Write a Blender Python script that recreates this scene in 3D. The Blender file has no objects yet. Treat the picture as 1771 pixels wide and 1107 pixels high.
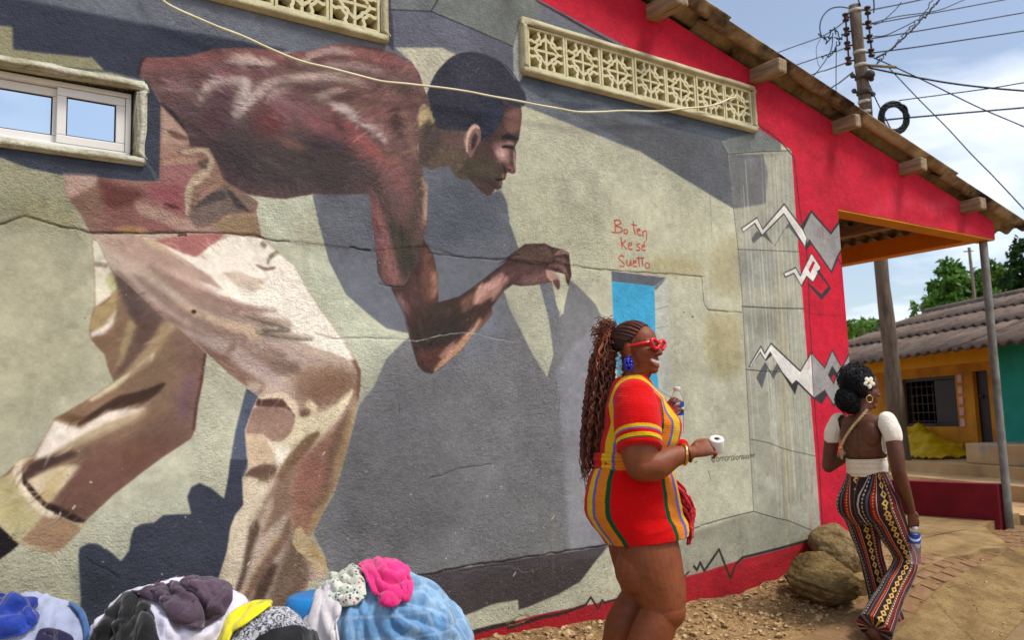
import bpy, bmesh, math, random
import numpy as np
from mathutils import Vector, Matrix, noise as mnoise
random.seed(7); np.random.seed(7)
SC = bpy.context.scene
COL = SC.collection
# ------------------------------------------------------------------ camera
PW, PH = 1771.0, 1107.0
YAW, PITCH, ROLL, FPX = math.radians(35.816), math.radians(6.622), math.radians(-1.716), 1525.0
CAM = np.array([0.0, -3.9, 1.4])
FWD = np.array([math.sin(YAW)*math.cos(PITCH), math.cos(YAW)*math.cos(PITCH), math.sin(PITCH)])
_r = np.array([math.cos(YAW), -math.sin(YAW), 0.0]); _u = np.cross(_r, FWD)
RGT = math.cos(ROLL)*_r + math.sin(ROLL)*_u
UPV = -math.sin(ROLL)*_r + math.cos(ROLL)*_u
cd = bpy.data.cameras.new('camera'); cam = bpy.data.objects.new('camera', cd); COL.objects.link(cam)
M = Matrix(((RGT[0], UPV[0], -FWD[0], CAM[0]), (RGT[1], UPV[1], -FWD[1], CAM[1]), (RGT[2], UPV[2], -FWD[2], CAM[2]), (0, 0, 0, 1)))
cam.matrix_world = M
cd.sensor_fit = 'HORIZONTAL'; cd.sensor_width = 36.0; cd.lens = 36.0*FPX/PW
cd.clip_start = 0.05; cd.clip_end = 2000
cd.dof.use_dof = True; cd.dof.focus_distance = 4.3; cd.dof.aperture_fstop = 4.5
SC.camera = cam
# ------------------------------------------------------------------ world and sun
SUN_EL, SUN_AZ = math.radians(58), math.radians(150)      # azimuth clockwise from +Y
wd = bpy.data.worlds.new('World'); SC.world = wd; wd.use_nodes = True
nt = wd.node_tree; nt.nodes.clear()
def wn(t): return nt.nodes.new(t)
out = wn('ShaderNodeOutputWorld'); bg = wn('ShaderNodeBackground'); sky = wn('ShaderNodeTexSky')
sky.sky_type = 'NISHITA'; sky.sun_disc = False; sky.sun_elevation = SUN_EL; sky.sun_rotation = SUN_AZ
sky.air_density = 1.0; sky.dust_density = 1.6; sky.ozone_density = 1.2
tc = wn('ShaderNodeTexCoord'); sep = wn('ShaderNodeSeparateXYZ'); nt.links.new(tc.outputs['Generated'], sep.inputs[0])
mz = wn('ShaderNodeMath'); mz.operation = 'ADD'; mz.inputs[1].default_value = 0.22; nt.links.new(sep.outputs['Z'], mz.inputs[0])
mzm = wn('ShaderNodeMath'); mzm.operation = 'MAXIMUM'; mzm.inputs[1].default_value = 0.05; nt.links.new(mz.outputs[0], mzm.inputs[0])
dv = []
for ax in 'XY':
    d = wn('ShaderNodeMath'); d.operation = 'DIVIDE'; nt.links.new(sep.outputs[ax], d.inputs[0]); nt.links.new(mzm.outputs[0], d.inputs[1]); dv.append(d)
cmb = wn('ShaderNodeCombineXYZ'); nt.links.new(dv[0].outputs[0], cmb.inputs[0]); nt.links.new(dv[1].outputs[0], cmb.inputs[1])
cmb.inputs[2].default_value = 3.1
cn = wn('ShaderNodeTexNoise'); cn.inputs['Scale'].default_value = 1.15; cn.inputs['Detail'].default_value = 9; cn.inputs['Roughness'].default_value = 0.56; cn.inputs['Distortion'].default_value = 0.25
nt.links.new(cmb.outputs[0], cn.inputs['Vector'])
cr = wn('ShaderNodeValToRGB'); cr.color_ramp.elements[0].position = 0.47; cr.color_ramp.elements[1].position = 0.74
cr.color_ramp.elements[0].color = (0.10, 0.10, 0.10, 1); cr.color_ramp.elements[1].color = (0.95, 0.95, 0.95, 1)
nt.links.new(cn.outputs['Fac'], cr.inputs[0])
mx = wn('ShaderNodeMix'); mx.data_type = 'RGBA'
nt.links.new(cr.outputs[0], mx.inputs['Factor']); nt.links.new(sky.outputs[0], mx.inputs['A']); mx.inputs['B'].default_value = (9.2, 9.3, 9.6, 1)
nt.links.new(mx.outputs['Result'], bg.inputs['Color']); bg.inputs['Strength'].default_value = 0.148
nt.links.new(bg.outputs[0], out.inputs['Surface'])
sd = bpy.data.lights.new('sun', 'SUN'); sun = bpy.data.objects.new('sun', sd); COL.objects.link(sun)
sd.energy = 2.7; sd.angle = math.radians(14); sd.color = (1.0, 0.95, 0.86)
sdir = Vector((math.sin(SUN_AZ)*math.cos(SUN_EL), math.cos(SUN_AZ)*math.cos(SUN_EL), math.sin(SUN_EL)))
sun.rotation_euler = sdir.to_track_quat('Z', 'Y').to_euler(); sun.location = (4, -6, 12)
SC.view_settings.view_transform = 'Standard'; SC.view_settings.look = 'None'
SC.view_settings.exposure = 0.14; SC.view_settings.gamma = 1.0; SC.view_settings.use_curve_mapping = False
# ------------------------------------------------------------------ helpers: survey of the photo (pixel -> place)
def ray(x, y): return FWD + (x-PW/2)/FPX*RGT - (y-PH/2)/FPX*UPV
def on_wall(x, y, Y=0.0):
    d = ray(x, y); return CAM + (Y-CAM[1])/d[1]*d
def on_z(x, y, z=0.0):
    d = ray(x, y); return CAM + (z-CAM[2])/d[2]*d
def at_depth(x, y, D): return CAM + D*ray(x, y)
# ------------------------------------------------------------------ helpers: colours and materials
def s2l(c):
    c = np.asarray(c, float)/255.0
    return np.where(c <= 0.04045, c/12.92, ((c+0.055)/1.055)**2.4)
def rgba(c): l = s2l(c); return (float(l[0]), float(l[1]), float(l[2]), 1.0)
class NT:
    """small node-building helper for one material"""
    def __init__(s, name):
        s.m = bpy.data.materials.new(name); s.m.use_nodes = True; s.t = s.m.node_tree; s.t.nodes.clear()
        s.out = s.n('ShaderNodeOutputMaterial'); s.b = s.n('ShaderNodeBsdfPrincipled'); s.l(s.b.outputs[0], s.out.inputs['Surface'])
        s._tc = None
    def n(s, k, **kw):
        x = s.t.nodes.new(k)
        for a, v in kw.items(): setattr(x, a, v)
        return x
    def l(s, a, b): s.t.links.new(a, b)
    def set(s, sock, v):
        if hasattr(v, 'is_output'): s.l(v, sock)
        else: sock.default_value = v
    def coord(s, k='Object'):
        if s._tc is None: s._tc = s.n('ShaderNodeTexCoord')
        return s._tc.outputs[k]
    def mapping(s, vec, scale=(1, 1, 1), loc=(0, 0, 0), rot=(0, 0, 0)):
        m = s.n('ShaderNodeMapping'); s.l(vec, m.inputs['Vector']); m.inputs['Scale'].default_value = scale; m.inputs['Location'].default_value = loc; m.inputs['Rotation'].default_value = rot
        return m.outputs[0]
    def noise(s, scale, detail=4, rough=0.55, vec=None, dist=0.0, out='Fac'):
        x = s.n('ShaderNodeTexNoise'); x.inputs['Scale'].default_value = scale; x.inputs['Detail'].default_value = detail; x.inputs['Roughness'].default_value = rough; x.inputs['Distortion'].default_value = dist
        s.l(vec if vec is not None else s.coord(), x.inputs['Vector']); return x.outputs[out]
    def voro(s, scale, vec=None, feature='F1', out='Distance', rnd=1.0):
        x = s.n('ShaderNodeTexVoronoi'); x.feature = feature; x.inputs['Scale'].default_value = scale; x.inputs['Randomness'].default_value = rnd
        s.l(vec if vec is not None else s.coord(), x.inputs['Vector']); return x.outputs[out]
    def math(s, op, a, b=None, c=None):
        x = s.n('ShaderNodeMath', operation=op); s.set(x.inputs[0], a)
        if b is not None: s.set(x.inputs[1], b)
        if c is not None: s.set(x.inputs[2], c)
        return x.outputs[0]
    def ramp(s, fac, stops, interp='LINEAR'):
        x = s.n('ShaderNodeValToRGB'); e = x.color_ramp; e.interpolation = interp
        while len(e.elements) < len(stops): e.elements.new(0.5)
        for el, (p, c) in zip(e.elements, stops):
            el.position = p; el.color = c if len(c) == 4 else (*c, 1)
        s.l(fac, x.inputs[0]); return x.outputs[0]
    def mix(s, fac, a, b, blend='MIX'):
        x = s.n('ShaderNodeMix'); x.data_type = 'RGBA'; x.blend_type = blend
        s.set(x.inputs['Factor'], fac); s.set(x.inputs['A'], a); s.set(x.inputs['B'], b); return x.outputs['Result']
    def bump(s, h, strength=0.3, dist=0.01, normal=None):
        x = s.n('ShaderNodeBump'); s.set(x.inputs['Strength'], strength); x.inputs['Distance'].default_value = dist
        s.l(h, x.inputs['Height'])
        if normal is not None: s.l(normal, x.inputs['Normal'])
        return x.outputs[0]
    def sep(s, vec):
        x = s.n('ShaderNodeSeparateXYZ'); s.l(vec, x.inputs[0]); return x.outputs
    def attr(s, name, out='Fac'):
        x = s.n('ShaderNodeAttribute'); x.attribute_name = name; return x.outputs[out]
    def done(s, col=None, rough=None, normal=None, metal=None, spec=None, **kw):
        b = s.b.inputs
        if col is not None: s.set(b['Base Color'], col)
        if rough is not None: s.set(b['Roughness'], rough)
        if normal is not None: s.l(normal, b['Normal'])
        if metal is not None: b['Metallic'].default_value = metal
        if spec is not None: b['Specular IOR Level'].default_value = spec
        for k, v in kw.items(): s.set(b[k.replace('_', ' ')], v)
        return s.m
def mottled(name, c1, c2, scale=6, rough=0.8, bump=0.2, bscale=60, bdist=0.01, spec=0.3, detail=6, c3=None, s3=1.5, metal=0.0):
    """two-tone weathered surface with a fine relief; c3 = larger stains"""
    t = NT(name)
    col = t.mix(t.ramp(t.noise(scale, detail, 0.62), [(0.32, (0, 0, 0)), (0.7, (1, 1, 1))]), rgba(c1), rgba(c2))
    if c3 is not None: col = t.mix(t.ramp(t.noise(s3, 5, 0.65), [(0.48, (0, 0, 0)), (0.68, (1, 1, 1))]), col, rgba(c3))
    nb = t.bump(t.noise(bscale, 5, 0.6), bump, bdist)
    return t.done(col, rough, nb, spec=spec, metal=metal)
# ------------------------------------------------------------------ helpers: objects
def link(name, me, mat=None, parent=None, smooth=False):
    o = bpy.data.objects.new(name, me); COL.objects.link(o)
    if mat is not None:
        for m_ in (mat if isinstance(mat, (list, tuple)) else [mat]): me.materials.append(m_)
    if smooth: me.polygons.foreach_set('use_smooth', np.ones(len(me.polygons), bool))
    if parent is not None: o.parent = parent
    return o
def mesh(vs, fs, name='mesh'):
    me = bpy.data.meshes.new(name); me.from_pydata([tuple(map(float, v)) for v in vs], [], fs); me.update(); return me
def from_bm(bm, name='mesh'):
    bmesh.ops.recalc_face_normals(bm, faces=bm.faces)
    me = bpy.data.meshes.new(name); bm.to_mesh(me); bm.free(); return me
def tag(o, label=None, cat=None, group=None, kind=None):
    if label: o['label'] = label
    if cat: o['category'] = cat
    if group: o['group'] = group
    if kind: o['kind'] = kind
    return o
def thing(name, label, cat, loc=(0, 0, 0), rz=0.0, group=None):
    o = bpy.data.objects.new(name, None); COL.objects.link(o); o.location = loc; o.rotation_euler = (0, 0, rz)
    o.empty_display_size = 0.1
    return tag(o, label, cat, group)
def box(bm, lo, hi, bevel=0.0, mtx=None):
    r = bmesh.ops.create_cube(bm, size=1.0); vs = r['verts']
    lo = Vector(lo); hi = Vector(hi)
    for v in vs: v.co = Vector(((v.co[i]+0.5)*(hi[i]-lo[i])+lo[i]) for i in range(3))
    if bevel > 0:
        es = list({e for v in vs for e in v.link_edges})
        rb = bmesh.ops.bevel(bm, geom=es, offset=bevel, segments=2, affect='EDGES', profile=0.5)
        vs = list({v for f in rb['faces'] for v in f.verts} | {v for v in vs if v.is_valid})
    if mtx is not None:
        for v in vs: v.co = mtx @ v.co
    return vs
def catmull(P, n=8, closed=False):
    P = np.asarray(P, float); N = len(P)
    if N < 3: 
        t = np.linspace(0, 1, n+1)[:, None]; return P[0]*(1-t)+P[-1]*t
    outp = []
    rng = range(N) if closed else range(N-1)
    for i in rng:
        if closed: p0, p1, p2, p3 = P[(i-1) % N], P[i], P[(i+1) % N], P[(i+2) % N]
        else: p0, p1, p2, p3 = P[max(i-1, 0)], P[i], P[i+1], P[min(i+2, N-1)]
        t = np.linspace(0, 1, n, endpoint=False)[:, None]
        outp.append(0.5*((2*p1)+(-p0+p2)*t+(2*p0-5*p1+4*p2-p3)*t*t+(-p0+3*p1-3*p2+p3)*t**3))
    if not closed: outp.append(P[-1][None])
    return np.concatenate(outp)
def frames(P):
    """parallel-transport frames along a polyline"""
    P = np.asarray(P, float); T = np.gradient(P, axis=0); T /= np.linalg.norm(T, axis=1)[:, None]+1e-12
    up = np.array([0, 0, 1.0]) if abs(T[0][2]) < 0.9 else np.array([1.0, 0, 0])
    n = np.cross(T[0], up); n /= np.linalg.norm(n); Ns = [n]
    for i in range(1, len(P)):
        n = Ns[-1]-T[i]*np.dot(Ns[-1], T[i]); n /= np.linalg.norm(n)+1e-12; Ns.append(n)
    Ns = np.array(Ns); return T, Ns, np.cross(T, Ns)
def tube_geo(P, R, seg=8, cap=True, voff=0):
    P = np.asarray(P, float); R = np.broadcast_to(np.asarray(R, float), (len(P),)); _, N, B = frames(P)
    a = np.linspace(0, 2*math.pi, seg, endpoint=False)
    V = (P[:, None]+R[:, None, None]*(np.cos(a)[None, :, None]*N[:, None]+np.sin(a)[None, :, None]*B[:, None])).reshape(-1, 3)
    F = []
    for i in range(len(P)-1):
        for j in range(seg):
            k = (j+1) % seg; F.append((voff+i*seg+j, voff+i*seg+k, voff+(i+1)*seg+k, voff+(i+1)*seg+j))
    if cap: F.append(tuple(voff+j for j in range(seg))[::-1]); F.append(tuple(voff+(len(P)-1)*seg+j for j in range(seg)))
    return V, F
class Geo:
    """collects tubes and other shapes into one mesh"""
    def __init__(s): s.V = []; s.F = []; s.n = 0
    def add(s, V, F):
        s.V.append(np.asarray(V, float)); s.F += [tuple(i+s.n for i in f) for f in F]; s.n += len(V)
    def tube(s, P, R, seg=8, cap=True):
        V, F = tube_geo(P, R, seg, cap); s.add(V, F)
    def box(s, lo, hi, mtx=None):
        x0, y0, z0 = lo; x1, y1, z1 = hi
        V = np.array([(x0, y0, z0), (x1, y0, z0), (x1, y1, z0), (x0, y1, z0), (x0, y0, z1), (x1, y0, z1), (x1, y1, z1), (x0, y1, z1)], float)
        if mtx is not None: V = np.array([tuple(mtx @ Vector(v)) for v in V])
        s.add(V, [(0, 3, 2, 1), (4, 5, 6, 7), (0, 1, 5, 4), (1, 2, 6, 5), (2, 3, 7, 6), (3, 0, 4, 7)])
    def ellipsoid(s, c, r, seg=20, rings=12, mtx=None):
        th = np.linspace(0, math.pi, rings+1)[1:-1]; ph = np.linspace(0, 2*math.pi, seg, endpoint=False)
        V = [(0, 0, 1.0)]+[(math.sin(t)*math.cos(p), math.sin(t)*math.sin(p), math.cos(t)) for t in th for p in ph]+[(0, 0, -1.0)]
        V = np.array(V)*np.asarray(r, float)
        if mtx is not None: V = V @ np.array(mtx.to_3x3()).T
        V = V+np.asarray(c, float)
        n = len(th); F = [(0, 1+j, 1+(j+1) % seg) for j in range(seg)]
        for i in range(n-1):
            for j in range(seg): k = (j+1) % seg; F.append((1+i*seg+j, 1+(i+1)*seg+j, 1+(i+1)*seg+k, 1+i*seg+k))
        L = len(V)-1; F += [(L, 1+(n-1)*seg+(j+1) % seg, 1+(n-1)*seg+j) for j in range(seg)]
        s.add(V, F)
    def loft(s, rings, closed=True, cap=True):
        """rings: list of (n,3) arrays"""
        n = len(rings[0]); V = np.concatenate(rings); F = []
        for i in range(len(rings)-1):
            for j in range(n if closed else n-1): k = (j+1) % n; F.append((i*n+j, i*n+k, (i+1)*n+k, (i+1)*n+j))
        if cap: F.append(tuple(range(n))[::-1]); F.append(tuple((len(rings)-1)*n+j for j in range(n)))
        s.add(V, F)
    def mesh(s, name='mesh'):
        V = np.concatenate(s.V); me = bpy.data.meshes.new(name); me.from_pydata(V.tolist(), [], s.F); me.update(); return me
    def obj(s, name, mat, parent=None, smooth=True): return link(name, s.mesh(name), mat, parent, smooth)
def fnoise(x, y, z=0.0, s=1.0): return mnoise.noise(Vector((x*s, y*s, z*s)))
# ------------------------------------------------------------------ ground
GP = np.array([(-8,-9,-.12),(0,-4,-.04),(3,-4,-.08),(7,-4,-.22),(12,-5,-.2),(-4,-.1,.3),(0.4,-.1,.31),(2.4,-.05,.31),(3.3,-.05,.28),(4.07,-.02,.26),(2.65,-1.1,.14),(1,-1.7,.1),
   (4.9,-.85,.1),(5.36,-.05,.40),(5.85,-.06,.42),(4.9,-.4,.2),(5.2,-.3,.29),(5.5,-.6,.275),(6.0,-.55,.29),(6.4,-.5,.29),(7,-.4,.285),(8.3,-.1,.30),(9,.2,.27),(10,.7,.27),(7.2,1.5,.3),(10,3,.31),(12,3,.30),(15,6,.3),(13,2,.3),(20,3,.25),(12,-1,.1),
   (8,-.9,.16),(6.5,-.95,.13),(5.5,-1.2,.1),(4,-1.4,.05),(2,-2.4,.02),(6,-2.2,-.1),(9,-2.4,-.08),(30,15,.3),(0,20,.3),(40,-20,-.1),(-30,-20,-.1),(-30,20,.2),(5,60,.3),(70,40,.3),(80,-60,0),(-80,-60,0)], float)
_d = np.linalg.norm(GP[:, None, :2]-GP[None, :, :2], axis=2)
_Wt = np.linalg.solve(np.block([[_d, np.ones((len(GP), 1))], [np.ones((1, len(GP))), np.zeros((1, 1))]]), np.append(GP[:, 2], 0))
def hgt(x, y):
    x = np.atleast_1d(np.asarray(x, float)); y = np.atleast_1d(np.asarray(y, float))
    r = np.sqrt((x[:, None]-GP[None, :, 0])**2+(y[:, None]-GP[None, :, 1])**2)
    return r @ _Wt[:-1]+_Wt[-1]
def h1(x, y): return float(hgt(x, y)[0])
SL = 0.19                                             # the pavement runs in the direction (1, SL)
def strip_y(x, off): return -1.80+SL*x+off            # off 0 = lower edge of the brick band
def earth_bump(x, y):
    """loose earth: lumps on the bank at the wall, flat under paving"""
    off = y-strip_y(x, 0.45)
    k = min(1, max(0, off/0.25)) if x > 3.0 else 1.0
    return k*(0.035*fnoise(x, y, 1, 3.0)+0.022*fnoise(x, y, 2, 8)+0.012*fnoise(x, y, 5, 22))
def grid_lines(a, b, step, far):
    L = list(np.arange(a, b, step)); x = a; s = step
    while x > -far: s *= 1.5; x -= s; L.insert(0, x)
    x = L[-1]; s = step
    while x < far: s *= 1.5; x += s; L.append(x)
    return np.array(L)
gx, gy = grid_lines(0.0, 10.5, 0.045, 700), grid_lines(-2.6, 1.6, 0.035, 700)
GX, GY = np.meshgrid(gx, gy); gz = np.concatenate([hgt(GX[i], GY[i]) for i in range(len(gy))])
rr = np.sqrt(GX.ravel()**2+GY.ravel()**2); gz = np.where(rr > 70, gz*np.clip((140-rr)/70, 0, 1)+0.1*(1-np.clip((140-rr)/70, 0, 1)), gz)
gz = np.array([z+(earth_bump(x, y) if (-0.5 < x < 10.6 and -2.7 < y < 1.7) else 0.0) for x, y, z in zip(GX.ravel(), GY.ravel(), gz)])
nx = len(gx); gv = np.stack([GX.ravel(), GY.ravel(), gz], 1)
gf = [(j*nx+i, j*nx+i+1, (j+1)*nx+i+1, (j+1)*nx+i) for j in range(len(gy)-1) for i in range(nx-1)]
t = NT('earth')
c = t.mix(t.ramp(t.noise(2.2, 7, .65), [(.35, (0, 0, 0)), (.68, (1, 1, 1))]), rgba((118, 88, 56)), rgba((172, 138, 94)))
c = t.mix(t.ramp(t.noise(38, 4, .7), [(.50, (0, 0, 0)), (.72, (1, 1, 1))]), c, rgba((196, 168, 124)))
c = t.mix(t.ramp(t.noise(21, 5, .7, vec=t.mapping(t.coord(), loc=(4, 7, 2))), [(.52, (0, 0, 0)), (.68, (1, 1, 1))]), c, rgba((80, 56, 34)))
M_EARTH = t.done(c, .95, t.bump(t.noise(70, 6, .7), .7, .02, t.bump(t.voro(26), .5, .03)), spec=.15)
ground = tag(link('ground', mesh(gv, gf), M_EARTH, smooth=True), kind='structure')
# gravel and clods on the bank: nobody could count them
def ico():
    bm = bmesh.new(); bmesh.ops.create_icosphere(bm, subdivisions=1, radius=1); V = np.array([v.co[:] for v in bm.verts]); F = [[v.index for v in f.verts] for f in bm.faces]; bm.free(); return V, F
IV, IF = ico()
rs = np.random.RandomState(3); g = Geo()
for i in range(5200):
    x = rs.uniform(2.3, 6.9); y = rs.uniform(-1.5, -0.02) if x < 5.9 else rs.uniform(-1, -.3)
    if y < strip_y(x, 0.36)+rs.exponential(.03) and rs.rand() < .97: continue
    s = min(.034, .0035+rs.exponential(.0065)); v = IV*(1+.35*rs.randn(len(IV), 1))*np.array([1, rs.uniform(.6, 1), rs.uniform(.4, .8)])*s
    a = rs.uniform(0, 6.28); v = v @ np.array([[math.cos(a), math.sin(a), 0], [-math.sin(a), math.cos(a), 0], [0, 0, 1]])
    g.add(v+np.array([x, y, h1(x, y)+earth_bump(x, y)+s*.25]), IF)
t = NT('gravel'); c = t.ramp(t.noise(26, 2, .5), [(.3, rgba((108, 78, 48))), (.5, rgba((168, 134, 92))), (.68, rgba((206, 182, 142))), (.8, rgba((120, 92, 66)))])
M_GRAVEL = t.done(c, .9, t.bump(t.noise(120, 3), .3, .005))
tag(g.obj('gravel', M_GRAVEL, None, False), kind='stuff')
g = Geo()
for i in range(520):          # grit, chips and leaves blown over the paving
    x = rs.uniform(3.2, 10); y = strip_y(x, rs.uniform(-.5, .5)); s = min(.016, .003+rs.exponential(.0035)); v = IV*(1+.35*rs.randn(len(IV), 1))*np.array([1, rs.uniform(.5, 1), rs.uniform(.25, .6)])*s
    a = rs.uniform(0, 6.28); v = v @ np.array([[math.cos(a), math.sin(a), 0], [-math.sin(a), math.cos(a), 0], [0, 0, 1]]); g.add(v+np.array([x, y, h1(x, y)+.038 if y < strip_y(x, -.012) else h1(x, y)+.020]), IF)
grit = tag(g.obj('grit', M_GRAVEL, None, False), kind='stuff')
# concrete walk, brick band and kerb
t = NT('walk_concrete_cracked')
c = t.mix(t.ramp(t.noise(7, 7, .66), [(.32, (0, 0, 0)), (.7, (1, 1, 1))]), rgba((124, 100, 64)), rgba((160, 134, 90)))
c = t.mix(t.ramp(t.noise(2.4, 6, .7), [(.46, (0, 0, 0)), (.66, (1, 1, 1))]), c, rgba((108, 84, 52)))
c = t.mix(t.ramp(t.noise(60, 4, .7), [(.54, (0, 0, 0)), (.70, (1, 1, 1))]), c, rgba((90, 68, 40)))
e_ = t.voro(.7, vec=t.mapping(t.coord(), scale=(1, 1.6, 0)), feature='DISTANCE_TO_EDGE'); e_ = t.math('ADD', e_, t.math('MULTIPLY', t.math('SUBTRACT', t.noise(9, 5, .7), .5), .05)); ck = t.ramp(e_, [(.0, (1, 1, 1)), (.010, (0, 0, 0))])
c = t.mix(t.math('MULTIPLY', ck, .32), c, rgba((74, 54, 32)))
M_WALK = t.done(c, .92, t.bump(t.noise(70, 5, .7), .6, .014, t.bump(t.math('SUBTRACT', 1.0, ck), .3, .015)), spec=.15)
M_WALK_OLD = mottled('walk_concrete', (130, 106, 68), (156, 130, 86), 9, .92, .5, 60, .012, c3=(104, 80, 48), s3=2.6)
M_PAVER = mottled('brick_paver', (122, 88, 62), (146, 114, 80), 9, .9, .35, 80, .01, c3=(142, 114, 76), s3=1.6)
M_JOINT = mottled('sandy_joint', (114, 86, 56), (142, 112, 76), 12, .95, .4, 120)
def strip(name, o0, o1, x0, x1, lift, mat, n=60, thick=0.12, m=4):
    bm = bmesh.new(); rows = []
    for k in range(m+1):
        o = o0+(o1-o0)*k/m
        rows.append([bm.verts.new((x, strip_y(x, o), h1(x, strip_y(x, o))+lift+.006*fnoise(x, o, 3, 2.5))) for x in np.linspace(x0, x1, n)])
    for k in range(m):
        for i in range(n-1): bm.faces.new((rows[k][i], rows[k][i+1], rows[k+1][i+1], rows[k+1][i]))
    ext = bmesh.ops.extrude_face_region(bm, geom=bm.faces[:]); bmesh.ops.translate(bm, verts=[v for v in ext['geom'] if isinstance(v, bmesh.types.BMVert)], vec=(0, 0, -thick))
    return tag(link(name, from_bm(bm), mat), kind='structure')
walk = strip('pavement', -0.50, -0.012, -2, 24, .035, M_WALK, 160)
band = strip('brick_path', 0.0, 0.31, -2, 24, .014, M_JOINT, 160)
kerb = strip('kerb', -0.62, -0.51, -2, 24, .045, mottled('kerb_concrete', (112, 88, 58), (140, 116, 80), 6, .9, .4, 60), 120, .30, 1)
road = strip('road', -5.2, -0.64, -6, 30, -.11, mottled('dusty_road', (116, 92, 60), (146, 120, 82), 3, .95, .4, 50), 120, .1, 3)
# single pavers where the photograph lets them be told apart
PW_, PD_ = 0.195, 0.098
bm = bmesh.new(); box(bm, (-PW_/2+.004, -PD_/2+.004, -.03), (PW_/2-.004, PD_/2-.004, .008), .004); PAVER = from_bm(bm); PAVER.materials.append(M_PAVER)
k = 0
for r in range(3):
    x = 2.9+.1*(r % 2)
    while x < 9.3:
        y = strip_y(x, .054+.101*r)
        o = bpy.data.objects.new('paver', PAVER); COL.objects.link(o); o.parent = band
        o.location = (x, y, h1(x, y)+.0085+random.uniform(-.003, .003)); o.rotation_euler = (math.atan((h1(x, y+.05)-h1(x, y-.05))/.1)+random.uniform(-.012, .012), -math.atan((h1(x+.05, y)-h1(x-.05, y))/.1)+random.uniform(-.012, .012), math.atan(SL)+random.uniform(-.015, .015))
        x += PW_*math.cos(math.atan(SL))+.004
# porch floor: concrete slab with a broken front edge
edge = [(1764, 898), (1748, 902), (1734, 908), (1716, 913), (1700, 921), (1716, 930), (1737, 938), (1745, 945), (1728, 948), (1711, 949), (1694, 950), (1686, 956), (1676, 961), (1646, 963), (1632, 967), (1624, 970), (1610, 977), (1596, 983), (1584, 990), (1566, 997), (1548, 1003), (1530, 1004)]
EP = np.array([on_z(x, y, .335)[:2] for x, y in edge])
poly = [tuple(p) for p in EP[::-1]] + [(8.46, .6), (8.46, 3.2), (5.95, 3.2), (5.95, .0), (5.80, -.02), (5.45, -.10), (5.1, -.42)]
def slab_z(x, y): return .335+.055*min(1, max(0, (y+.35)/.35))
bm = bmesh.new(); top = [bm.verts.new((x, y, slab_z(x, y)+.004*fnoise(x, y, 0, 4))) for x, y in poly]; f = bm.faces.new(top)
r = bmesh.ops.triangulate(bm, faces=[f]); bmesh.ops.subdivide_edges(bm, edges=bm.edges[:], cuts=2)
for v in bm.verts: v.co.z = slab_z(v.co.x, v.co.y)+.010*fnoise(v.co.x, v.co.y, 0, 3)
ext = bmesh.ops.extrude_face_region(bm, geom=bm.faces[:])
for v in [v for v in ext['geom'] if isinstance(v, bmesh.types.BMVert)]:
    v.co.z -= .26
M_SLAB = mottled('porch_concrete', (136, 108, 70), (164, 138, 92), 7, .9, .5, 50, .014, c3=(112, 84, 50), s3=2.6)
porch_floor = tag(link('porch_floor', from_bm(bm), M_SLAB), kind='structure')
# ------------------------------------------------------------------ house shell
RZ0, RSL = 4.972, -0.221
def roof_z(x): return RZ0+RSL*x
CRIM = (180, 12, 40)
t = NT('crimson_paint'); c = t.mix(t.ramp(t.noise(3, 6, .65), [(.3, (0, 0, 0)), (.75, (1, 1, 1))]), rgba((170, 10, 36)), rgba((196, 22, 50)))
M_CRIM = t.done(c, .7, t.bump(t.noise(45, 5, .65), .35, .012, t.bump(t.noise(9, 3), .25, .03)), spec=.3)
M_YEL = mottled('ochre_paint', (206, 130, 12), (222, 150, 24), 5, .7, .25, 50)
M_CREAM = mottled('cream_concrete', (170, 162, 128), (200, 194, 160), 7, .9, .55, 55, .012, c3=(150, 138, 100), s3=3)
M_SHEET = None
house = thing('painted_house', 'long low house with a mural of a stooping man on its crimson gabled wall', 'house', (0, 0, 0))
WIN = (0.235, 0.855, 2.575, 2.875)        # x0, x1, z0, z1 of the window hole
GR2 = (2.972, 4.955, 3.432, 3.692)        # right air-brick opening (inside of its rim)
GR1 = (0.05, 2.025, 3.405, 3.665)          # left one
PORX, PORZ, TIPX = 5.93, 2.955, 8.37
def wall_sheet():
    xs = sorted(set(list(np.round(np.arange(-2.5, TIPX, .12), 4))+[WIN[0], WIN[1], GR1[0], GR1[1], GR2[0], GR2[1], PORX, TIPX]))
    zs = sorted(set(list(np.round(np.arange(-.15, 5.6, .12), 4))+[WIN[2], WIN[3], GR1[2], GR1[3], GR2[2], GR2[3], PORZ]))
    bm = bmesh.new(); vv = {}
    def V(i, j):
        if (i, j) not in vv: vv[(i, j)] = bm.verts.new((xs[i], 0, zs[j]))
        return vv[(i, j)]
    for i in range(len(xs)-1):
        for j in range(len(zs)-1):
            cx, cz = (xs[i]+xs[i+1])/2, (zs[j]+zs[j+1])/2
            if cx > PORX and cz < PORZ: continue
            if any(a < cx < b and c0 < cz < d for a, b, c0, d in (WIN, GR1, GR2)): continue
            bm.faces.new((V(i, j), V(i+1, j), V(i+1, j+1), V(i, j+1)))
    n = Vector((-RSL, 0, 1)).normalized()
    bmesh.ops.bisect_plane(bm, geom=bm.verts[:]+bm.edges[:]+bm.faces[:], plane_co=(0, 0, RZ0-.004), plane_no=n, clear_outer=True)
    for v in bm.verts:           # hand-laid plaster is never flat
        v.co.y += .006*fnoise(v.co.x, v.co.z, 0, 1.3)
    return from_bm(bm)
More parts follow.
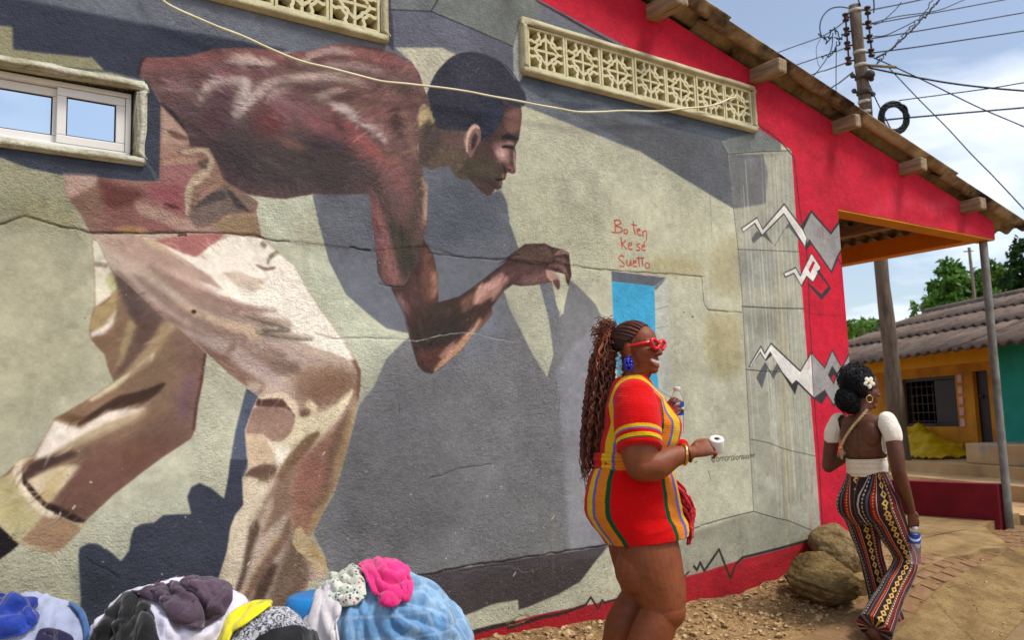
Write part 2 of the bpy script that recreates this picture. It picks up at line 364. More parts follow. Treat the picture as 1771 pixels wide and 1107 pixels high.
# the mural's material is made below, after the picture is painted
# ------------------------------------------------------------------ the mural: flat paint laid on the plaster, in wall metres
WX0, WX1, WZ0, WZ1, PPM = -1.2, 8.6, -0.2, 4.9, 300.0
CW, CH = int((WX1-WX0)*PPM), int((WZ1-WZ0)*PPM)
PIC = np.zeros((CH, CW, 3), np.float32); RELIEF = np.zeros((CH, CW), np.float32); ROUGH = np.ones((CH, CW), np.float32)
ORI = dict(A=(0, 0), B=(400, 0), C=(850, 0), D=(1271, 0), E=(0, 300), F=(400, 300), G=(850, 300), H=(1271, 300),
           I=(0, 550), J=(400, 550), K=(850, 550), L=(1271, 550), M=(0, 795), N=(400, 795), O=(850, 795), P=(1271, 795))
_Rm = np.stack([RGT, UPV, FWD], 1)
def wcan(P):
    """survey points on the wall -> canvas pixels (row 0 = bottom)"""
    P = np.asarray(P, float); d = FWD[None]+((P[:, 0]-PW/2)/FPX)[:, None]*RGT-((P[:, 1]-PH/2)/FPX)[:, None]*UPV
    q = CAM[None]+((-CAM[1])/d[:, 1])[:, None]*d
    return np.stack([(q[:, 0]-WX0)*PPM, (q[:, 2]-WZ0)*PPM], 1)
def pts(s):
    """'A 10,20 30,40 B 5,6' -> survey points; a letter names the detail sheet, no letter or Q = whole"""
    o = (0, 0); k = 1.0; r = []
    for w in s.split():
        if w == 'Q': o = (0, 0); k = 1.0
        elif w in ORI: o = ORI[w]; k = 3.542
        else: x, y = w.split(','); r.append((o[0]+float(x)/k, o[1]+float(y)/k))
    return np.array(r)
def gauss1(m, s, ax):
    n = max(1, int(3*s)); w = np.exp(-.5*(np.arange(-n, n+1)/s)**2); w /= w.sum(); r = np.zeros_like(m)
    mp = np.pad(m, [(n, n) if a == ax else (0, 0) for a in (0, 1)], mode='edge'); L = m.shape[ax]
    for i, k in enumerate(w): r += k*(mp[i:i+L] if ax == 0 else mp[:, i:i+L])
    return r
def blur(m, s):
    if s < .3: return m
    if s > 6:
        f = int(s//3); h, w = m.shape; H2, W2 = -(-h//f)*f, -(-w//f)*f
        d = np.pad(m, ((0, H2-h), (0, W2-w)), mode='edge').reshape(H2//f, f, W2//f, f).mean((1, 3)); d = gauss1(gauss1(d, s/f, 0), s/f, 1)
        yi = np.clip((np.arange(h)+.5)/f-.5, 0, H2//f-1); xi = np.clip((np.arange(w)+.5)/f-.5, 0, W2//f-1)
        y0 = np.minimum(yi.astype(int), max(0, H2//f-2)); x0 = np.minimum(xi.astype(int), max(0, W2//f-2)); fy = (yi-y0)[:, None]; fx = (xi-x0)[None]
        y1 = np.minimum(y0+1, H2//f-1); x1 = np.minimum(x0+1, W2//f-1)
        return ((d[y0][:, x0]*(1-fx)+d[y0][:, x1]*fx)*(1-fy)+(d[y1][:, x0]*(1-fx)+d[y1][:, x1]*fx)*fy).astype(np.float32)
    return gauss1(gauss1(m, s, 0), s, 1)
def raster(C, soft):
    """canvas polygon -> (y0, x0, coverage)"""
    if 1.5 < soft < 7.5: soft *= .62
    pad = int(3*soft+3); x0, y0 = np.floor(C.min(0)).astype(int)-pad; x1, y1 = np.ceil(C.max(0)).astype(int)+pad
    x0, y0 = max(0, x0), max(0, y0); x1, y1 = min(CW, x1), min(CH, y1)
    if x1 <= x0 or y1 <= y0: return None
    w, h = x1-x0, y1-y0; m = np.zeros((h, w), np.float32); A = C; B = np.roll(C, -1, 0); SS = 2
    for r in range(h*SS):
        y = y0+(r+.5)/SS; c = (A[:, 1] <= y) != (B[:, 1] <= y)
        if not c.any(): continue
        a, b = A[c], B[c]; xs = np.sort(a[:, 0]+(y-a[:, 1])/(b[:, 1]-a[:, 1])*(b[:, 0]-a[:, 0])-x0)
        row = m[r//SS]
        for i in range(0, len(xs)-1, 2):
            l, q = max(0, xs[i]), min(w, xs[i+1])
            if q <= l: continue
            li, qi = int(l), int(q)
            if li == qi: row[min(li, w-1)] += (q-l)/SS
            else:
                row[li] += (li+1-l)/SS; row[li+1:qi] += 1/SS
                if qi < w: row[qi] += (q-qi)/SS
    return y0, x0, (blur(m, soft) if soft > .3 else m)
def lay(R, col, alpha=1.0, clip=None):
    if R is None: return
    y0, x0, m = R; h, w = m.shape; m = m*alpha
    if clip is not None: m = m*clip[y0:y0+h, x0:x0+w]
    v = PIC[y0:y0+h, x0:x0+w]; v += m[..., None]*(np.asarray(col, np.float32)[None, None]-v)
def fill(s, col, soft=0.0, alpha=1.0, smooth=0, clip=None, keep=False):
    P = pts(s) if isinstance(s, str) else np.asarray(s, float)
    C = wcan(P)
    if smooth: C = catmull(C, smooth, True)
    R = raster(C, soft); lay(R, col, alpha, clip)
    if keep:
        full = np.zeros((CH, CW), np.float32); y0, x0, m = R; full[y0:y0+m.shape[0], x0:x0+m.shape[1]] = m
        return full if clip is None else full*clip
def stroke_poly(s, w, smooth=6):
    P = pts(s) if isinstance(s, str) else np.asarray(s, float); C = wcan(P)
    if smooth and len(C) > 2: C = catmull(C, smooth)
    n = len(C); w = np.interp(np.linspace(0, 1, n), np.linspace(0, 1, len(np.atleast_1d(w))), np.atleast_1d(w)) if not np.isscalar(w) else np.full(n, float(w))
    T = np.gradient(C, axis=0); T /= np.linalg.norm(T, axis=1)[:, None]+1e-9; N = np.stack([-T[:, 1], T[:, 0]], 1)
    return np.concatenate([C+N*w[:, None]/2, (C-N*w[:, None]/2)[::-1]])
def stroke(s, w, col, soft=.6, alpha=1.0, clip=None, smooth=6):
    """w in canvas pixels (3.3 mm); a list tapers along the stroke"""
    if smooth == 0:
        Q = pts(s) if isinstance(s, str) else np.asarray(s, float)
        if len(Q) > 2:
            ww = np.interp(np.linspace(0, 1, len(Q)), np.linspace(0, 1, len(np.atleast_1d(w))), np.atleast_1d(w))
            for i in range(len(Q)-1):
                e = (Q[i+1]-Q[i])/(np.linalg.norm(Q[i+1]-Q[i])+1e-9)*.25*min(ww[i], 4)
                lay(raster(stroke_poly([Q[i]-e, Q[i+1]+e], [ww[i], ww[i+1]], 0), soft), col, alpha, clip)
            return
    lay(raster(stroke_poly(s, w, smooth), soft), col, alpha, clip)
def clouded(h, w, s, seed):
    r = np.random.RandomState(seed); a = r.randn(h//s+3, w//s+3).astype(np.float32)
    yi = np.arange(h)/s; xi = np.arange(w)/s; y0 = yi.astype(int); x0 = xi.astype(int); fy = (yi-y0)[:, None]; fx = (xi-x0)[None]; fy = fy*fy*(3-2*fy); fx = fx*fx*(3-2*fx)
    return (a[y0][:, x0]*(1-fx)+a[y0][:, x0+1]*fx)*(1-fy)+(a[y0+1][:, x0]*(1-fx)+a[y0+1][:, x0+1]*fx)*fy
def mark(s, val, w, soft, arr, smooth=6):
    R = raster(stroke_poly(s, w, smooth), soft)
    if R is None: return
    y0, x0, m = R; arr[y0:y0+m.shape[0], x0:x0+m.shape[1]] += val*m
def area(s, val, soft, arr, smooth=0):
    C = wcan(pts(s)); C = catmull(C, smooth, True) if smooth else C
    R = raster(C, soft); y0, x0, m = R; v = arr[y0:y0+m.shape[0], x0:x0+m.shape[1]]; v += m*(val-v)
# ---- bare ground colours
PIC[:] = (187, 186, 162)
fill('Q -400,380 60,378 160,400 175,420 155,560 200,650 90,730 -20,900 60,960 140,930 140,1300 -400,1300', (176, 172, 145), 20)
fill('Q -300,20 150,98 180,122 60,200 275,290 160,320 140,390 -300,400', (160, 158, 130), 8)
fill('Q 880,330 1280,380 1300,470 1050,465 900,470', (184, 183, 157), 30)
fill('Q 540,330 440,345 460,420 560,440 640,560 700,590 640,650 600,600 500,420', (196, 200, 176), 8)
# ---- grey painted depth at the top
fill('Q -400,-200 940,-200 935,0 1298,150 1320,230 1100,260 900,180 880,100 740,170 660,120 500,90 250,100 180,122 -400,80', (106, 111, 120), 2)
fill('Q -400,-60 42,-1 282,47 500,85 440,100 250,110 247,140 190,125 -400,60', (52, 57, 72), 3)
fill('A -1300,40 75,160 80,300 540,350 560,345 640,430 -1300,250', (146, 142, 112), 1)
SLATE = (60, 65, 78)
fill('A 880,480 905,488 985,640 985,1105 E 978,66 800,45 600,28 A 400,1075 180,1030 100,1000 0,958 -900,860 -900,700 0,880 880,985', SLATE, .8)
fill('A 880,985 905,990 985,1105 E 978,66 940,20', (78, 86, 100), .8); fill('A 0,900 880,990 880,1040 0,960', (66, 72, 86), 3, .8)
fill('Q 664,-60 676,-60 681,88 664,72', (60, 62, 78), 1)
fill('B 975,-200 1260,-200 1220,68 975,60', (112, 117, 118), 1)
fill('B 1260,-200 1900,-200 1900,300 1730,285 1220,68', (116, 121, 117), 1)
fill('B 975,60 1220,68 1730,285 1730,480 1500,320 1290,292 1000,290 985,100', (97, 99, 112), 1.5)
stroke('B 960,58 1220,68 1470,172 1730,285', 2.0, (44, 46, 54), .5, smooth=0); stroke('B 1220,68 1262,0 1290,-60', 2.0, (50, 52, 58), .5, smooth=0)
fill('B 1000,290 1290,292 1400,345 1300,430 1240,520 1195,612 1160,500 1100,375', (190, 186, 164), 1.2)
fill('C 180,95 205,440 165,510 135,480 132,290', (162, 166, 160), .8)
# wedge of painted shade under the right air bricks
fill('C 165,515 590,745 900,920 1200,1105 G 1340,130 1480,215 C 1455,1000 1450,940 1410,860 900,760 500,680', (94, 97, 102), 1.5)
fill('C 205,445 1610,805 1625,760 1771,870 1771,920 1450,940 1410,860 900,660 400,560', (118, 124, 121), 1.5)
fill('C 205,448 1610,806 1550,825 1410,860 1150,800 700,650 330,600 165,515', (80, 88, 98), 1.5)
fill('C 165,515 330,600 700,650 500,680', (70, 76, 88), 2)
# corner panel with its streaks
fill('Q 1258,265 1368,260 1420,925 1303,885 1297,780 1290,640 1280,470 1268,361', (164, 164, 148), 1)
fill('G 1480,215 1680,185 1690,0 C 1680,1010 1660,945 1450,942 1455,1000', (112, 113, 113), 1.5)
fill('Q 1303,885 1415,920 1420,935 1270,972 1200,1000 1100,1030 1060,1035 1190,925', (150, 150, 132), 4)
fill('G 1500,480 1771,480 1771,700 1525,700', (146, 148, 138), 8); fill('G 1535,850 1790,850 1790,1000 1545,1000', (140, 140, 128), 14)
rs = np.random.RandomState(11)
for k in range(26):
    f = rs.uniform(.08, .98); x0 = 1262+f*106; x1 = 1303+f*115; a0, a1 = sorted(rs.uniform(0, 1, 2)); a1 = max(a1, a0+.25)
    stroke([(x0+(x1-x0)*a, 265+650*a) for a in np.linspace(a0, min(1, a1), 4)], rs.uniform(1.2, 3.5), (206, 204, 186) if rs.rand() < .75 else (128, 128, 118), .7, rs.uniform(.25, .7))
for x in (1316, 1322, 1330, 1337, 1345, 1352, 1360):
    stroke([(x+(i*.052*60), 268+i*60) for i in range(0, 11)], 1.6, (204, 202, 184), .6, .55)
    stroke([(x+3+(i*.052*60), 268+i*60) for i in range(0, 11)], 1.2, (126, 126, 116), .6, .4)
for s in ('Q 1347,425 1357,600 1366,800 1370,900', 'Q 1340,450 1352,700 1362,940'): stroke(s, [4, 8, 7, 4], (176, 160, 112), 2, .5)
ink = (58, 58, 56)
stroke('Q 1258,265 1268,361 1280,470 1290,640 1297,780 1303,885', 1.3, ink, .4, .9)
stroke('Q 1258,266 1314,262 1368,260', 1.6, ink, .4); stroke('Q 1303,885 1240,901 1190,918', 1.6, ink, .4); stroke('Q 1303,885 1340,896 1368,903 1413,922', 1.6, ink, .4)
stroke('Q 1275,431 1330,433 1397,436', 1.6, ink, .5, .8, smooth=0); stroke('Q 1283,530 1341,533 1397,534', 2.4, ink, .5, .85, smooth=0)
stroke('Q 1297,760 1330,767 1360,778 1413,790', 1.5, ink, .5, .8); stroke('Q 1245,241 1258,265', 1.3, ink, .4)
stroke('Q 1228,335 1231,410', 1.0, (110, 110, 96), .5, .8)
# ---- shade thrown by the painted man
SH = (122, 122, 124)
fill('Q 540,337 550,382 569,452 598,509 640,546 668,568 698,575 720,577 760,560 870,470 897,430 881,385 877,351 866,328 840,337 800,285 740,260 640,300', (106, 109, 117), .8)
fill('Q 640,330 740,338 780,300 860,340 870,400 760,430 640,420', (88, 93, 104), 12, .8)
fill('Q 740,560 871,503 881,535 900,571 920,612 946,653 957,612 949,554 933,492 960,488 988,485 1010,505 1030,526 1041,550 1050,600 1058,680 1060,800 1056,945 1053,946 850,974 710,998 600,1010 565,984 561,961 541,922 552,894 575,862 598,787 620,702 645,671 668,620 699,590', SH, .9)
fill('Q 960,640 1000,590 1042,545 1058,680 1060,940 985,955 975,800', (138, 139, 145), 6)
fill('Q 575,862 620,702 700,620 760,640 800,900 700,990 590,1000', (106, 106, 108), 24, .8)
fill('Q 750,560 866,510 890,560 860,600 760,640', (114, 118, 127), 10, .8)
fill('G 385,640 440,650 470,690 430,860 405,840', (190, 186, 162), .6, smooth=6)
fill('G 370,660 440,600 475,690 452,760 440,860 425,862 395,800', (192, 190, 164), .7)
fill('G 300,685 330,670 385,760 392,800 420,862 360,900 340,830', (116, 119, 127), .8, .9)
# heel of the big shade by the ground
DK = (70, 63, 63)
fill('Q 600,1012 710,998 850,975 1053,945 O 700,540 540,750 400,830 210,910 165,922 160,860 0,890 N 1500,930 1370,980 Q 787,1072 700,1110 560,1110', DK, .9)
fill('Q 720,1000 850,977 1050,946 1040,960 860,1000 740,1020', (76, 70, 74), 4, .8)
# shade of the trailing leg
S3 = (58, 62, 75)
fill('I 1410,880 1440,700 1475,560 1510,430 1585,480 1545,560 1500,690 1510,850 1520,920 1490,1000 1480,1110 1395,1000', (84, 92, 108), .8)
fill('M 485,545 540,515 600,520 680,570 740,625 790,560 800,480 820,420 870,395 940,390 1000,340 1170,335 1145,230 1170,170 1220,145 1290,175 1370,240 1400,100 1410,0 1520,0 1480,100 1490,280 1440,340 1410,420 1390,560 1340,720 1290,790 1250,1100 480,1100 495,850 480,600', S3, .8)
fill('M 500,640 700,760 720,830 520,1000', (44, 50, 56), 8, .7); fill('M 900,430 1300,420 1330,600 1000,760', (66, 68, 80), 14, .6)
# ---- the painted man: trousers
T_L, T_M, T_T, T_B, T_D = (206, 186, 164), (164, 138, 114), (140, 108, 82), (112, 80, 62), (84, 58, 48)
REAR = fill('E 565,395 600,420 650,520 700,600 860,690 1000,860 I 1265,215 1240,400 1210,540 1195,680 1170,740 1000,850 850,960 680,1105 M 830,110 700,210 520,380 400,530 330,575 200,560 120,520 50,480 0,400 -60,300 -60,60 0,120 I 0,985 90,900 130,860 200,845 300,680 330,615 400,580 550,490 695,395 660,300 640,220 590,170 550,120 545,60 E 545,960 560,870 580,800 580,700 575,560 565,480', T_T, .8, keep=True)
fill('E 565,395 620,430 700,620 715,720 580,820 580,700', (206, 196, 170), 1, clip=REAR)
stroke('E 570,552 660,565', 6, (150, 130, 112), 1, clip=REAR, smooth=0)
fill('E 640,640 700,590 720,720 690,760', (176, 170, 110), 3, .8, clip=REAR)
fill('E 580,820 640,800 715,720 715,850 600,960 545,960', (168, 140, 92), 2, clip=REAR)
fill('E 555,975 640,930 715,830 690,930 640,1000 555,1010', (214, 196, 176), 1.5, clip=REAR)
fill('E 600,420 700,600 840,690 1000,880 1010,1000 880,1105 780,1105 850,950 800,860 760,760', (120, 92, 78), 3, clip=REAR)
fill('E 700,620 820,690 900,840 960,900 880,1060 850,960 760,800', (96, 74, 66), 5, .8, clip=REAR)
fill('E 560,1010 700,960 760,880 720,1000 640,1105 600,1105', (134, 100, 74), 3, clip=REAR)
fill('E 730,1090 790,900 850,960 820,1060 760,1130', (176, 146, 98), 3, .9, clip=REAR)
fill('I 790,0 850,60 830,180 740,290 690,330 760,180', (170, 142, 98), 4, .9, clip=REAR)
fill('I 560,120 700,110 760,70 700,280 690,390 650,260', (138, 104, 76), 4, .9, clip=REAR)
fill('I 850,0 990,0 940,140 820,260 720,370 690,390 760,260', (112, 82, 68), 4, .9, clip=REAR)
fill('I 1000,0 1270,215 1200,680 1160,740 1080,640 1120,400 1080,150', (136, 100, 84), 6, .9, clip=REAR)
fill('I 1010,10 1100,20 960,220 740,420 680,440 850,240', (176, 146, 104), 4, .9, clip=REAR)
fill('I 950,200 935,260 820,350 700,440 560,520 540,500 690,400 800,330', (214, 198, 160), 2, clip=REAR)
fill('I 940,210 900,320 760,440 560,560 430,620 340,610 560,510 720,430', (142, 104, 76), 5, .9, clip=REAR)
stroke('I 470,655 620,575 740,515 900,470 1010,400', [3, 11, 15, 14, 3], (84, 56, 42), 2, clip=REAR)
fill('I 480,640 540,610 400,590 350,610', (112, 80, 44), 3, .9, clip=REAR)
fill('I 330,625 490,680 660,570 900,550 860,590 640,650 480,740 300,850 200,880 240,800', (220, 202, 184), 3, clip=REAR)
fill('I 480,740 660,640 920,550 880,620 640,720 400,830 230,890', (196, 172, 130), 5, .9, clip=REAR)
fill('I 920,560 1090,560 1180,730 900,900 640,880 300,880 500,790 760,700', (122, 88, 68), 8, .95, clip=REAR)
fill('I 600,880 900,740 1180,740 1000,860 700,1105 330,1105 480,960', (112, 72, 60), 10, .95, clip=REAR)
fill('I 820,620 980,600 700,760 560,800', (150, 116, 88), 8, .6, clip=REAR); fill('I 700,870 950,760 820,880 620,960', (138, 96, 52), 9, .6, clip=REAR)
stroke('I 1190,330 1130,500 1120,640', [8, 26, 8], (124, 88, 92), 6, .7, clip=REAR); stroke('I 1265,215 1235,400 1205,560 1190,690', 6, (96, 58, 50), 2, .8, clip=REAR)
stroke('I 140,960 230,915 330,870 470,830', [18, 16, 12, 4], (88, 60, 50), 3, clip=REAR)
fill('I 160,1000 300,930 420,900 500,905 420,1000 330,1105 M 300,280 230,210 160,130', (204, 182, 146), 3, clip=REAR)
fill('M 330,80 420,30 300,280 240,230', (190, 160, 100), 6, .8, clip=REAR)
fill('M 330,270 520,0 760,0 830,100 690,220 520,385 400,330', (122, 82, 66), 6, .9, clip=REAR)
stroke('M 520,395 440,360 350,310 290,285', [6, 10, 8, 8], (62, 40, 34), 1.5, clip=REAR); fill('M 255,270 290,265 305,300 280,300', (50, 30, 26), 1, clip=REAR)
CUFF = fill('I 60,960 110,870 150,850 200,850 M 130,60 140,150 200,230 260,290 340,335 450,385 530,390 480,450 400,530 330,575 200,560 120,520 50,480 0,410 -80,300 -80,60 0,120 I 0,985', (184, 166, 128), .8, keep=True)
fill('M -80,60 60,80 130,200 250,320 200,400 100,470 0,400', (172, 156, 100), 8, .8, clip=CUFF); fill('M 130,500 280,330 460,390 500,430 400,530 330,575', (158, 120, 88), 2, .95, clip=CUFF)
stroke('I 125,880 120,960 150,1040 M 170,210 260,310 340,345', [14, 12, 10, 9, 9, 8], (212, 192, 160), 1.2, clip=CUFF); stroke('I 145,960 150,1000 M 160,150 230,230 300,300', [2, 5, 5, 4], (70, 48, 38), .8)
fill('I 130,900 200,850 150,960', (150, 112, 84), 2, .8)
fill('M -60,380 0,415 60,470 115,522 60,570 0,612 -60,640', (22, 16, 18), .8)
# front leg
FRONT = fill('E 560,372 880,368 1250,360 1380,362 1600,395 1660,430 1771,545 F 280,480 380,560 450,690 560,850 660,990 J 700,140 760,255 792,320 790,420 775,510 740,660 700,830 650,1000 610,1105 N 620,200 550,350 490,470 480,560 590,680 560,740 470,750 450,900 360,940 100,1010 -60,1000 -10,850 M 1380,860 1290,800 1340,720 1390,560 1410,420 1440,340 1490,280 1480,100 I 1490,980 1520,900 1500,700 1545,560 1585,480 1510,420 1400,340 1270,215 1100,60 E 1000,880 800,690 690,590 620,430', (184, 158, 138), .8, keep=True)
fill('E 600,400 820,380 960,420 1180,520 1290,640 1370,720 1100,640 900,560 760,520', (176, 142, 124), 5, clip=FRONT)
fill('E 870,400 960,410 1200,520 1190,540 1040,490 920,450', (200, 170, 130), 3, .9, clip=FRONT)
fill('E 940,405 1200,510 1280,440 1400,385 1600,395 1771,545 F 300,480 400,560 520,800 660,990 J 720,200 740,260 600,210 480,170 F 300,980 0,820 E 1690,835 1500,800 1300,720 1190,650 1370,715 1290,630', (224, 211, 192), 2, clip=FRONT)
fill('E 1180,650 1290,690 1480,790 1700,830 1771,850 1771,930 1500,880 1300,790', (222, 207, 188), 3, clip=FRONT)
fill('E 1350,610 1450,600 1560,640 1640,650 1600,690 1570,730 1450,690', (196, 172, 150), 2, clip=FRONT)
stroke('F 150,560 210,585 270,575', [2, 5, 3], (140, 112, 96), 1, clip=FRONT); stroke('F 220,555 240,510 290,480', [2, 6, 6], (138, 124, 102), 1, clip=FRONT); stroke('F 185,450 205,425', 9, (150, 134, 110), 1)
fill('E 950,545 1200,650 1330,740 1530,810 1690,835 1300,830 1060,640', (190, 156, 138), 4, .9, clip=FRONT)
for s, w, c_ in (('E 700,600 900,790 1150,980 1400,1105 J 0,160 250,290 420,300', [10, 30, 34, 30, 30, 34, 20], (132, 102, 86)), ('E 740,560 950,760 1200,900 1500,1000 1771,1080 J 150,170 420,240 560,280', [6, 22, 26, 24, 24, 26, 22, 8], (176, 148, 134)),
   ('E 820,620 1050,800 1300,950 1600,1040 F 130,1040 J 330,240', [5, 18, 22, 20, 18, 10], (146, 116, 100)), ('E 900,560 1150,740 1400,860 1771,940 F 200,980 500,1010', [4, 18, 20, 18, 14, 4], (150, 120, 102)),
   ('E 1000,610 1200,720 1500,830 1700,840', [4, 12, 14, 3], (146, 110, 96)), ('E 950,880 1150,1010 I 1500,200 J 0,190 200,330 350,440', [8, 26, 26, 26, 22, 8], (176, 150, 140)),
   ('I 1080,90 1300,230 1450,340 1600,440 J 100,400', [6, 20, 24, 24, 10], (138, 100, 82)), ('E 1060,780 1300,900 1560,980 F 100,1010', [3, 10, 12, 5], (196, 162, 128))):
    stroke(s, [x*.8 for x in w], c_, 4, .85, clip=FRONT)
stroke('E 1490,870 1600,905 1771,960 F 150,970 350,1010 500,1020', [2, 4, 5, 5, 4, 2], (112, 96, 80), 1.2, .9, clip=FRONT)
fill('J 380,330 560,290 760,330 792,420 760,540 600,550 480,560 380,480', (140, 104, 80), 9, .9, clip=FRONT); fill('J 560,320 700,330 740,400 680,500 560,540 460,500', (124, 88, 66), 10, .6, clip=FRONT)
stroke('J 745,262 790,320 790,420 775,510', [6, 14, 14, 6], (122, 88, 66), 2, .9, clip=FRONT)
fill('J 165,480 330,470 400,560 420,640 460,750 380,830 300,900 160,700 90,690 110,600', (218, 198, 170), 2, clip=FRONT)
fill('J 390,600 560,580 650,520 740,430 700,540 640,640 540,740 430,840 330,900 270,870 300,780', (208, 190, 152), 4, clip=FRONT)
stroke('J 745,440 690,520 640,600', [3, 11, 5], (216, 196, 160), 1.5, clip=FRONT); stroke('J 465,510 500,560 520,580', [9, 14, 3], (210, 186, 146), 2.5, clip=FRONT); stroke('J 400,560 440,585 480,570', [4, 12, 8], (126, 90, 70), 3, clip=FRONT)
fill('J 150,510 180,490 300,490 340,530 390,600 370,610 330,560 250,555 160,545', (104, 66, 54), 1, clip=FRONT, smooth=4)
fill('J 150,545 330,555 385,610 370,690 330,740 270,762 220,740 180,715 90,705 105,620', (158, 122, 102), 1.2, clip=FRONT, smooth=4)
stroke('J 175,490 300,475 380,530 405,590', [5, 9, 9, 6], (214, 188, 156), 1.2, clip=FRONT)
fill('J 90,712 190,715 250,800 270,880 180,905 100,900', (200, 170, 134), 3, clip=FRONT)
fill('J 270,800 340,790 400,830 300,900 270,880', (222, 212, 192), 3, .8, clip=FRONT)
fill('J 75,970 130,920 200,900 270,905 270,950 240,1000 200,1018 170,990 120,975', (118, 88, 66), 1.2, clip=FRONT, smooth=4)
stroke('J 540,700 470,760 400,840 350,900 300,980 230,1060', [6, 16, 18, 16, 12, 6], (126, 92, 62), 3, .9, clip=FRONT)
fill('J 740,560 700,830 620,1105 N 620,180 540,350 480,470 380,460 360,300 360,180 J 380,1000 420,880 560,740 650,640', (154, 106, 82), 6, .95, clip=FRONT)
stroke('J 770,510 720,680 660,900 600,1105 N 610,160 540,330 480,460', [4, 22, 24, 22, 18, 18, 8], (168, 138, 92), 3, .8, clip=FRONT); stroke('J 720,560 650,740 600,900 560,1105 N 480,300', [4, 14, 14, 14, 8], (122, 92, 72), 5, .7, clip=FRONT)
fill('J 410,880 500,820 560,900 520,1080 400,1105 380,1000', (162, 104, 88), 12, .8, clip=FRONT)
fill('N 0,380 70,290 65,110 200,140 300,120 240,220 140,330 100,480 60,680 0,860 -80,860', (204, 184, 154), 5, clip=FRONT)
fill('N 400,30 300,100 200,260 150,420 190,470 270,390 370,300 360,150', (140, 106, 84), 5, .95, clip=FRONT); fill('N 200,280 260,200 250,320 170,480 140,480', (186, 158, 134), 4, .8, clip=FRONT)
fill('N 150,350 110,420 60,700 0,850 60,800 130,560 180,420', (108, 84, 64), 3, clip=FRONT)
fill('N 330,400 280,460 200,560 100,760 40,860 140,830 240,600 320,500', (184, 158, 120), 4, .95, clip=FRONT)
fill('N 360,320 370,460 260,620 200,700 100,870 60,870 160,660 300,470', (134, 98, 76), 4, .95, clip=FRONT); fill('N 290,640 250,760 180,900 100,920 180,720 240,640', (92, 66, 52), 4, .95, clip=FRONT)
fill('N 370,460 470,560 480,760 330,930 200,940 280,700', (122, 94, 74), 7, .95, clip=FRONT); fill('N 330,700 400,620 380,760 280,900 240,890', (146, 116, 92), 6, .6, clip=FRONT)
# bare patch where the paint has come off the shin
fill('N 390,430 420,410 450,450 500,500 540,560 575,610 590,680 520,700 490,640 450,600 400,560 372,510', (190, 162, 118), .6)
rs = np.random.RandomState(5)
for k in range(36):
    p = np.array([400+rs.uniform(370, 590)/3.54, 795+rs.uniform(420, 690)/3.54]); stroke([p, p+rs.uniform(-3, 3, 2)], rs.uniform(2, 6), rs.choice([206, 150, 170])*np.array([1, .86, .62]), 1, .6, smooth=0)
g_ = PIC.mean(2, keepdims=True)*np.array([1.03, .99, .93]); PIC += (np.clip(REAR+FRONT+CUFF, 0, 1)*.24)[..., None]*(g_-PIC)
# waist: jacket tied round it, red shorts between
fill('A 985,640 1130,770 1170,895 1280,905 1340,1000 1372,1105 E 1420,70 1500,125 1580,180 1565,230 1580,300 1600,395 1380,362 1250,360 880,368 560,370 490,240 420,150 390,60 A 985,1105', (150, 112, 100), .8)
WST = fill('A 985,640 1130,770 1170,895 1280,905 1340,1000 1372,1105 E 1420,70 1500,125 1580,180 1565,230 1580,300 1600,395 1380,362 1250,360 880,368 560,370 490,240 420,150 390,30 600,20 975,65 A 975,1105', (146, 106, 98), .8, keep=True)
fill('E 380,0 590,10 600,60 460,150 420,150 400,90', (206, 176, 160), 3, .9)
fill('E 420,150 600,60 640,190 560,365 490,240', (140, 110, 92), 5, .9, clip=WST); fill('E 600,40 900,110 780,220 660,220 615,130', (100, 56, 52), 6, .95, clip=WST); fill('E 900,70 1130,60 1120,250 900,130', (140, 78, 84), 7, .9, clip=WST)
fill('E 640,230 840,215 1120,310 1250,355 700,365', (136, 92, 88), 6, .9, clip=WST); stroke('E 830,170 880,220 1000,265 1130,320 1250,340 1400,290 1570,250', [4, 14, 16, 18, 18, 18, 6], (172, 142, 128), 3, clip=WST)
stroke('E 700,340 800,345 900,350', [3, 10, 4], (178, 146, 92), 3, .8, clip=WST); stroke('E 1000,185 1050,200 1100,215', [2, 6, 3], (84, 50, 46), 1.2, clip=WST)
fill('E 1280,320 1420,255 1560,245 1595,385 1380,362', (150, 128, 98), 4, .95, clip=WST)
fill('A 985,650 1090,740 1150,830 1160,890 1080,900 985,900', (190, 158, 140), 4, clip=WST); stroke('A 1030,800 1080,830 1150,850', [3, 10, 3], (128, 92, 80), 2, clip=WST); fill('A 985,900 1050,870 1110,920 1060,960 985,960', (170, 134, 116), 4, clip=WST)
fill('A 985,1000 1120,990 1200,1010 1180,1105 985,1105', (160, 108, 110), 7, .9, clip=WST); fill('A 985,990 1100,960 1220,970 1210,1000 1000,1010', (184, 152, 128), 3, .9, clip=WST)
KNOT = fill('A 1090,920 1180,905 1270,905 1300,960 1330,1040 1372,1105 E 1450,90 1570,170 1560,245 1480,240 1400,250 1290,320 1210,335 1135,250 1130,120 1150,60 A 1190,1050 1260,1020 1280,970 1240,930 1130,950', (140, 110, 94), .8, keep=True)
stroke('A 1100,945 1200,915 1270,920 1290,980 1250,1060 1190,1105 E 1150,60 1130,150 1140,260', [6, 14, 13, 12, 12, 14, 16, 16, 8], (186, 164, 140), 1.5, clip=KNOT); fill('A 1210,990 1275,975 1265,1040 1225,1030', (90, 76, 70), 2)
fill('E 1150,260 1200,160 1380,60 1440,160 1460,230 1380,260 1280,310 1200,320', (112, 98, 90), 4, .95, clip=KNOT); stroke('E 1180,210 1270,150 1380,130', [3, 16, 10], (76, 66, 66), 2.5, clip=KNOT); fill('E 1375,95 1420,110 1500,200 1540,245 1450,215', (70, 62, 62), 2, clip=KNOT)
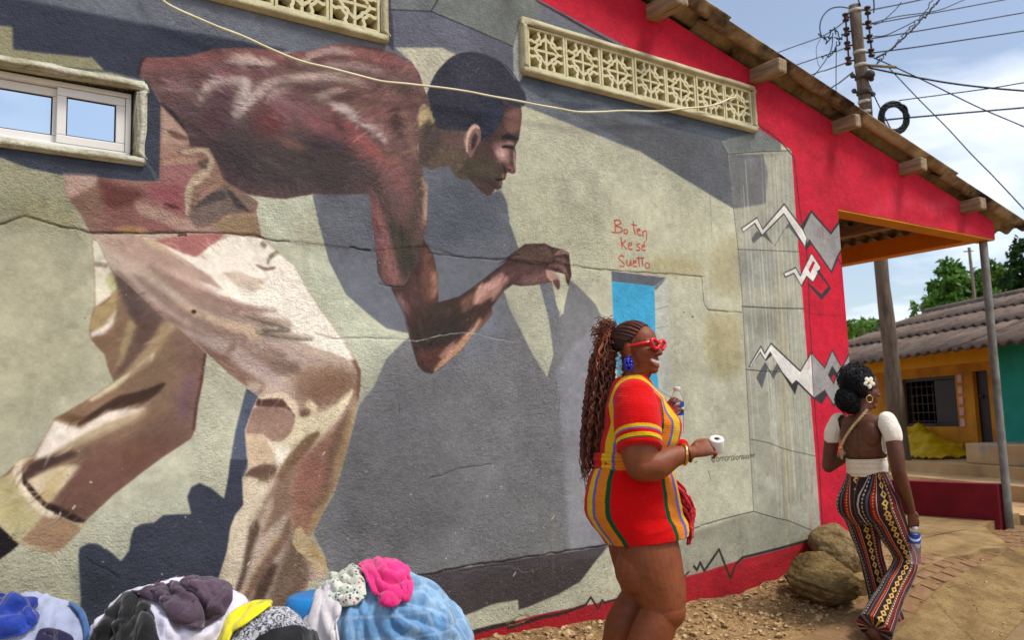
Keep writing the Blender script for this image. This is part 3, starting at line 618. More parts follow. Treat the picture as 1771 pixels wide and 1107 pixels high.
fill('E 1420,90 1500,130 1575,180 1560,240 1490,180', (128, 110, 98), 3, .9, clip=KNOT); stroke('E 1180,200 1270,110 1350,60', [3, 8, 4], (164, 128, 110), 2, .8, clip=KNOT)
fill('E 940,408 1190,370 1390,364 1290,440 1215,500 1190,512 1080,470', (164, 112, 104), 2, clip=FRONT)
# ---- shirt
SHIRT = fill('A 875,350 1000,352 1150,345 1300,300 1500,290 1771,310 B 200,325 350,325 480,310 600,275 700,268 760,275 880,290 1000,325 1100,375 1150,450 1180,540 1240,700 1260,760 1160,820 1140,900 1165,1000 1180,1105 F 1205,70 1200,200 1195,330 1175,400 1160,510 1110,590 1065,660 1050,697 980,690 940,670 905,610 890,530 880,420 860,300 850,150 840,125 640,128 500,125 330,155 250,150 90,125 0,70 A 1370,1105 1330,1000 1280,905 1165,895 1150,830 1100,750 970,610 900,490 850,465', (112, 76, 74), .8, keep=True)
fill('A 870,350 1300,300 1771,310 B 600,275 760,275 1000,325 1150,450 1000,430 700,340 300,370 0,360 A 1300,380 1000,420 860,440', (140, 80, 78), 6, .9, clip=SHIRT)
fill('A 1170,900 1130,780 1150,700 1500,800 1771,820 B 200,830 420,900 800,1000 F 840,130 500,130 0,90 A 1370,1105', (66, 54, 57), 14, .95, clip=SHIRT)
fill('A 1000,640 1200,600 1500,700 1771,700 B 300,700 600,820 760,1000 300,900 0,850 A 1200,880', (82, 62, 64), 20, .8, clip=SHIRT)
PK = (186, 162, 150)
for s, w, c_, sf, al in (('A 1380,372 1500,352 1600,370 1700,385', [4, 16, 14, 4], PK, 4, .8), ('B 0,365 100,375 250,395', [12, 12, 3], PK, 4, .8), ('B 400,390 470,360 520,330 640,310 760,330', [3, 10, 12, 16, 5], PK, 4, .75), ('B 480,385 560,350 640,350 800,380 950,400 1060,415', [3, 9, 10, 12, 10, 4], (112, 66, 66), 4, .8),
   ('B 560,385 660,395 800,405 900,430 930,450', [3, 12, 16, 12, 4], (178, 146, 138), 5, .7), ('B 300,480 420,470 600,465 760,495 850,530', [4, 14, 18, 14, 3], PK, 5, .85), ('B 60,690 100,640 180,570 240,510 330,480 430,490', [3, 10, 12, 12, 12, 4], PK, 4, .85),
   ('B 210,640 240,590 270,560 330,545', [3, 9, 9, 3], (192, 170, 160), 3, .8), ('A 1220,640 1250,560 1330,490 1480,480 1530,500', [4, 14, 16, 16, 5], PK, 5, .8), ('A 1530,490 1490,580 1440,660 1450,720', [4, 14, 16, 4], (188, 172, 166), 5, .8),
   ('A 1480,690 1560,580 1650,500 1740,480', [4, 12, 14, 4], PK, 4, .8), ('A 1650,640 1700,570 1771,545', [3, 10, 5], PK, 4, .7), ('B -10,480 60,480 90,530 40,640 20,740', [4, 12, 16, 20, 6], (180, 164, 158), 6, .8),
   ('B 530,610 560,580 650,550 700,545', [4, 14, 10, 3], PK, 4, .7), ('B 600,640 680,660 740,690 730,720 780,740', [5, 20, 18, 10, 3], (196, 180, 170), 4, .85), ('B 780,750 850,770 920,820 945,880', [5, 16, 18, 4], (206, 192, 182), 4, .85),
   ('A 950,560 1100,520 1200,540', [4, 18, 6], (144, 112, 106), 7, .7), ('A 1000,480 1200,440 1500,440 1771,440 B 200,430', [4, 14, 16, 16, 6], (126, 74, 80), 6, .7)):
    stroke(s, [x*.85 for x in w], c_, sf, al, clip=SHIRT)
fill('A 1250,680 1330,560 1420,540 1440,640 1400,760 1250,900 1190,880', (92, 58, 66), 8, .9, clip=SHIRT); fill('A 1560,740 1650,620 1720,680 1740,780 1640,800', (116, 56, 54), 8, .8, clip=SHIRT)
fill('B 200,660 290,560 420,570 470,640 400,700 330,760 250,700', (132, 84, 92), 8, .8, clip=SHIRT); fill('B 180,700 300,690 330,790 220,830 120,790', (112, 50, 52), 9, .8, clip=SHIRT)
fill('B 400,690 520,660 620,760 660,860 560,850 460,790', (150, 82, 88), 9, .75, clip=SHIRT); fill('B 560,600 640,720 760,860 850,950 880,1050 700,900 600,760', (150, 76, 76), 7, .8, clip=SHIRT)
stroke('B 600,700 700,760 800,850 900,950 1000,1080', [6, 14, 16, 18, 8], (170, 78, 76), 5, .8, clip=SHIRT); stroke('B 610,690 660,760 700,830', [6, 20, 6], (86, 52, 52), 6, .8, clip=SHIRT)
fill('B 640,520 960,520 1080,560 1060,700 960,800 860,720 760,640', (134, 88, 82), 10, .7, clip=SHIRT); fill('B 780,650 840,620 960,720 960,880 860,760', (140, 84, 78), 8, .6, clip=SHIRT)
stroke('B 1000,530 1060,545 1130,555', [6, 22, 6], (84, 62, 54), 6, .8, clip=SHIRT); stroke('B 1010,650 1010,760 1040,850', [6, 24, 6], (78, 50, 48), 6, .8, clip=SHIRT); stroke('B 1080,640 1070,720 1110,860 1120,960', [4, 14, 14, 4], (128, 94, 76), 4, .8, clip=SHIRT)
fill('B 420,860 560,840 720,890 780,960 600,960 480,920', (60, 46, 52), 9, .9, clip=SHIRT); stroke('B 300,800 380,870 450,930', [4, 14, 5], (136, 80, 60), 6, .6, clip=SHIRT); fill('B 480,900 620,960 800,980 800,1105 300,1105', (76, 62, 60), 14, .7, clip=SHIRT)
fill('B 880,980 960,900 1060,1000 1100,1105 F 1110,200 1000,60 880,0', (138, 84, 78), 9, .8, clip=SHIRT)
fill('B 770,950 860,1000 900,1105 F 940,120 1000,280 1110,400 1110,590 1060,640 1020,480 960,300 880,140 830,0', (72, 62, 52), 9, .95, clip=SHIRT)
fill('F 845,60 890,160 940,260 970,400 1010,540 1040,690 960,680 900,600 880,400 860,200', (118, 72, 70), 4, .85, clip=SHIRT); stroke('F 890,210 915,330 945,430 975,560', [6, 14, 18, 8], (150, 92, 90), 5, .7, clip=SHIRT); stroke('F 960,520 995,600 1020,690', [8, 22, 12], (142, 90, 82), 4, .7, clip=SHIRT)
fill('F 1100,0 1170,0 1180,120 1150,300 1110,420 1080,300 1130,150', (92, 72, 60), 6, .9, clip=SHIRT); stroke('F 1175,20 1195,100 1195,220 1180,320', [8, 13, 13, 5], (172, 138, 120), 3, .85, clip=SHIRT); fill('F 990,300 1100,380 1150,520 1060,680 1000,440', (68, 60, 48), 8, .85, clip=SHIRT); fill('F 1040,500 1180,400 1160,560 1060,690', (66, 54, 46), 7, .8, clip=SHIRT)
stroke('F 1050,690 1000,692 940,672 905,612 892,535', 2.2, (52, 36, 34), .6, .7); stroke('A 975,625 1030,670 1100,745 1130,790', [2, 6, 6, 2], (44, 34, 46), 1, .9); stroke('A 850,460 855,400 885,350', 3.2, (50, 36, 46), .8)
g_ = PIC.mean(2, keepdims=True)*np.array([1.05, .97, .95]); PIC += (SHIRT*.30)[..., None]*(g_-PIC)
# ---- bare arm and hand
SK, SK2, SK3 = (66, 46, 42), (104, 72, 62), (160, 124, 110)
ARM = fill('F 975,695 1050,697 1110,590 1160,510 1175,395 1200,440 1235,490 1265,640 1268,790 1400,752 1500,682 1600,602 1690,532 G 30,560 90,520 150,470 205,432 325,428 370,450 440,465 475,490 480,545 490,620 470,690 455,660 450,620 430,610 350,592 330,600 345,640 380,665 250,685 180,690 130,680 80,715 0,820 F 1600,860 1500,980 J 1540,0 1500,70 1420,190 1280,310 1225,343 1180,332 1140,290 1100,150 1060,0 F 1100,1000 1050,850', SK, .8, keep=True)
fill('F 1180,420 1230,500 1260,640 1265,780 1200,800 1160,640', (104, 72, 60), 6, .9, clip=ARM); stroke('F 1235,600 1250,680 1230,760', [6, 16, 5], (150, 112, 94), 4, .8, clip=ARM); fill('F 1060,700 1120,600 1180,640 1170,820 1080,830', (88, 62, 58), 8, .7, clip=ARM)
fill('F 1040,720 1090,820 1080,870 1010,760', (120, 88, 84), 4, .7, clip=ARM); fill('F 1180,840 1400,770 1560,680 1480,820 1300,900 1180,900', (62, 52, 42), 8, .9, clip=ARM)
fill('F 1480,800 1500,690 1640,640 1665,640 1620,740 1530,800', (154, 114, 102), 3, .9, clip=ARM); stroke('F 1490,800 1540,720 1640,650', [4, 14, 8], (186, 146, 132), 3, .8, clip=ARM); fill('F 1400,780 1490,720 1480,800 1420,860', (122, 88, 74), 5, .7, clip=ARM)
fill('F 1100,960 1400,880 1520,850 1450,960 J 1400,100 1240,200 1130,200', (52, 42, 36), 8, .9, clip=ARM); fill('J 1130,210 1250,180 1320,190 1240,310 1180,325', (88, 56, 48), 6, .9, clip=ARM)
stroke('J 1240,330 1330,240 1440,130 1530,10', [4, 14, 14, 6], (178, 138, 110), 3, .95, clip=ARM); stroke('J 1270,240 1330,200 1370,150', [3, 14, 4], (160, 118, 102), 3, .85, clip=ARM); stroke('F 1500,970 1600,850 1660,720', [10, 10, 3], (120, 84, 68), 3, .7, clip=ARM)
fill('F 1000,700 1060,830 J 1130,290 1090,170 1040,0', (104, 92, 96), 2, .6, clip=ARM)
fill('G 90,530 210,440 330,440 380,480 370,540 280,560 120,545', (92, 70, 60), 5, .9, clip=ARM); fill('G 60,570 200,560 330,570 350,650 180,690 60,650', (88, 62, 58), 5, .9, clip=ARM); fill('G 0,640 60,600 110,650 60,720 0,790', (160, 122, 112), 4, .8, clip=ARM)
fill('G 180,640 330,600 370,660 200,692', (140, 104, 96), 5, .6, clip=ARM)
stroke('G 100,525 200,545 330,560 380,540', 3, (40, 30, 28), .9, .9, clip=ARM); stroke('G 370,455 390,500 470,535', [3, 5, 3], (40, 30, 30), 1, .9, clip=ARM); stroke('G 380,500 440,475 475,495', [3, 12, 3], (142, 110, 98), 2, .8, clip=ARM); stroke('G 380,540 440,560 470,600', [3, 6, 4], (44, 32, 32), 1, .9, clip=ARM); stroke('G 350,560 430,570 470,640', [4, 12, 3], (118, 84, 78), 2, .8, clip=ARM)
stroke('G 390,520 440,530 475,555', [4, 10, 3], (112, 84, 76), 2, .8, clip=ARM)
fill('G 330,598 350,590 400,615 418,650 418,690 405,712 392,680 350,650', (176, 140, 126), 1, smooth=4); fill('G 375,660 410,650 418,690 405,712', (90, 62, 60), 1, .9, smooth=3)
# ---- head
NECK = fill('B 1195,608 1260,760 1440,780 1460,1105 1380,1085 1330,1010 1220,1035 1150,1010 1145,830 1165,760', (92, 78, 68), 1, keep=True)
stroke('B 1185,640 1170,720 1160,780', [6, 22, 5], (184, 160, 128), 3, .9); stroke('B 1200,650 1215,720 1235,760', [5, 14, 3], (168, 148, 112), 2, .8)
fill('B 1170,760 1230,740 1300,850 1260,1000 1150,1005', (72, 60, 58), 7, .9, clip=NECK); fill('B 1220,940 1350,900 1430,960 1420,1080 1330,1010 1230,1030', (98, 84, 68), 8, .8, clip=NECK); fill('B 1280,800 1420,790 1440,880 1330,920', (96, 72, 68), 8, .8, clip=NECK)
FACE = fill('B 1440,780 1580,560 1660,600 1771,640 C 180,650 186,700 176,790 168,850 142,900 150,930 146,980 148,1045 142,1060 125,1064 102,1052 92,1060 85,1085 G 90,8 84,32 62,42 66,60 60,88 40,100 20,96 F 1590,132 1565,138 1530,110 1480,60 1430,0 B 1380,1060 1440,1000', (74, 56, 52), .7, keep=True)
fill('C -150,780 20,700 90,720 60,860 -20,900', (78, 54, 50), 7, .8, clip=FACE); fill('C 60,690 180,650 180,790 120,820 80,780', (112, 82, 76), 6, .85, clip=FACE); fill('C 0,880 60,860 110,920 110,1000 40,990', (150, 112, 108), 6, .85, clip=FACE); fill('C 20,930 60,900 90,940 60,980', (190, 156, 150), 4, .6, clip=FACE)
stroke('C 60,845 100,835 160,850', [3, 10, 5], (36, 28, 30), 1, clip=FACE); stroke('C 60,900 95,895 135,905', [2, 6, 3], (34, 26, 28), 1, clip=FACE); stroke('C 75,880 110,875 140,882', [2, 8, 3], (134, 104, 96), 2, .9, clip=FACE)
stroke('C 138,920 142,980 146,1040', [3, 7, 4], (150, 116, 106), 1.5, .9, clip=FACE); fill('C 90,1010 130,1020 140,1055 100,1050', (120, 78, 72), 3, .9, clip=FACE); fill('C 96,1030 120,1040 110,1052', (40, 26, 26), 1, clip=FACE); stroke('C 60,1000 80,1030 85,1060', [2, 6, 3], (52, 38, 38), 2, .9, clip=FACE)
fill('C -200,960 0,990 60,1050 60,1105 -200,1105', (74, 66, 52), 10, .8, clip=FACE); fill('G -160,0 -40,20 40,60 30,96 -40,60', (58, 44, 44), 6, .8, clip=FACE); stroke('G 85,28 60,36 20,34', [2, 5, 2], (34, 22, 24), .8, clip=FACE); stroke('G 62,10 80,18', 9, (134, 96, 92), 1.5, .8, clip=FACE, smooth=0); stroke('G 50,62 66,58', 9, (120, 84, 82), 1.5, .8, clip=FACE, smooth=0)
fill('B 1560,780 1660,640 1700,660 1640,820 1580,960', (60, 44, 46), 8, .7, clip=FACE)
HAIR = fill('B 1200,590 1202,560 1240,465 1290,400 1350,345 1430,318 1500,318 1600,350 1690,405 1750,480 1771,520 C 60,380 120,440 165,510 205,570 210,625 180,652 C 100,640 60,660 B 1700,650 1660,600 1670,690 1620,790 1540,870 1520,800 1490,770 1450,790 1420,800 1290,790 1250,760 1230,690', (50, 50, 62), .9, keep=True, smooth=3)
fill('B 1230,640 1260,760 1420,800 1560,860 1620,780 1500,700 1300,620', (40, 39, 48), 6, .8, clip=HAIR); fill('B 1210,560 1260,450 1320,380 1300,560 1260,640', (46, 45, 56), 6, .7, clip=HAIR)
rs = np.random.RandomState(21)
for k in range(2200):
    x, y = rs.uniform(1200, 1960), rs.uniform(318, 850); a = rs.uniform(1.0, 2.4); L = rs.uniform(4, 13); lit = math.exp(-((x-1480)/170)**2-((y-420)/130)**2)
    p = np.array([400+x/3.542, y/3.542]); v = rs.uniform(.35, 1.15)+lit*.65*rs.rand()
    stroke([p, p+np.array([math.cos(a), math.sin(a)])*L/3.542], rs.uniform(.9, 2.0), np.array([66, 66, 84])*v, .4, .75, clip=HAIR, smooth=0)
fill('B 1640,560 1771,520 C 205,600 150,640 B 1700,650', (48, 46, 56), 8, .6, clip=HAIR)
EAR = fill('B 1440,860 1460,800 1490,768 1515,775 1530,810 1525,860 1500,900 1480,950 1462,965 1445,930', (112, 84, 78), .8, keep=True, smooth=4)
stroke('B 1445,930 1440,860 1462,800 1492,770 1520,785', [4, 6, 7, 7, 4], (176, 146, 132), 1, .95); fill('B 1470,850 1495,810 1510,840 1490,900 1470,920', (52, 38, 40), 2, .9, clip=EAR)
for K_, con, lift in ((np.clip(FRONT+REAR, 0, 1), 1.26, 9), (FACE, 1.35, 3), (ARM, 1.22, 2), (SHIRT, 1.18, 2)):
    m_ = (PIC*K_[..., None]).sum((0, 1))/K_.sum(); PIC += K_[..., None]*((PIC-m_)*(con-1)+lift)
np.clip(PIC, 8, 250, out=PIC)
# ---- brushwork: short strokes that follow the forms
rb = np.random.RandomState(31)
def brushwork(clip, n, ang, L, w, amp, al=.55):
    yy, xx = np.nonzero(clip > .6); ids = rb.randint(0, len(yy), n)
    for i in ids:
        p = np.array([xx[i], yy[i]], float); a = ang(p)+rb.normal(0, .22); l = L*rb.uniform(.5, 1.5); d = np.array([math.cos(a), math.sin(a)]); nn = np.array([-d[1], d[0]]); b = rb.normal(0, .10)*l; ww = w*rb.uniform(.4, 1.2)
        P = [p-d*l/2, p+nn*b, p+d*l/2]; C = catmull(np.array(P), 3); t_ = np.sin(np.linspace(.12, math.pi-.12, len(C)))*ww/2; T = np.gradient(C, axis=0); T /= np.linalg.norm(T, axis=1)[:, None]; N = np.stack([-T[:, 1], T[:, 0]], 1)
        c0 = PIC[yy[i], xx[i]].copy(); m = rb.normal(0, amp); col = c0*(1+m)+(rb.normal(0, 4, 3)); lay(raster(np.concatenate([C+N*t_[:, None], (C-N*t_[:, None])[::-1]]), .5), col, al*rb.uniform(.5, 1), clip)
def fa(x, y): return wcan([(x, y)])[0]
c_sh = fa(560, 210); c_kn = fa(580, 660)
brushwork(SHIRT, 1500, lambda p: (.15+.5*math.sin((p[0]-c_sh[0])*.012)) if p[1] > fa(600, 330)[1] else 1.75, 26, 5, .13)
brushwork(ARM, 700, lambda p: 2.0 if p[0] < fa(740, 560)[0] else .75, 18, 3.5, .16); brushwork(FACE, 360, lambda p: rb.uniform(.3, 1.4), 6, 1.8, .18, .5); brushwork(NECK, 160, lambda p: 1.2, 16, 3.5, .14)
brushwork(FRONT, 900, lambda p: -.62 if p[1] > c_kn[1] else 1.25, 24, 3.2, .06, .4); brushwork(REAR, 550, lambda p: .62, 24, 3.2, .07, .4); brushwork(np.clip(WST, 0, 1), 300, lambda p: -.2, 14, 3, .09, .45); brushwork(CUFF, 60, lambda p: -.7, 12, 3, .06, .4)
# ---- painted window beside the head of the woman
fill('G 735,598 1065,638 1085,680 1090,1105 Q 1162,690 1139,676 1068,650 1062,600', (188, 190, 178), .7)
fill('G 735,598 1065,638 998,692 738,662', (96, 99, 108), .7); fill('G 1065,638 998,692 1000,720 1055,660', (112, 114, 118), 1)
fill('G 738,662 996,690 1003,900 Q 1133,612 1139,674 1117,660 1068,652 1061,560', (64, 164, 206), .7)
stroke('G 1000,835 1080,812', 1.2, (120, 126, 124), .5, .9, smooth=0); stroke('G 1005,948 1082,935', 1.2, (120, 126, 124), .5, .9, smooth=0)
stroke('K 1020,440 1100,490 1105,520', 1.3, (110, 116, 112), .5, .9, smooth=0); stroke('G 790,845 850,870 880,900', 1.0, (70, 120, 150), .5, .8); stroke('G 760,850 800,900', .8, (80, 140, 170), .5, .6)
# ---- crimson gable, corner and skirting
CR = (196, 22, 50)
fill([(-900, -560), (935, 0), (1100, 88), (1298, 152), (1306, 218), (1368, 260), (1420, 925), (1470, 1200), (2600, 1200), (2600, -700)], CR, .6)
stroke('C 270,0 420,80 640,205 760,268', [3, 5, 5, 3], (58, 26, 34), 1, .9); stroke('C 1625,760 1700,810 1771,870 H 360,-100 372,0 400,240 440,480 452,700 L 455,0 470,200 485,500 510,850 525,1105 P 540,450', 3.0, (52, 42, 42), .7, .95, smooth=0)
fill([(-600, 1420), (500, 1172), (795, 1101), (850, 1087), (930, 1064), (1017, 1047), (1069, 1036), (1180, 1000), (1218, 990), (1285, 968), (1353, 951), (1412, 931), (1450, 925), (1500, 1300), (-600, 1900)], (164, 26, 36), .8)
KK = (48, 40, 36)
stroke('Q 500,1172 795,1101 850,1086 890,1077', [8, 8, 7, 6], KK, .8, smooth=0); stroke('O 100,1035 300,970 450,940 580,888', [5, 5, 5, 4], KK, .8, smooth=0); stroke('O 575,890 605,845 650,915 675,863 690,880 775,855 900,815', 3.6, KK, .6, smooth=0)
stroke('O 1150,760 1200,700 1212,690', 3, KK, .7, smooth=0); stroke('O 1240,655 1260,680 1280,632 1305,685 1395,552 1465,730 1500,640 1540,603 1771,545 P 500,482 545,455', 5.0, KK, .6, smooth=0)
# ---- zigzag ornaments on the corner
WH, GY2, BK = (222, 220, 212), (152, 150, 148), (52, 50, 52)
def poly(s, c): fill(s, c, .5)
poly('H 100,400 135,350 145,360 245,445 330,300 400,400 420,440 330,330 300,345 240,445 190,360 110,430', (96, 97, 98))
poly('H 405,330 468,228 590,365 640,290 660,470 628,515 592,610 470,430 440,470 420,420', BK); poly('H 420,345 468,240 588,375 640,305 658,450 625,505 590,598 455,405 435,455 420,440', GY2)
stroke('H 405,330 468,228 588,365 640,290', 4.5, BK, .6, smooth=0); stroke('H 435,460 457,408 592,605 628,520 662,570', 4.5, BK, .6, smooth=0)
poly('H 35,335 135,265 170,335 302,180 420,340 445,400 440,460 405,420 300,250 165,385 118,310 50,360', BK); poly('H 42,338 135,273 170,345 302,192 415,345 440,395 430,445 300,240 166,375 122,300 52,355', WH)
poly('H 295,610 372,572 400,620 470,485 530,575 480,672 440,635 408,695 360,615 305,640', BK); poly('H 302,612 372,580 400,632 470,492 524,575 478,662 438,625 406,685 362,607 308,630', WH); poly('H 450,590 478,535 492,545 462,610', (186, 24, 50))
poly('H 440,665 475,690 530,740 570,690 500,600 515,590 590,705 530,775 450,685', BK); poly('H 480,690 510,610 545,660 520,725', (180, 16, 44))
stroke('H 455,860 560,868 688,872', 1.2, (120, 8, 30), .5, .8)
poly('L 130,365 185,268 225,340 260,270 300,330 265,320 235,378 200,310 165,435', (92, 93, 96)); stroke('L 65,315 160,325 285,330', 2, ink, .5, .9, smooth=0)
poly('L 465,210 550,300 595,190 655,300 700,205 705,330 650,420 605,545 550,445 485,500', BK); poly('L 470,220 552,312 595,205 655,312 700,225 705,300 650,410 605,530 550,440 482,490', GY2)
poly('L 480,495 550,445 565,475 530,530', BK); poly('L 605,535 650,455 690,480 660,560', BK)
poly('L 80,300 158,168 182,212 220,150 400,320 465,210 482,498 380,400 365,465 285,335 230,225 188,265 155,215 92,305', BK); poly('L 88,298 158,180 182,225 220,162 400,332 466,222 480,486 375,380 350,405 290,330 215,205 186,255 155,205 95,300', WH)
stroke('L 350,408 365,462 385,395 480,490', 4, BK, .6, smooth=0)
poly('L 595,292 630,345 605,408 570,350', BK); poly('L 605,345 617,362 603,398 590,370', (186, 22, 48))
# ---- handwriting
def hand(strokes, col, w, soft=.5, al=.95):
    for s in strokes: stroke(s, w, col, soft, al, smooth=4 if len(s.split()) > 4 else 0)
RED = (176, 52, 40)
hand(['G 755,285 758,330 758,362', 'G 750,290 780,285 792,305 760,320 795,332 800,352 780,362 738,360', 'G 822,340 812,350 815,366 828,366 834,352 824,340', 'G 868,295 872,340 880,376', 'G 855,312 890,318', 'G 893,352 910,348 905,338 894,345 893,365 908,380 918,374', 'G 925,352 928,388', 'G 926,362 940,350 950,362 948,410',
      'G 793,388 800,460', 'G 822,410 800,432 828,462', 'G 838,442 858,436 852,424 840,430 838,452 850,466 864,460', 'G 910,432 895,432 892,444 908,456 905,470 888,470', 'G 920,452 938,446 934,436 922,442 920,460 930,472 944,468', 'G 934,426 942,416',
      'G 812,510 792,502 780,520 795,538 812,552 808,570 786,566', 'G 830,528 830,560 845,564 852,530 856,566', 'G 866,550 884,545 880,534 868,540 866,560 876,572 890,566', 'G 900,510 902,545 906,570', 'G 888,520 935,518', 'G 920,512 926,570', 'G 952,546 940,558 944,578 960,580 966,560 954,546'], RED, 2.3)
GRY = (62, 60, 52)
hand(['K 1362,858 1352,856 1350,872 1362,874 1364,852 1350,842 1343,862 1352,884 1366,882', 'K 1382,855 1374,862 1376,878 1388,878 1390,862 1382,855', 'K 1396,878 1397,856', 'K 1397,862 1404,854 1409,862 1409,877', 'K 1409,862 1417,852 1421,860 1421,876', 'K 1442,853 1432,853 1429,870 1438,876 1443,866', 'K 1444,850 1444,874', 'K 1450,873 1451,850', 'K 1451,858 1462,848', 'K 1478,848 1468,850 1466,868 1474,872 1480,860', 'K 1480,846 1481,870', 'K 1488,870 1488,832', 'K 1502,848 1495,856 1498,868 1507,866 1509,852 1502,846', 'K 1516,867 1516,846', 'K 1516,854 1524,844 1528,852 1529,866', 'K 1543,844 1534,846 1535,853 1543,856 1540,864 1532,863', 'K 1556,843 1549,850 1551,861 1559,860 1562,850 1556,843', 'K 1564,862 1565,862', 'K 1578,842 1570,846 1570,858 1578,858 1579,828 1579,858', 'K 1584,857 1584,840', 'K 1584,846 1588,838 1591,846 1591,856', 'K 1591,846 1595,838 1598,845 1598,855', 'K 1606,830 1605,855', 'K 1601,841 1611,837'], GRY, 1.5, .4, .9)
hand(['K 1110,150 1130,165', 'K 1130,148 1112,170', 'K 1150,150 1138,150 1146,162 1138,168', 'K 1118,195 1120,218', 'K 1132,196 1120,206 1134,220', 'K 1150,194 1140,200 1150,210 1142,218'], (120, 120, 104), 1.2, .5, .6)
# ---- cracks and plaster: colour and relief
rs = np.random.RandomState(8)
def crack(s, w=2.0, depth=.5, al=.7, col=(70, 66, 54), jag=1.6, lip=0):
    P = pts(s); Q = [P[0]]
    for a, b in zip(P[:-1], P[1:]):
        n = max(2, int(np.linalg.norm(b-a)/9))
        for i in range(1, n+1): Q.append(a+(b-a)*i/n+(rs.randn(2)*jag*.5 if i < n else 0))
    ww = [w*rs.uniform(.35, 1.25) for _ in Q]
    stroke(Q, ww, col, .4, al, smooth=0); w = w*.8; mark(Q, -depth*.8, max(1.5, w), .8, RELIEF, 0)
area('Q -400,420 0,388 42,374 110,392 160,405 240,404 330,402 440,405 460,415 560,425 640,433 740,425 800,445 890,448 1000,461 1070,470 1218,478 1222,535 1260,540 1260,-200 -400,-200', .45, 1.2, RELIEF)
area('Q -400,430 42,376 160,405 330,402 460,415 560,425 640,433 650,470 690,495 740,430 890,448 1000,461 1218,478 1218,520 1060,640 1050,470 900,460 870,560 830,578 740,640 640,560 540,450 430,470 330,650 410,700 400,860 130,920 -400,1000', .10, 16, ROUGH)
area('Q 340,640 370,680 400,720 395,860 340,850 330,760', 1.0, 8, ROUGH); area('Q 500,590 640,580 830,580 960,700 980,960 560,1010 480,760', 1.0, 10, ROUGH); area('Q 970,500 1056,480 1060,960 985,960', .2, 8, ROUGH); area('Q 1060,300 1280,380 1300,980 1060,1040', .42, 20, ROUGH); area('Q 1280,270 1440,260 1440,930 1290,980', .30, 6, ROUGH); area('Q 1300,-100 2000,300 1760,500 1440,420 1440,940 1390,500', .5, 10, ROUGH)
area('Q 100,970 150,930 160,1100 60,1107', .9, 12, ROUGH)
crack('Q -60,392 0,388 20,381 42,374 75,383 105,393 130,395 160,403 200,403 240,404', 2.4, .9); crack('Q 240,404 300,403 330,402 380,404 440,407 455,412 470,416 500,418', 1.8, .7, .8); crack('Q 308,408 322,407', 4, .8, .9, (90, 60, 44)); crack('Q 470,416 520,418 560,424 600,428', 1.3, .4, .5); crack('Q 604,427 620,431 640,433', 2.4, .7, .9, (36, 38, 44))
crack('Q 740,438 770,441 800,444 850,449 880,446 900,440', 1.8, .6, .75, (48, 50, 56)); crack('Q 990,458 1010,463 1055,467 1100,471 1150,474 1212,479 1216,520 1224,537 1283,541', 1.9, .7, .8, (104, 100, 76))
crack('Q 655,490 668,495 680,497 700,496', 1.5, .5, .7, (40, 34, 34)); crack('Q 560,586 640,585 690,587 720,590 760,580 800,575 830,577 860,587 890,592', 1.6, .4, .8, (176, 176, 166)); crack('Q 545,578 575,585 640,584 680,586', 1.2, .4, .6, (120, 112, 90))
crack('Q 710,998 760,990 800,981 850,973 900,966 960,957 1050,943', 2.6, .8, .9, (36, 32, 34)); crack('Q 740,830 790,812 830,806 850,803', 1.6, .5, .6, (60, 62, 64)); crack('Q 800,990 850,980 880,978 905,990 930,984', 1.2, .4, .5, (150, 144, 138))
crack('Q 961,660 968,690 963,730', 1.2, .4, .6, (66, 70, 80)); crack('Q 690,700 690,716', 1.4, .4, .7, (50, 54, 62)); crack('Q 1224,815 1228,830', 1.4, .4, .8); crack('Q 1210,910 1225,907', 3, .5, .6, (190, 180, 150)); crack('Q 1456,243 1460,262 1453,278 1462,300', 1.2, .5, .7, (110, 8, 30)); crack('Q 148,963 160,975 185,985 205,1000', 1.6, .5, .8, (34, 34, 40)); crack('Q 875,1080 900,1066 915,1068 905,1076 880,1082', 2.2, .5, .8, (150, 130, 80))
for p, r_ in (((335, 539), 3.6), ((1197, 548), 1.4), ((1182, 540), 1.0)): fill([(p[0]+r_*1.3*math.cos(a), p[1]+r_*math.sin(a)) for a in np.linspace(0, 6.28, 10)[:-1]], (64, 48, 38), .5)
# chips, drips and dust
for k in range(260):
    p = rs.uniform((0, 380), (1290, 1060)); 
    if rs.rand() < .6: p[1] = rs.uniform(760, 1060)
    stroke([p, p+rs.randn(2)*1.6], rs.uniform(.7, 2.4), (208, 200, 172) if rs.rand() < .75 else (60, 58, 52), .4, rs.uniform(.3, .9), smooth=0)
for c_ in ((128, 878), (430, 976), (957, 896), (890, 994), (560, 785)): stroke([np.array(c_)+(2, -4), np.array(c_)+(-3, 3)], [2, 6, 2], (214, 206, 176), .5, 1, smooth=0)
for k in range(40):
    x = rs.uniform(900, 1290); y = rs.uniform(300, 900); L = rs.uniform(20, 120); stroke([(x, y), (x+1, y+L*.5), (x+2, y+L)], rs.uniform(2, 7), (150, 142, 100), 3, rs.uniform(.08, .22))
for s, a_ in (('Q 1130,440 1210,450 1215,475 1120,470', .5), ('Q 1225,540 1280,545 1285,640 1240,660 1215,600', .45), ('Q 1225,440 1275,400 1280,520 1230,500', .35), ('Q 0,370 80,385 160,400 60,340', .35)): fill(s, (150, 134, 84), 9, a_)
for k in range(30):
    x = rs.uniform(820, 1060); y = 1040+rs.uniform(-60, 10)-(x-900)*.25; stroke([(x, y), (x+1, y+rs.uniform(2, 9))], rs.uniform(1, 2.4), (120, 112, 100), .5, .7, smooth=0)
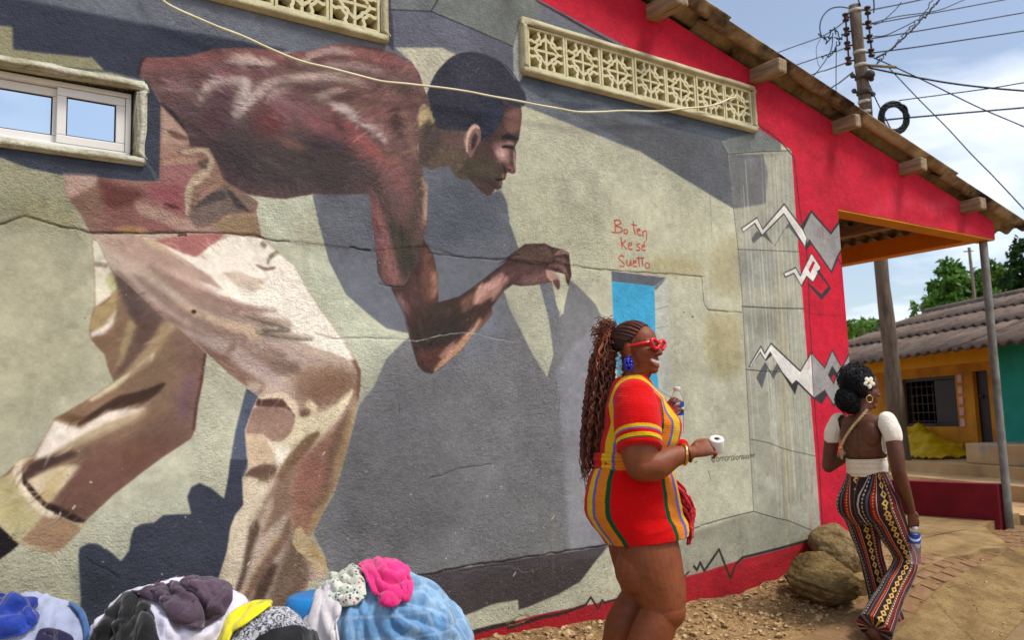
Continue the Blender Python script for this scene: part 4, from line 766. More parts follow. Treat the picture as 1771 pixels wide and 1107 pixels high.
for k in range(500):
    x = rs.uniform(1000, 1480); y0_ = 1052-(x-1060)*.335; y = y0_+rs.uniform(-34, 34)*(1 if x < 1420 else .5)-12
    stroke([(x, y), (x+rs.uniform(-3, 3), y+rs.uniform(-6, 2))], rs.uniform(1.5, 5), (132, 84, 58), 1.2, rs.uniform(.08, .35), smooth=0)
for k in range(60):
    x = rs.uniform(1380, 1700); y = rs.uniform(150, 420); L = rs.uniform(10, 70); stroke([(x, y), (x+1, y+L*.5), (x+2, y+L)], rs.uniform(2, 10), (150, 8, 30) if k % 2 else (206, 60, 76), 3, rs.uniform(.06, .22))
for k in range(26):
    x = rs.uniform(1420, 1700); y = (x-1060)*.57+rs.uniform(20, 120); fill([(x+rs.uniform(10, 34)*math.cos(a), y+rs.uniform(8, 24)*math.sin(a)) for a in np.linspace(0, 6.28, 9)[:-1]], (206, 66, 82) if k % 3 else (150, 10, 30), 7, rs.uniform(.12, .34))
for k in range(24):
    x = rs.uniform(1395, 1460); y = rs.uniform(500, 900); stroke([(x, y), (x+rs.uniform(-2, 2), y+rs.uniform(10, 60))], rs.uniform(2, 8), (150, 10, 30) if k % 2 else (202, 50, 66), 3, rs.uniform(.08, .25))
mul = 1+.030*clouded(CH, CW, 110, 1)+.030*clouded(CH, CW, 34, 2)+.026*clouded(CH, CW, 9, 3)+.02*clouded(CH, CW, 3, 4)
PIC *= mul[..., None]; np.clip(PIC, 0, 255, out=PIC)
def picture(name, arr, colour):
    im = bpy.data.images.new(name, CW, CH, alpha=False, float_buffer=False); im.colorspace_settings.name = 'sRGB' if colour else 'Non-Color'
    px = np.ones((CH, CW, 4), np.float32); px[..., :3] = arr if arr.ndim == 3 else arr[..., None]
    im.pixels.foreach_set(px.ravel()); im.update(); im.pack(); return im
IMG = picture('mural_paint', PIC/255.0, True)
HR = np.zeros((CH, CW, 3), np.float32); HR[..., 0] = np.clip(.45+.5*blur(RELIEF, .8), 0, 1); HR[..., 1] = np.clip(ROUGH, 0, 1)
IMH = picture('plaster_relief', HR, False)
t = NT('painted_plaster')
vec = t.mapping(t.coord(), scale=(1/(WX1-WX0), 1, 1/(WZ1-WZ0)), loc=(-WX0/(WX1-WX0), 0, -WZ0/(WZ1-WZ0)))
sx = t.sep(vec); cv = t.n('ShaderNodeCombineXYZ'); t.l(sx[0], cv.inputs[0]); t.l(sx[2], cv.inputs[1])
ti = t.n('ShaderNodeTexImage'); ti.image = IMG; ti.extension = 'EXTEND'; ti.interpolation = 'Linear'; t.l(cv.outputs[0], ti.inputs[0])
th = t.n('ShaderNodeTexImage'); th.image = IMH; th.extension = 'EXTEND'; t.l(cv.outputs[0], th.inputs[0])
hs = t.n('ShaderNodeSeparateColor'); t.l(th.outputs[0], hs.inputs[0])
st = t.math('MULTIPLY', t.math('ADD', t.noise(46, 6, .62), t.math('MULTIPLY', t.noise(120, 4, .6), .7)), t.math('MULTIPLY', t.math('MULTIPLY_ADD', hs.outputs[1], .93, .07), t.ramp(t.noise(1.1, 4, .6), [(.3, (.45, .45, .45)), (.68, (1.25, 1.25, 1.25))])))
hh = t.math('ADD', t.math('MULTIPLY', st, .0105), t.math('MULTIPLY', hs.outputs[0], .022))
hh = t.math('ADD', hh, t.math('MULTIPLY', t.noise(2.2, 3, .5), .03))
bp = t.n('ShaderNodeBump'); bp.inputs['Strength'].default_value = .9; bp.inputs['Distance'].default_value = 1.0; t.l(hh, bp.inputs['Height'])
colr = t.mix(t.math('MULTIPLY', t.ramp(t.noise(60, 5, .7), [(.42, (0, 0, 0)), (.62, (1, 1, 1))]), t.math('MULTIPLY', hs.outputs[1], .16)), ti.outputs[0], t.mix(1.0, ti.outputs[0], (.45, .44, .40, 1), 'MULTIPLY'))
M_MURAL = t.done(colr, .78, bp.outputs[0], spec=.25)
M_PLASTER_RIM = mottled('plaster_edge', (150, 146, 118), (186, 180, 150), 6, .9, .5, 50)
wall = link('mural_wall', wall_sheet(), [M_MURAL, M_PLASTER_RIM], house)
sm = wall.modifiers.new('thickness', 'SOLIDIFY'); sm.thickness = .17; sm.offset = -1; sm.material_offset_rim = 1; sm.material_offset = 1
# ------------------------------------------------------------------ house: body behind the gable, porch beam, roof
HD = 5.0                                                  # the house runs this far back
g = Geo()
g.box((-2.48, .18, -.1), (-2.33, HD, 4.2)); g.box((PORX-.17, .175, -.1), (PORX-.002, HD, 3.55)); g.box((-2.33, HD-.15, -.1), (PORX-.17, HD, 3.5))
g.obj('side_wall', M_CRIM, house, False)
g = Geo(); g.box((-2.32, .175, 3.22), (PORX-.172, HD-.16, 3.30)); g.obj('inner_ceiling', mottled('dark_ceiling', (44, 38, 30), (60, 52, 42)), house, False)
g = Geo(); g.box((PORX+.002, .0035, PORZ-.012), (TIPX-.004, .166, PORZ-.002)); g.obj('beam_soffit', M_YEL, house, False)
M_ORANGE = mottled('orange_paint', (222, 130, 16), (236, 148, 26), 5, .7, .25, 50)
g = Geo(); g.box((8.20, .172, PORZ-.004), (TIPX-.002, HD, PORZ+.165)); g.obj('porch_beam', M_ORANGE, house, False)
# roof: fibre-cement sheets, corrugations run down the slope
t = NT('fibre_cement')
c = t.mix(t.ramp(t.noise(5, 7, .68), [(.36, (0, 0, 0)), (.66, (1, 1, 1))]), rgba((176, 158, 128)), rgba((122, 100, 74)))
c = t.mix(t.ramp(t.noise(1.9, 6, .66), [(.50, (0, 0, 0)), (.64, (1, 1, 1))]), c, rgba((56, 42, 34)))
M_SHEET = t.done(c, .9, t.bump(t.noise(60, 5), .3, .01), spec=.2)
ang = math.atan(RSL)
def roof_sheet(x0, x1, y0, y1, lift):
    pitch = .152; n = int((y1-y0)/pitch*8); ys = np.linspace(y0, y1, n); V = []; F = []
    xs = np.linspace(x0, x1, 8)
    for x in xs:
        for y in ys: V.append((x, y, roof_z(x)+lift+.024*math.cos(2*math.pi*(y-y0)/pitch)))
    for i in range(len(xs)-1):
        for j in range(n-1): F.append((i*n+j, (i+1)*n+j, (i+1)*n+j+1, i*n+j+1))
    o = link('roof_sheet', mesh(V, F), M_SHEET, house, True)
    m = o.modifiers.new('thickness', 'SOLIDIFY'); m.thickness = .009; m.offset = 1
xs_ = [-.4, 1.35, 2.90, 4.45, 5.85, 7.35, 8.78]
for i in range(len(xs_)-1):
    ov = np.interp(xs_[i], [2, 8], [-.20, -.145])
    roof_sheet(xs_[i]-(.02 if i else 0), xs_[i+1]+.13 if i < len(xs_)-2 else xs_[i+1], ov, HD+.1, .028+.012*((len(xs_)-i) % 2)+.010*(len(xs_)-i))
for i in range(2):            # the other slope, only its edge can be seen
    o = Geo(); o.box((-3.1+1.35*i, -.18, roof_z(0)-.3+.16*i), (-1.75+1.35*i, HD, roof_z(0)-.27+.16*i)); o.obj('roof_sheet', M_SHEET, house, False)
t = NT('purlin_timber'); v_ = t.mapping(t.coord(), scale=(12, 1.2, 12))
M_PURLIN = t.done(t.ramp(t.noise(3, 6, .6, vec=v_), [(.3, rgba((112, 92, 70))), (.7, rgba((170, 150, 120)))]), .85, t.bump(t.noise(20, 4, .6, vec=v_), .4, .01))
for x, yo in ((1.95, -.28), (2.98, -.27), (4.02, -.26), (5.02, -.27), (5.97, -.20), (6.88, -.185), (7.83, -.20)):
    bm = bmesh.new(); w_ = .046+.008*math.sin(x*5); box(bm, (x-w_, yo+.015*math.sin(x*9), roof_z(x)-.094-.006*math.cos(x*7)), (x+w_, HD, roof_z(x)+.004), .014)
    bmesh.ops.rotate(bm, cent=(x, 0, roof_z(x)-.05), matrix=Matrix.Rotation(.10*math.sin(x*4), 3, 'Y'), verts=bm.verts)
    for v in bm.verts:
        if v.co.y < yo+.05: v.co.z -= .012*(v.co.z < roof_z(x)-.05)
    link('purlin', from_bm(bm), M_PURLIN, house)
# air-brick openings: a raised rim with concrete screen blocks set inside
def rim(name, x0, x1, z0, z1, w, out_, mat, parent, back=.05, jag=.004):
    bm = bmesh.new()
    for lo, hi in (((x0-w, -out_, z1), (x1+w, back, z1+w)), ((x0-w, -out_, z0-w), (x1+w, back, z0)), ((x0-w, -out_, z0), (x0, back, z1)), ((x1, -out_, z0), (x1+w, back, z1))): box(bm, lo, hi)
    bmesh.ops.remove_doubles(bm, verts=bm.verts, dist=.0005)
    bmesh.ops.subdivide_edges(bm, edges=[e for e in bm.edges if e.calc_length() > .15], cuts=14)
    bmesh.ops.bevel(bm, geom=[e for e in bm.edges if e.calc_face_angle(0) > 1], offset=.008, segments=2, affect='EDGES')
    for v in bm.verts:
        if v.co.y < 0: v.co += Vector((fnoise(v.co.x, v.co.z, 0, 9), .7*fnoise(v.co.x, v.co.z, 4, 9), fnoise(v.co.x, v.co.z, 8, 9)))*jag
    return link(name, from_bm(bm), mat, parent, True)
t = NT('screen_block_concrete')
c = t.mix(t.ramp(t.noise(9, 6, .65), [(.35, (0, 0, 0)), (.7, (1, 1, 1))]), rgba((196, 186, 142)), rgba((216, 210, 178)))
c = t.mix(t.ramp(t.noise(22, 5, .7), [(.56, (0, 0, 0)), (.70, (1, 1, 1))]), c, rgba((150, 128, 84)))
M_BLOCK = t.done(c, .9, t.bump(t.noise(70, 4), .4, .008), spec=.2)
def ribbon(g, P, w, d, closed=False):
    """flat-faced rib following a path in the X-Z plane, depth d along Y"""
    P = np.asarray(P, float); n = len(P)
    T = (np.roll(P, -1, 0)-np.roll(P, 1, 0)) if closed else np.gradient(P, axis=0)
    T /= np.linalg.norm(T, axis=1)[:, None]+1e-9; N = np.stack([-T[:, 1], T[:, 0]], 1)*w/2
    ring = []
    for p, q in zip(P, N): ring.append(np.array([(p[0]+q[0], 0, p[1]+q[1]), (p[0]-q[0], 0, p[1]-q[1]), (p[0]-q[0]*.9, d, p[1]-q[1]*.9), (p[0]+q[0]*.9, d, p[1]+q[1]*.9)]))
    if closed: ring.append(ring[0])
    g.loft(ring, True, not closed)
def block_mesh(W, H_):
    g = Geo(); a, b = W/2, H_/2; w = .017; D = .07
    for x0, x1, z0, z1 in ((-a, a, b-.014, b), (-a, a, -b, -b+.014), (-a, -a+.014, -b+.014, b-.014), (a-.014, a, -b+.014, b-.014)): g.box((x0, -.004, z0), (x1, D+.02, z1))
    g.box((-.0075, .001, -b+.014), (.0075, D, b-.014)); g.box((-a+.014, .0025, -.0075), (a-.014, D-.002, .0075))
    th = np.linspace(0, 2*math.pi, 64, endpoint=False); r = .52*(1+.13*np.cos(4*th)+.05*np.cos(12*th))
    ribbon(g, np.stack([r*np.cos(th)*a, r*np.sin(th)*b], 1), w, D+.004, True)
    for sx_ in (-1, 1):
        for sz in (-1, 1):
            th = np.linspace(.0, math.pi/2, 22); r = .62*(1-.12*np.cos(4*th)+.05*np.cos(12*th))
            ribbon(g, np.stack([sx_*(a-.012-r*np.cos(th)*a*.98), sz*(b-.012-r*np.sin(th)*b*.98)], 1)[:], w, D+.006)
    return g.mesh('screen_block')
def air_bricks(G, n, first):
    part = rim('vent_rim', *G, .042, .032, M_CREAM, house, back=.168)
    wv = (G[1]-G[0])/n; me = block_mesh(wv-.006, G[3]-G[2]-.004); me.materials.append(M_BLOCK)
    for k in range(n):
        if G[0]+wv*(k+1) < .6: continue
        o = bpy.data.objects.new('screen_block', me); COL.objects.link(o); o.parent = part
        o.location = (G[0]+wv*(k+.5), -.012+random.uniform(-.003, .003), (G[2]+G[3])/2+random.uniform(-.002, .002)); o.rotation_euler = (random.uniform(-.01, .01), random.uniform(-.008, .008), random.uniform(-.01, .01))
air_bricks(GR2, 7, 0); air_bricks(GR1, 7, 0)
# mottled brown panel set behind the blocks
g = Geo(); g.box((GR2[0]-.1, .30, GR2[2]-.15), (GR2[1]+.1, .32, GR2[3]+.0)); g.box((GR1[0]-.1, .30, GR1[2]-.15), (GR1[1]+.1, .32, GR1[3]+.1)); g.obj('block_backing', mottled('mottled_brown', (96, 70, 48), (150, 122, 90), 12, .9, .5, 40), house, False)
# window: aluminium slider in a rough plaster rim
M_ROUGH = mottled('rough_plaster_rim', (182, 180, 158), (208, 206, 188), 9, .95, .9, 38, .02, c3=(150, 140, 104), s3=4)
win = rim('window', WIN[0], WIN[1], WIN[2], WIN[3], .037, .022, M_ROUGH, house, back=.165, jag=.011)
win.name = 'window'
M_ALU = mottled('white_aluminium', (216, 213, 208), (228, 226, 222), 3, .45, .05, 30, spec=.5)
t = NT('window_glass'); M_GLASS = t.done((.62, .70, .76, 1), .03, t.bump(t.noise(2.2, 2), .02, .02), metal=1.0)
M_RUBBER = mottled('black_rubber', (24, 24, 26), (34, 34, 36), 5, .6, .1)
def bars(name, x0, x1, z0, z1, w, y0, y1, mat, parent, bev=.003):
    bm = bmesh.new()
    for lo, hi in (((x0, y0, z1-w), (x1, y1, z1)), ((x0, y0, z0), (x1, y1, z0+w)), ((x0, y0, z0+w+.0005), (x0+w, y1, z1-w-.0005)), ((x1-w, y0, z0+w+.0005), (x1, y1, z1-w-.0005))): box(bm, lo, hi, bev)
    return link(name, from_bm(bm), mat, parent)
wx0, wx1, wz0, wz1 = WIN[0]+.004, WIN[1]-.012, WIN[2]+.006, WIN[3]-.006
bars('window_frame', wx0, wx1, wz0, wz1, .022, .045, .12, M_ALU, win)
mid = on_wall(99, 180, .07)[0]
for x0, x1, yy in ((wx0+.024, mid+.020, .085), (mid-.004, wx1-.024, .058)):
    bars('sash', x0, x1, wz0+.024, wz1-.024, .036, yy-.012, yy+.012, M_ALU, win)
    bars('gasket', x0+.037, x1-.037, wz0+.061, wz1-.061, .004, yy-.004, yy+.004, M_RUBBER, win, 0)
    g = Geo(); g.box((x0+.041, yy-.001, wz0+.065), (x1-.041, yy+.003, wz1-.065)); g.obj('pane', M_GLASS, win, False)
# posts and low porch wall
M_METAL = mottled('galvanised_pipe', (104, 106, 104), (146, 146, 140), 8, .55, .2, 60, c3=(96, 86, 72), s3=3)
g = Geo(); P = [(8.302, .078, z) for z in np.linspace(.28, PORZ-.002, 10)]; g.tube(P, .036, 16); g.obj('metal_post', M_METAL, house)
M_MAROON = mottled('maroon_paint', (112, 20, 34), (136, 30, 44), 4, .7, .3, 40)
bm = bmesh.new(); box(bm, (8.235, .118, .30), (8.365, 2.9, .715), .008); link('porch_parapet', from_bm(bm), M_MAROON, house)
# ------------------------------------------------------------------ the white cable slung across the mural
pc = [(255, -40), (278, -4), (300, 12), (340, 30), (375, 45), (420, 62), (470, 85), (520, 105), (570, 117), (620, 130), (660, 140), (700, 144), (735, 148), (770, 152), (810, 158), (850, 166), (890, 173), (930, 181), (965, 187), (1000, 193), (1040, 193), (1080, 191), (1120, 192), (1150, 191), (1185, 187), (1220, 184), (1245, 178), (1262, 170), (1272, 169), (1279, 174)]
C_ = np.array([on_wall(x, y, -.055 if i < 27 else -.03) for i, (x, y) in enumerate(pc)])
g = Geo(); g.tube(catmull(C_, 4), .0062, 8)
t = NT('cable_sheath'); M_CABLE = t.done(t.ramp(t.noise(9, 4), [(.3, rgba((206, 196, 156))), (.7, rgba((232, 226, 196)))]), .6)
tag(g.obj('power_cable', M_CABLE), 'cream cable slung loosely across the mural and through the end air brick', 'cable')
# ------------------------------------------------------------------ boulders by the foot of the wall
def boulder(name, c, r, rot, seed, mat, label, strata=0.0):
    bm = bmesh.new(); bmesh.ops.create_icosphere(bm, subdivisions=5, radius=1); R3 = Matrix.Rotation(rot[2], 3, 'Z') @ Matrix.Rotation(rot[1], 3, 'Y') @ Matrix.Rotation(rot[0], 3, 'X')
    rs = np.random.RandomState(seed); planes = [(Vector(rs.randn(3)).normalized(), rs.uniform(.70, .95)) for _ in range(14)]
    for v in bm.verts:
        p = v.co.normalized(); d = 1.0
        for n, h in planes:
            k = p.dot(n)
            if k > 1e-3: d = min(d, h/k)
        q = p*d
        q = q*(1+.10*mnoise.noise(q*1.6+Vector((seed, 0, 0)))+.07*mnoise.noise(q*4+Vector((0, seed, 0)))+.034*mnoise.noise(q*11)+.022*(1-2*abs(mnoise.noise(q*19)))+.016*mnoise.noise(q*40))
        if strata: q = q*(1-strata*max(0, mnoise.noise(Vector((q.x*1.1+q.z*.8, q.y*1.2, q.z*5.5+q.x*1.6+seed)))-.08)*1.8)
        v.co = q
    for f in bm.faces: f.smooth = True
    me = from_bm(bm)
    o = link(name, me, mat); o.location = c; o.scale = r; o.rotation_euler = rot
    return tag(o, label, 'rock')
def rock_mat(name, a, b, c3, dark):
    t = NT(name); c = t.mix(t.ramp(t.noise(2.0, 7, .66), [(.36, (0, 0, 0)), (.66, (1, 1, 1))]), rgba(a), rgba(b))
    c = t.mix(t.ramp(t.noise(3.6, 6, .7, vec=t.mapping(t.coord(), loc=(3, 1, 7))), [(.52, (0, 0, 0)), (.66, (1, 1, 1))]), c, rgba(c3))
    c = t.mix(t.ramp(t.noise(7.0, 6, .75, vec=t.mapping(t.coord(), scale=(1, 1, 2.2))), [(.56, (0, 0, 0)), (.66, (1, 1, 1))]), c, rgba(dark))
    return t.done(c, .92, t.bump(t.noise(22, 7, .75), .9, .06, t.bump(t.noise(7, 6, .7), .8, .12)), spec=.15)
M_ROCK1 = rock_mat('weathered_rock', (172, 144, 94), (134, 106, 64), (196, 170, 120), (84, 62, 38)); M_ROCK2 = rock_mat('pale_rock', (202, 174, 126), (176, 146, 98), (214, 192, 150), (140, 112, 74))
boulder('boulder', (4.90, -.36, .355), (.24, .24, .155), (.05, .12, -.45), 4, M_ROCK1, 'rough layered brown boulder in front, beside the crimson skirting', .13)
boulder('boulder', (5.33, -.19, .46), (.19, .20, .18), (.2, .35, .5), 9, M_ROCK2, 'smooth pale rounded boulder against the crimson corner, behind the rough one', .06)
# ------------------------------------------------------------------ utility pole with its insulators, wires and a coil of spare cable
D_ = ORI['D']
def zp(x, y): return D_[0]+x/3.542, D_[1]+y/3.542
PD = 13.0; KP = PD/16.0
pt, pb = at_depth(*zp(733, 30), PD), at_depth(*zp(802, 700), PD); pdir = (pb-pt)/(pb[2]-pt[2]); base = pt+pdir*(.1-pt[2])
t = NT('old_pole'); v_ = t.mapping(t.coord(), scale=(6, 6, .8))
M_POLE = t.done(t.ramp(t.noise(3, 7, .7, vec=v_), [(.3, rgba((72, 62, 54))), (.6, rgba((122, 106, 90))), (.8, rgba((150, 134, 114)))]), .9, t.bump(t.noise(8, 6, .7, vec=v_), .6, .03))
M_IRON = mottled('rusty_iron', (52, 46, 44), (84, 76, 70), 9, .7, .3, 40); M_CERAM = mottled('dark_porcelain', (52, 30, 28), (72, 44, 40), 5, .3, .1); M_BLACK = mottled('black_plastic', (16, 18, 22), (28, 30, 36), 5, .5, .1); M_BAND = mottled('pale_band', (168, 164, 152), (198, 194, 182), 8, .6, .2)
pole = thing('utility_pole', 'tall leaning utility pole rising behind the roof, hung with wires', 'utility pole', tuple(base))
def rel(p, o=None): return np.asarray(p)-(base if o is None else o)
g = Geo(); PP_ = np.linspace(0, 1, 24)[:, None]; P = rel(base)*(1-PP_)+rel(pt)*PP_; P[:, 0] += .012*np.sin(np.arange(24)*1.1); g.tube(P, np.interp(np.linspace(0, 1, 24), [0, .45, 1], [.138, .100, .082])+.004*np.sin(np.arange(24)*1.7), 18); g.obj('pole', M_POLE, pole)
def along(k): return pt+(pb-pt)*k
for k in (.05, .43, .55, .885, .98):
    g = Geo(); p = along(k); g.tube([rel(p-pdir*.022), rel(p+pdir*.022)], .096, 16); g.obj('band', M_BAND, pole)
for k in (.66, .80):
    g = Geo(); p = along(k); g.tube([rel(p-pdir*.03), rel(p+pdir*.03)], .104, 16)
    for s_ in (-1, 1): g.ellipsoid(rel(p+RGT*.14*s_-UPV*.025*s_), (.037, .037, .037)); 
    g.tube([rel(p-RGT*.155), rel(p+RGT*.155)], .015, 8); g.obj('clamp', M_IRON, pole)
g = Geo(); g.ellipsoid(rel(at_depth(*zp(828, 455), PD-.12)), (.07, .07, .07)); g.obj('meter_dome', M_IRON, pole)
g = Geo(); g.tube([rel(at_depth(*zp(800, 398), PD)), rel(at_depth(*zp(990, 410), PD-.3))], .022, 8); g.obj('bracket', M_PURLIN, pole)
LS = [(678, 105), (683, 192), (688, 278), (695, 372)]; RS = [(813, 62), (818, 150), (826, 235), (836, 322)]
for S, e0, e1 in ((LS, (676, 80), (700, 398)), (RS, (808, 40), (842, 350))):
    g = Geo(); g.tube([rel(at_depth(*zp(*e0), PD)), rel(at_depth(*zp(*e1), PD))], .014, 8)
    for k in S: 
        q = at_depth(*zp(k[0], k[1]), PD); w_ = at_depth(*zp(742+k[1]*.09, k[1]-8), PD); g.tube([rel(q), rel(w_)], .014, 6)
    g.obj('insulator_rack', M_IRON, pole)
    for k in S:
        p = at_depth(*zp(*k), PD); g = Geo()
        ring = []
        for z, r in [(a*KP, b*KP) for a, b in ((-.075, .02), (-.07, .055), (-.04, .06), (-.03, .04), (0, .035), (.03, .04), (.04, .06), (.07, .055), (.075, .02))]: ring.append(np.array([(r*math.cos(a), r*math.sin(a), z) for a in np.linspace(0, 6.283, 15)[:-1]])+rel(p))
        g.loft(ring); g.obj('insulator', M_CERAM, pole)
WG = 'overhead wires around the leaning pole'
def wire(P, label, r=.012, d0=16, d1=None, sag=0.0, name='overhead_wire', wig=0.0, grp=WG):
    n = len(P); d1 = (d0 if d1 is None else d1)*KP; d0 = d0*KP; r = r*KP; wig = wig*KP
    Q = np.array([at_depth(*zp(x, y), d0+(d1-d0)*i/(n-1)) for i, (x, y) in enumerate(P)])
    C = catmull(Q, 10) if n > 2 else Q[0][None]*(1-np.linspace(0, 1, 24)[:, None])+Q[1][None]*np.linspace(0, 1, 24)[:, None]
    far_ = P[-1][0] > 1700 or P[-1][0] < -150 or P[-1][1] < -80
    C[:, 2] -= sag*4*np.linspace(0, 1, len(C))*(1-np.linspace(0, 1, len(C)))
    if wig: C += np.random.RandomState(int(P[0][0])).randn(*C.shape)*wig
    if far_:
        dv = C[-1]-C[-4]; dv /= np.linalg.norm(dv); k_ = np.linspace(.04, 1, 14)[:, None]; dl = 32.0 if dv[2] > -.12 else min(32.0, (C[-1][2]-3.2)/-dv[2]); C = np.concatenate([C, C[-1]+dv*dl*k_]) if dl > .5 else C
    g = Geo(); g.tube(C, r, 6); return tag(g.obj(name, M_BLACK), label, 'wire', grp)
wire([(678, 125), (530, 222), (250, 325), (-700, 680)], 'black wire running left from the top left insulator to the roof edge', d1=26)
wire([(688, 288), (560, 335), (380, 395), (-400, 660)], 'black wire running left from the third left insulator down to the roof', d1=24)
wire([(695, 378), (560, 428), (440, 468), (-200, 720)], 'black wire running left from the lowest left insulator, dipping behind the roof', .014, d1=24)
wire([(722, 440), (640, 505), (570, 552), (300, 760)], 'short black wire slanting down left from below the insulators', .013, d1=19)
wire([(700, 48), (640, 40), (580, 55), (535, 105), (520, 165), (530, 220)], 'black cable looping in a wide arc left of the pole top', .011, 15.9, 15.9)
wire([(770, 30), (758, 0), (765, -60), (800, -90), (840, -60), (852, 20), (850, 75)], 'black cable hooped over the very top of the pole', .013, 15.9, 15.9)
wire([(622, 250), (620, 400), (620, 600), (622, 760)], 'thin wire hanging straight down left of the pole', .008, 15.9, 15.9)
wire([(530, 222), (560, 240), (600, 180), (640, 230), (668, 210)], 'tangled jumper between the two upper left insulators', .011, 15.9, 15.9, wig=.03)
wire([(600, 200), (590, 300), (540, 390), (465, 485)], 'loose drop wire slanting left to the roof edge', .009, 15.9, 17)
wire([(668, 230), (620, 290), (590, 330), (540, 352)], 'kinked jumper wire hanging beside the second left insulator', .011, 15.9, 15.9, wig=.02)
wire([(530, 222), (500, 290), (505, 370), (520, 410)], 'hair-thin loose wire end curling at far left of the pole', .005, 15.9, 15.9)
wire([(813, 62), (930, 40), (1120, 0), (1771, -150)], 'upper black wire running right from the topmost right insulator', .015, d1=20)
wire([(820, 148), (985, 118), (1300, 62), (1630, 0), (2100, -85)], 'black wire running right from the second right insulator', .012, d1=20)
wire([(838, 140), (1000, 98), (1240, 62), (1420, -10), (1700, -120)], 'thinner wire curving up right just above the second insulator wire', .010, d1=18)
wire([(826, 236), (1020, 205), (1400, 140), (1771, 75), (2200, 0)], 'black wire running right from the third right insulator', .013, d1=20)
wire([(838, 322), (1100, 288), (1440, 237), (1771, 187), (2200, 120)], 'black wire running right from the lowest right insulator', .014, d1=20)
wire([(1270, -40), (1250, 0), (1170, 88), (1080, 182), (1010, 255), (940, 310), (870, 350)], 'thick twisted cable dropping steeply from top right to the pole', .018, 17, 16, wig=.012)
wire([(1230, -30), (1160, 75), (1070, 170), (1000, 250), (920, 330), (880, 370)], 'second strand wound along the steep twisted cable', .010, 17, 16, wig=.02)
wire([(1020, 10), (980, 60), (900, 130), (850, 150)], 'thin tail of wire arching between the upper right insulators', .008, 16, 16)
wire([(1100, 130), (1000, 180), (920, 215), (850, 222)], 'sagging jumper wire right of the third insulator', .009, 16, 16)
wire([(815, 412), (1050, 460), (1300, 505), (1540, 535), (1771, 555), (2200, 590)], 'heavy service cable falling gently right from the bracket', .017, d1=15)
wire([(850, 352), (1000, 418), (1200, 512), (1480, 650), (1771, 775), (2200, 960)], 'service cable falling steeply right from the lowest insulator', .012, d1=14)
wire([(945, 415), (1120, 600), (1300, 782), (1450, 945), (1610, 1108), (1900, 1420)], 'black wire falling steeply right from the end of the bracket', .010, d1=13)
wire([(1005, 614), (1300, 575), (1560, 540), (1771, 505), (2200, 440)], 'thin wire rising right from the cable coil top', .010, d1=15)
wire([(905, 735), (1080, 718), (1320, 697), (1771, 658), (2200, 620)], 'heavy cable passing through the cable coil and out right', .015, 14.5, 15)
wire([(825, 520), (860, 600), (920, 720), (975, 825)], 'cable sloping from the pole past the coil to the roof', .012, 15.8, 14.6)
wire([(832, 560), (838, 640), (845, 760)], 'thin cable hanging along the right side of the pole', .008, 15.9, 15.9)
cc = at_depth(*zp(974, 722), 14.5*KP); g = Geo(); rs = np.random.RandomState(2)
for k in range(22):
    a = np.linspace(0, 2*math.pi, 37); r = (.225+rs.uniform(-.045, .045))*KP
    P = [cc+(r*math.cos(q)+rs.uniform(-.004, .004))*RGT+(1.04*r*math.sin(q))*UPV+FWD*rs.uniform(-.06, .06)*.25+.02*math.cos(q)*FWD for q in a]; g.tube(P, .014*KP, 6, False)
tag(g.obj('cable_coil', M_BLACK), 'ring-shaped coil of black cable hanging beside the pole above the roof', 'cable coil')
# ------------------------------------------------------------------ houses across the street
f0, f1 = at_depth(1500, 632, 15.8), at_depth(1771, 600, 12.0); fd = (f1-f0); fd[2] = 0; fd /= np.linalg.norm(fd); fn = np.array([fd[1], -fd[0], 0.0])
if np.dot(fn, CAM-f0) < 0: fn = -fn
def fac(x, y, off=0.0):
    """survey point -> (s along facade, z) on the plane `off` metres in front of the facade"""
    d = ray(x, y); p0 = f0+fn*off; tt = np.dot(p0-CAM, fn)/np.dot(d, fn); q = CAM+tt*d; return float(np.dot(q-f0, fd)), float(q[2])
FM = Matrix(((fd[0], fn[0], 0, f0[0]), (fd[1], fn[1], 0, f0[1]), (0, 0, 1, 0), (0, 0, 0, 1)))     # local x = along, y = towards the street, z = up
if FM.determinant() < 0: pass
def front(name, label, cat):
    o = thing(name, label, cat); o.matrix_world = FM; return o
M_OCHRE = mottled('ochre_wall', (186, 118, 18), (206, 140, 30), 2.5, .8, .3, 30, c3=(150, 96, 30), s3=1.4); M_FASC = mottled('yellow_fascia', (220, 156, 24), (232, 170, 36), 4, .7, .2)
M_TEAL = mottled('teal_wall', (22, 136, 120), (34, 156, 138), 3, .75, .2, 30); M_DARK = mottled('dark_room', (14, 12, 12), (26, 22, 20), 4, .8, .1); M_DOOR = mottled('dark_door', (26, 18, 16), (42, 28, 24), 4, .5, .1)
t = NT('old_roof_sheet'); c = t.mix(t.ramp(t.noise(1.8, 7, .66), [(.34, (0, 0, 0)), (.68, (1, 1, 1))]), rgba((78, 62, 52)), rgba((124, 104, 88))); c = t.mix(t.ramp(t.noise(6, 5, .7), [(.52, (0, 0, 0)), (.7, (1, 1, 1))]), c, rgba((58, 46, 40)))
M_OLDROOF = t.done(c, .9, t.bump(t.noise(30, 4), .3, .02))
def quadbox(g, x0, x1, y0, y1, z0, z1): g.box((x0, y0, z0), (x1, y1, z1))
EAVE = fac(1640, 612, .75)[1]; sL = -2.5; sR = fac(1727, 640)[0]
s_w0, s_w1 = fac(1559, 650)[0], fac(1651, 650)[0]; zw1, zw0 = fac(1605, 653)[1], fac(1605, 738)[1]; s_d0, s_d1 = fac(1686, 700)[0], fac(1712, 700)[0]; zd1 = fac(1700, 641)[1]; ZT = fac(1600, 788)[1]
yh = front('yellow_house', 'low ochre house across the street under a weathered corrugated roof', 'house')
g = Geo(); H_ = EAVE+.24
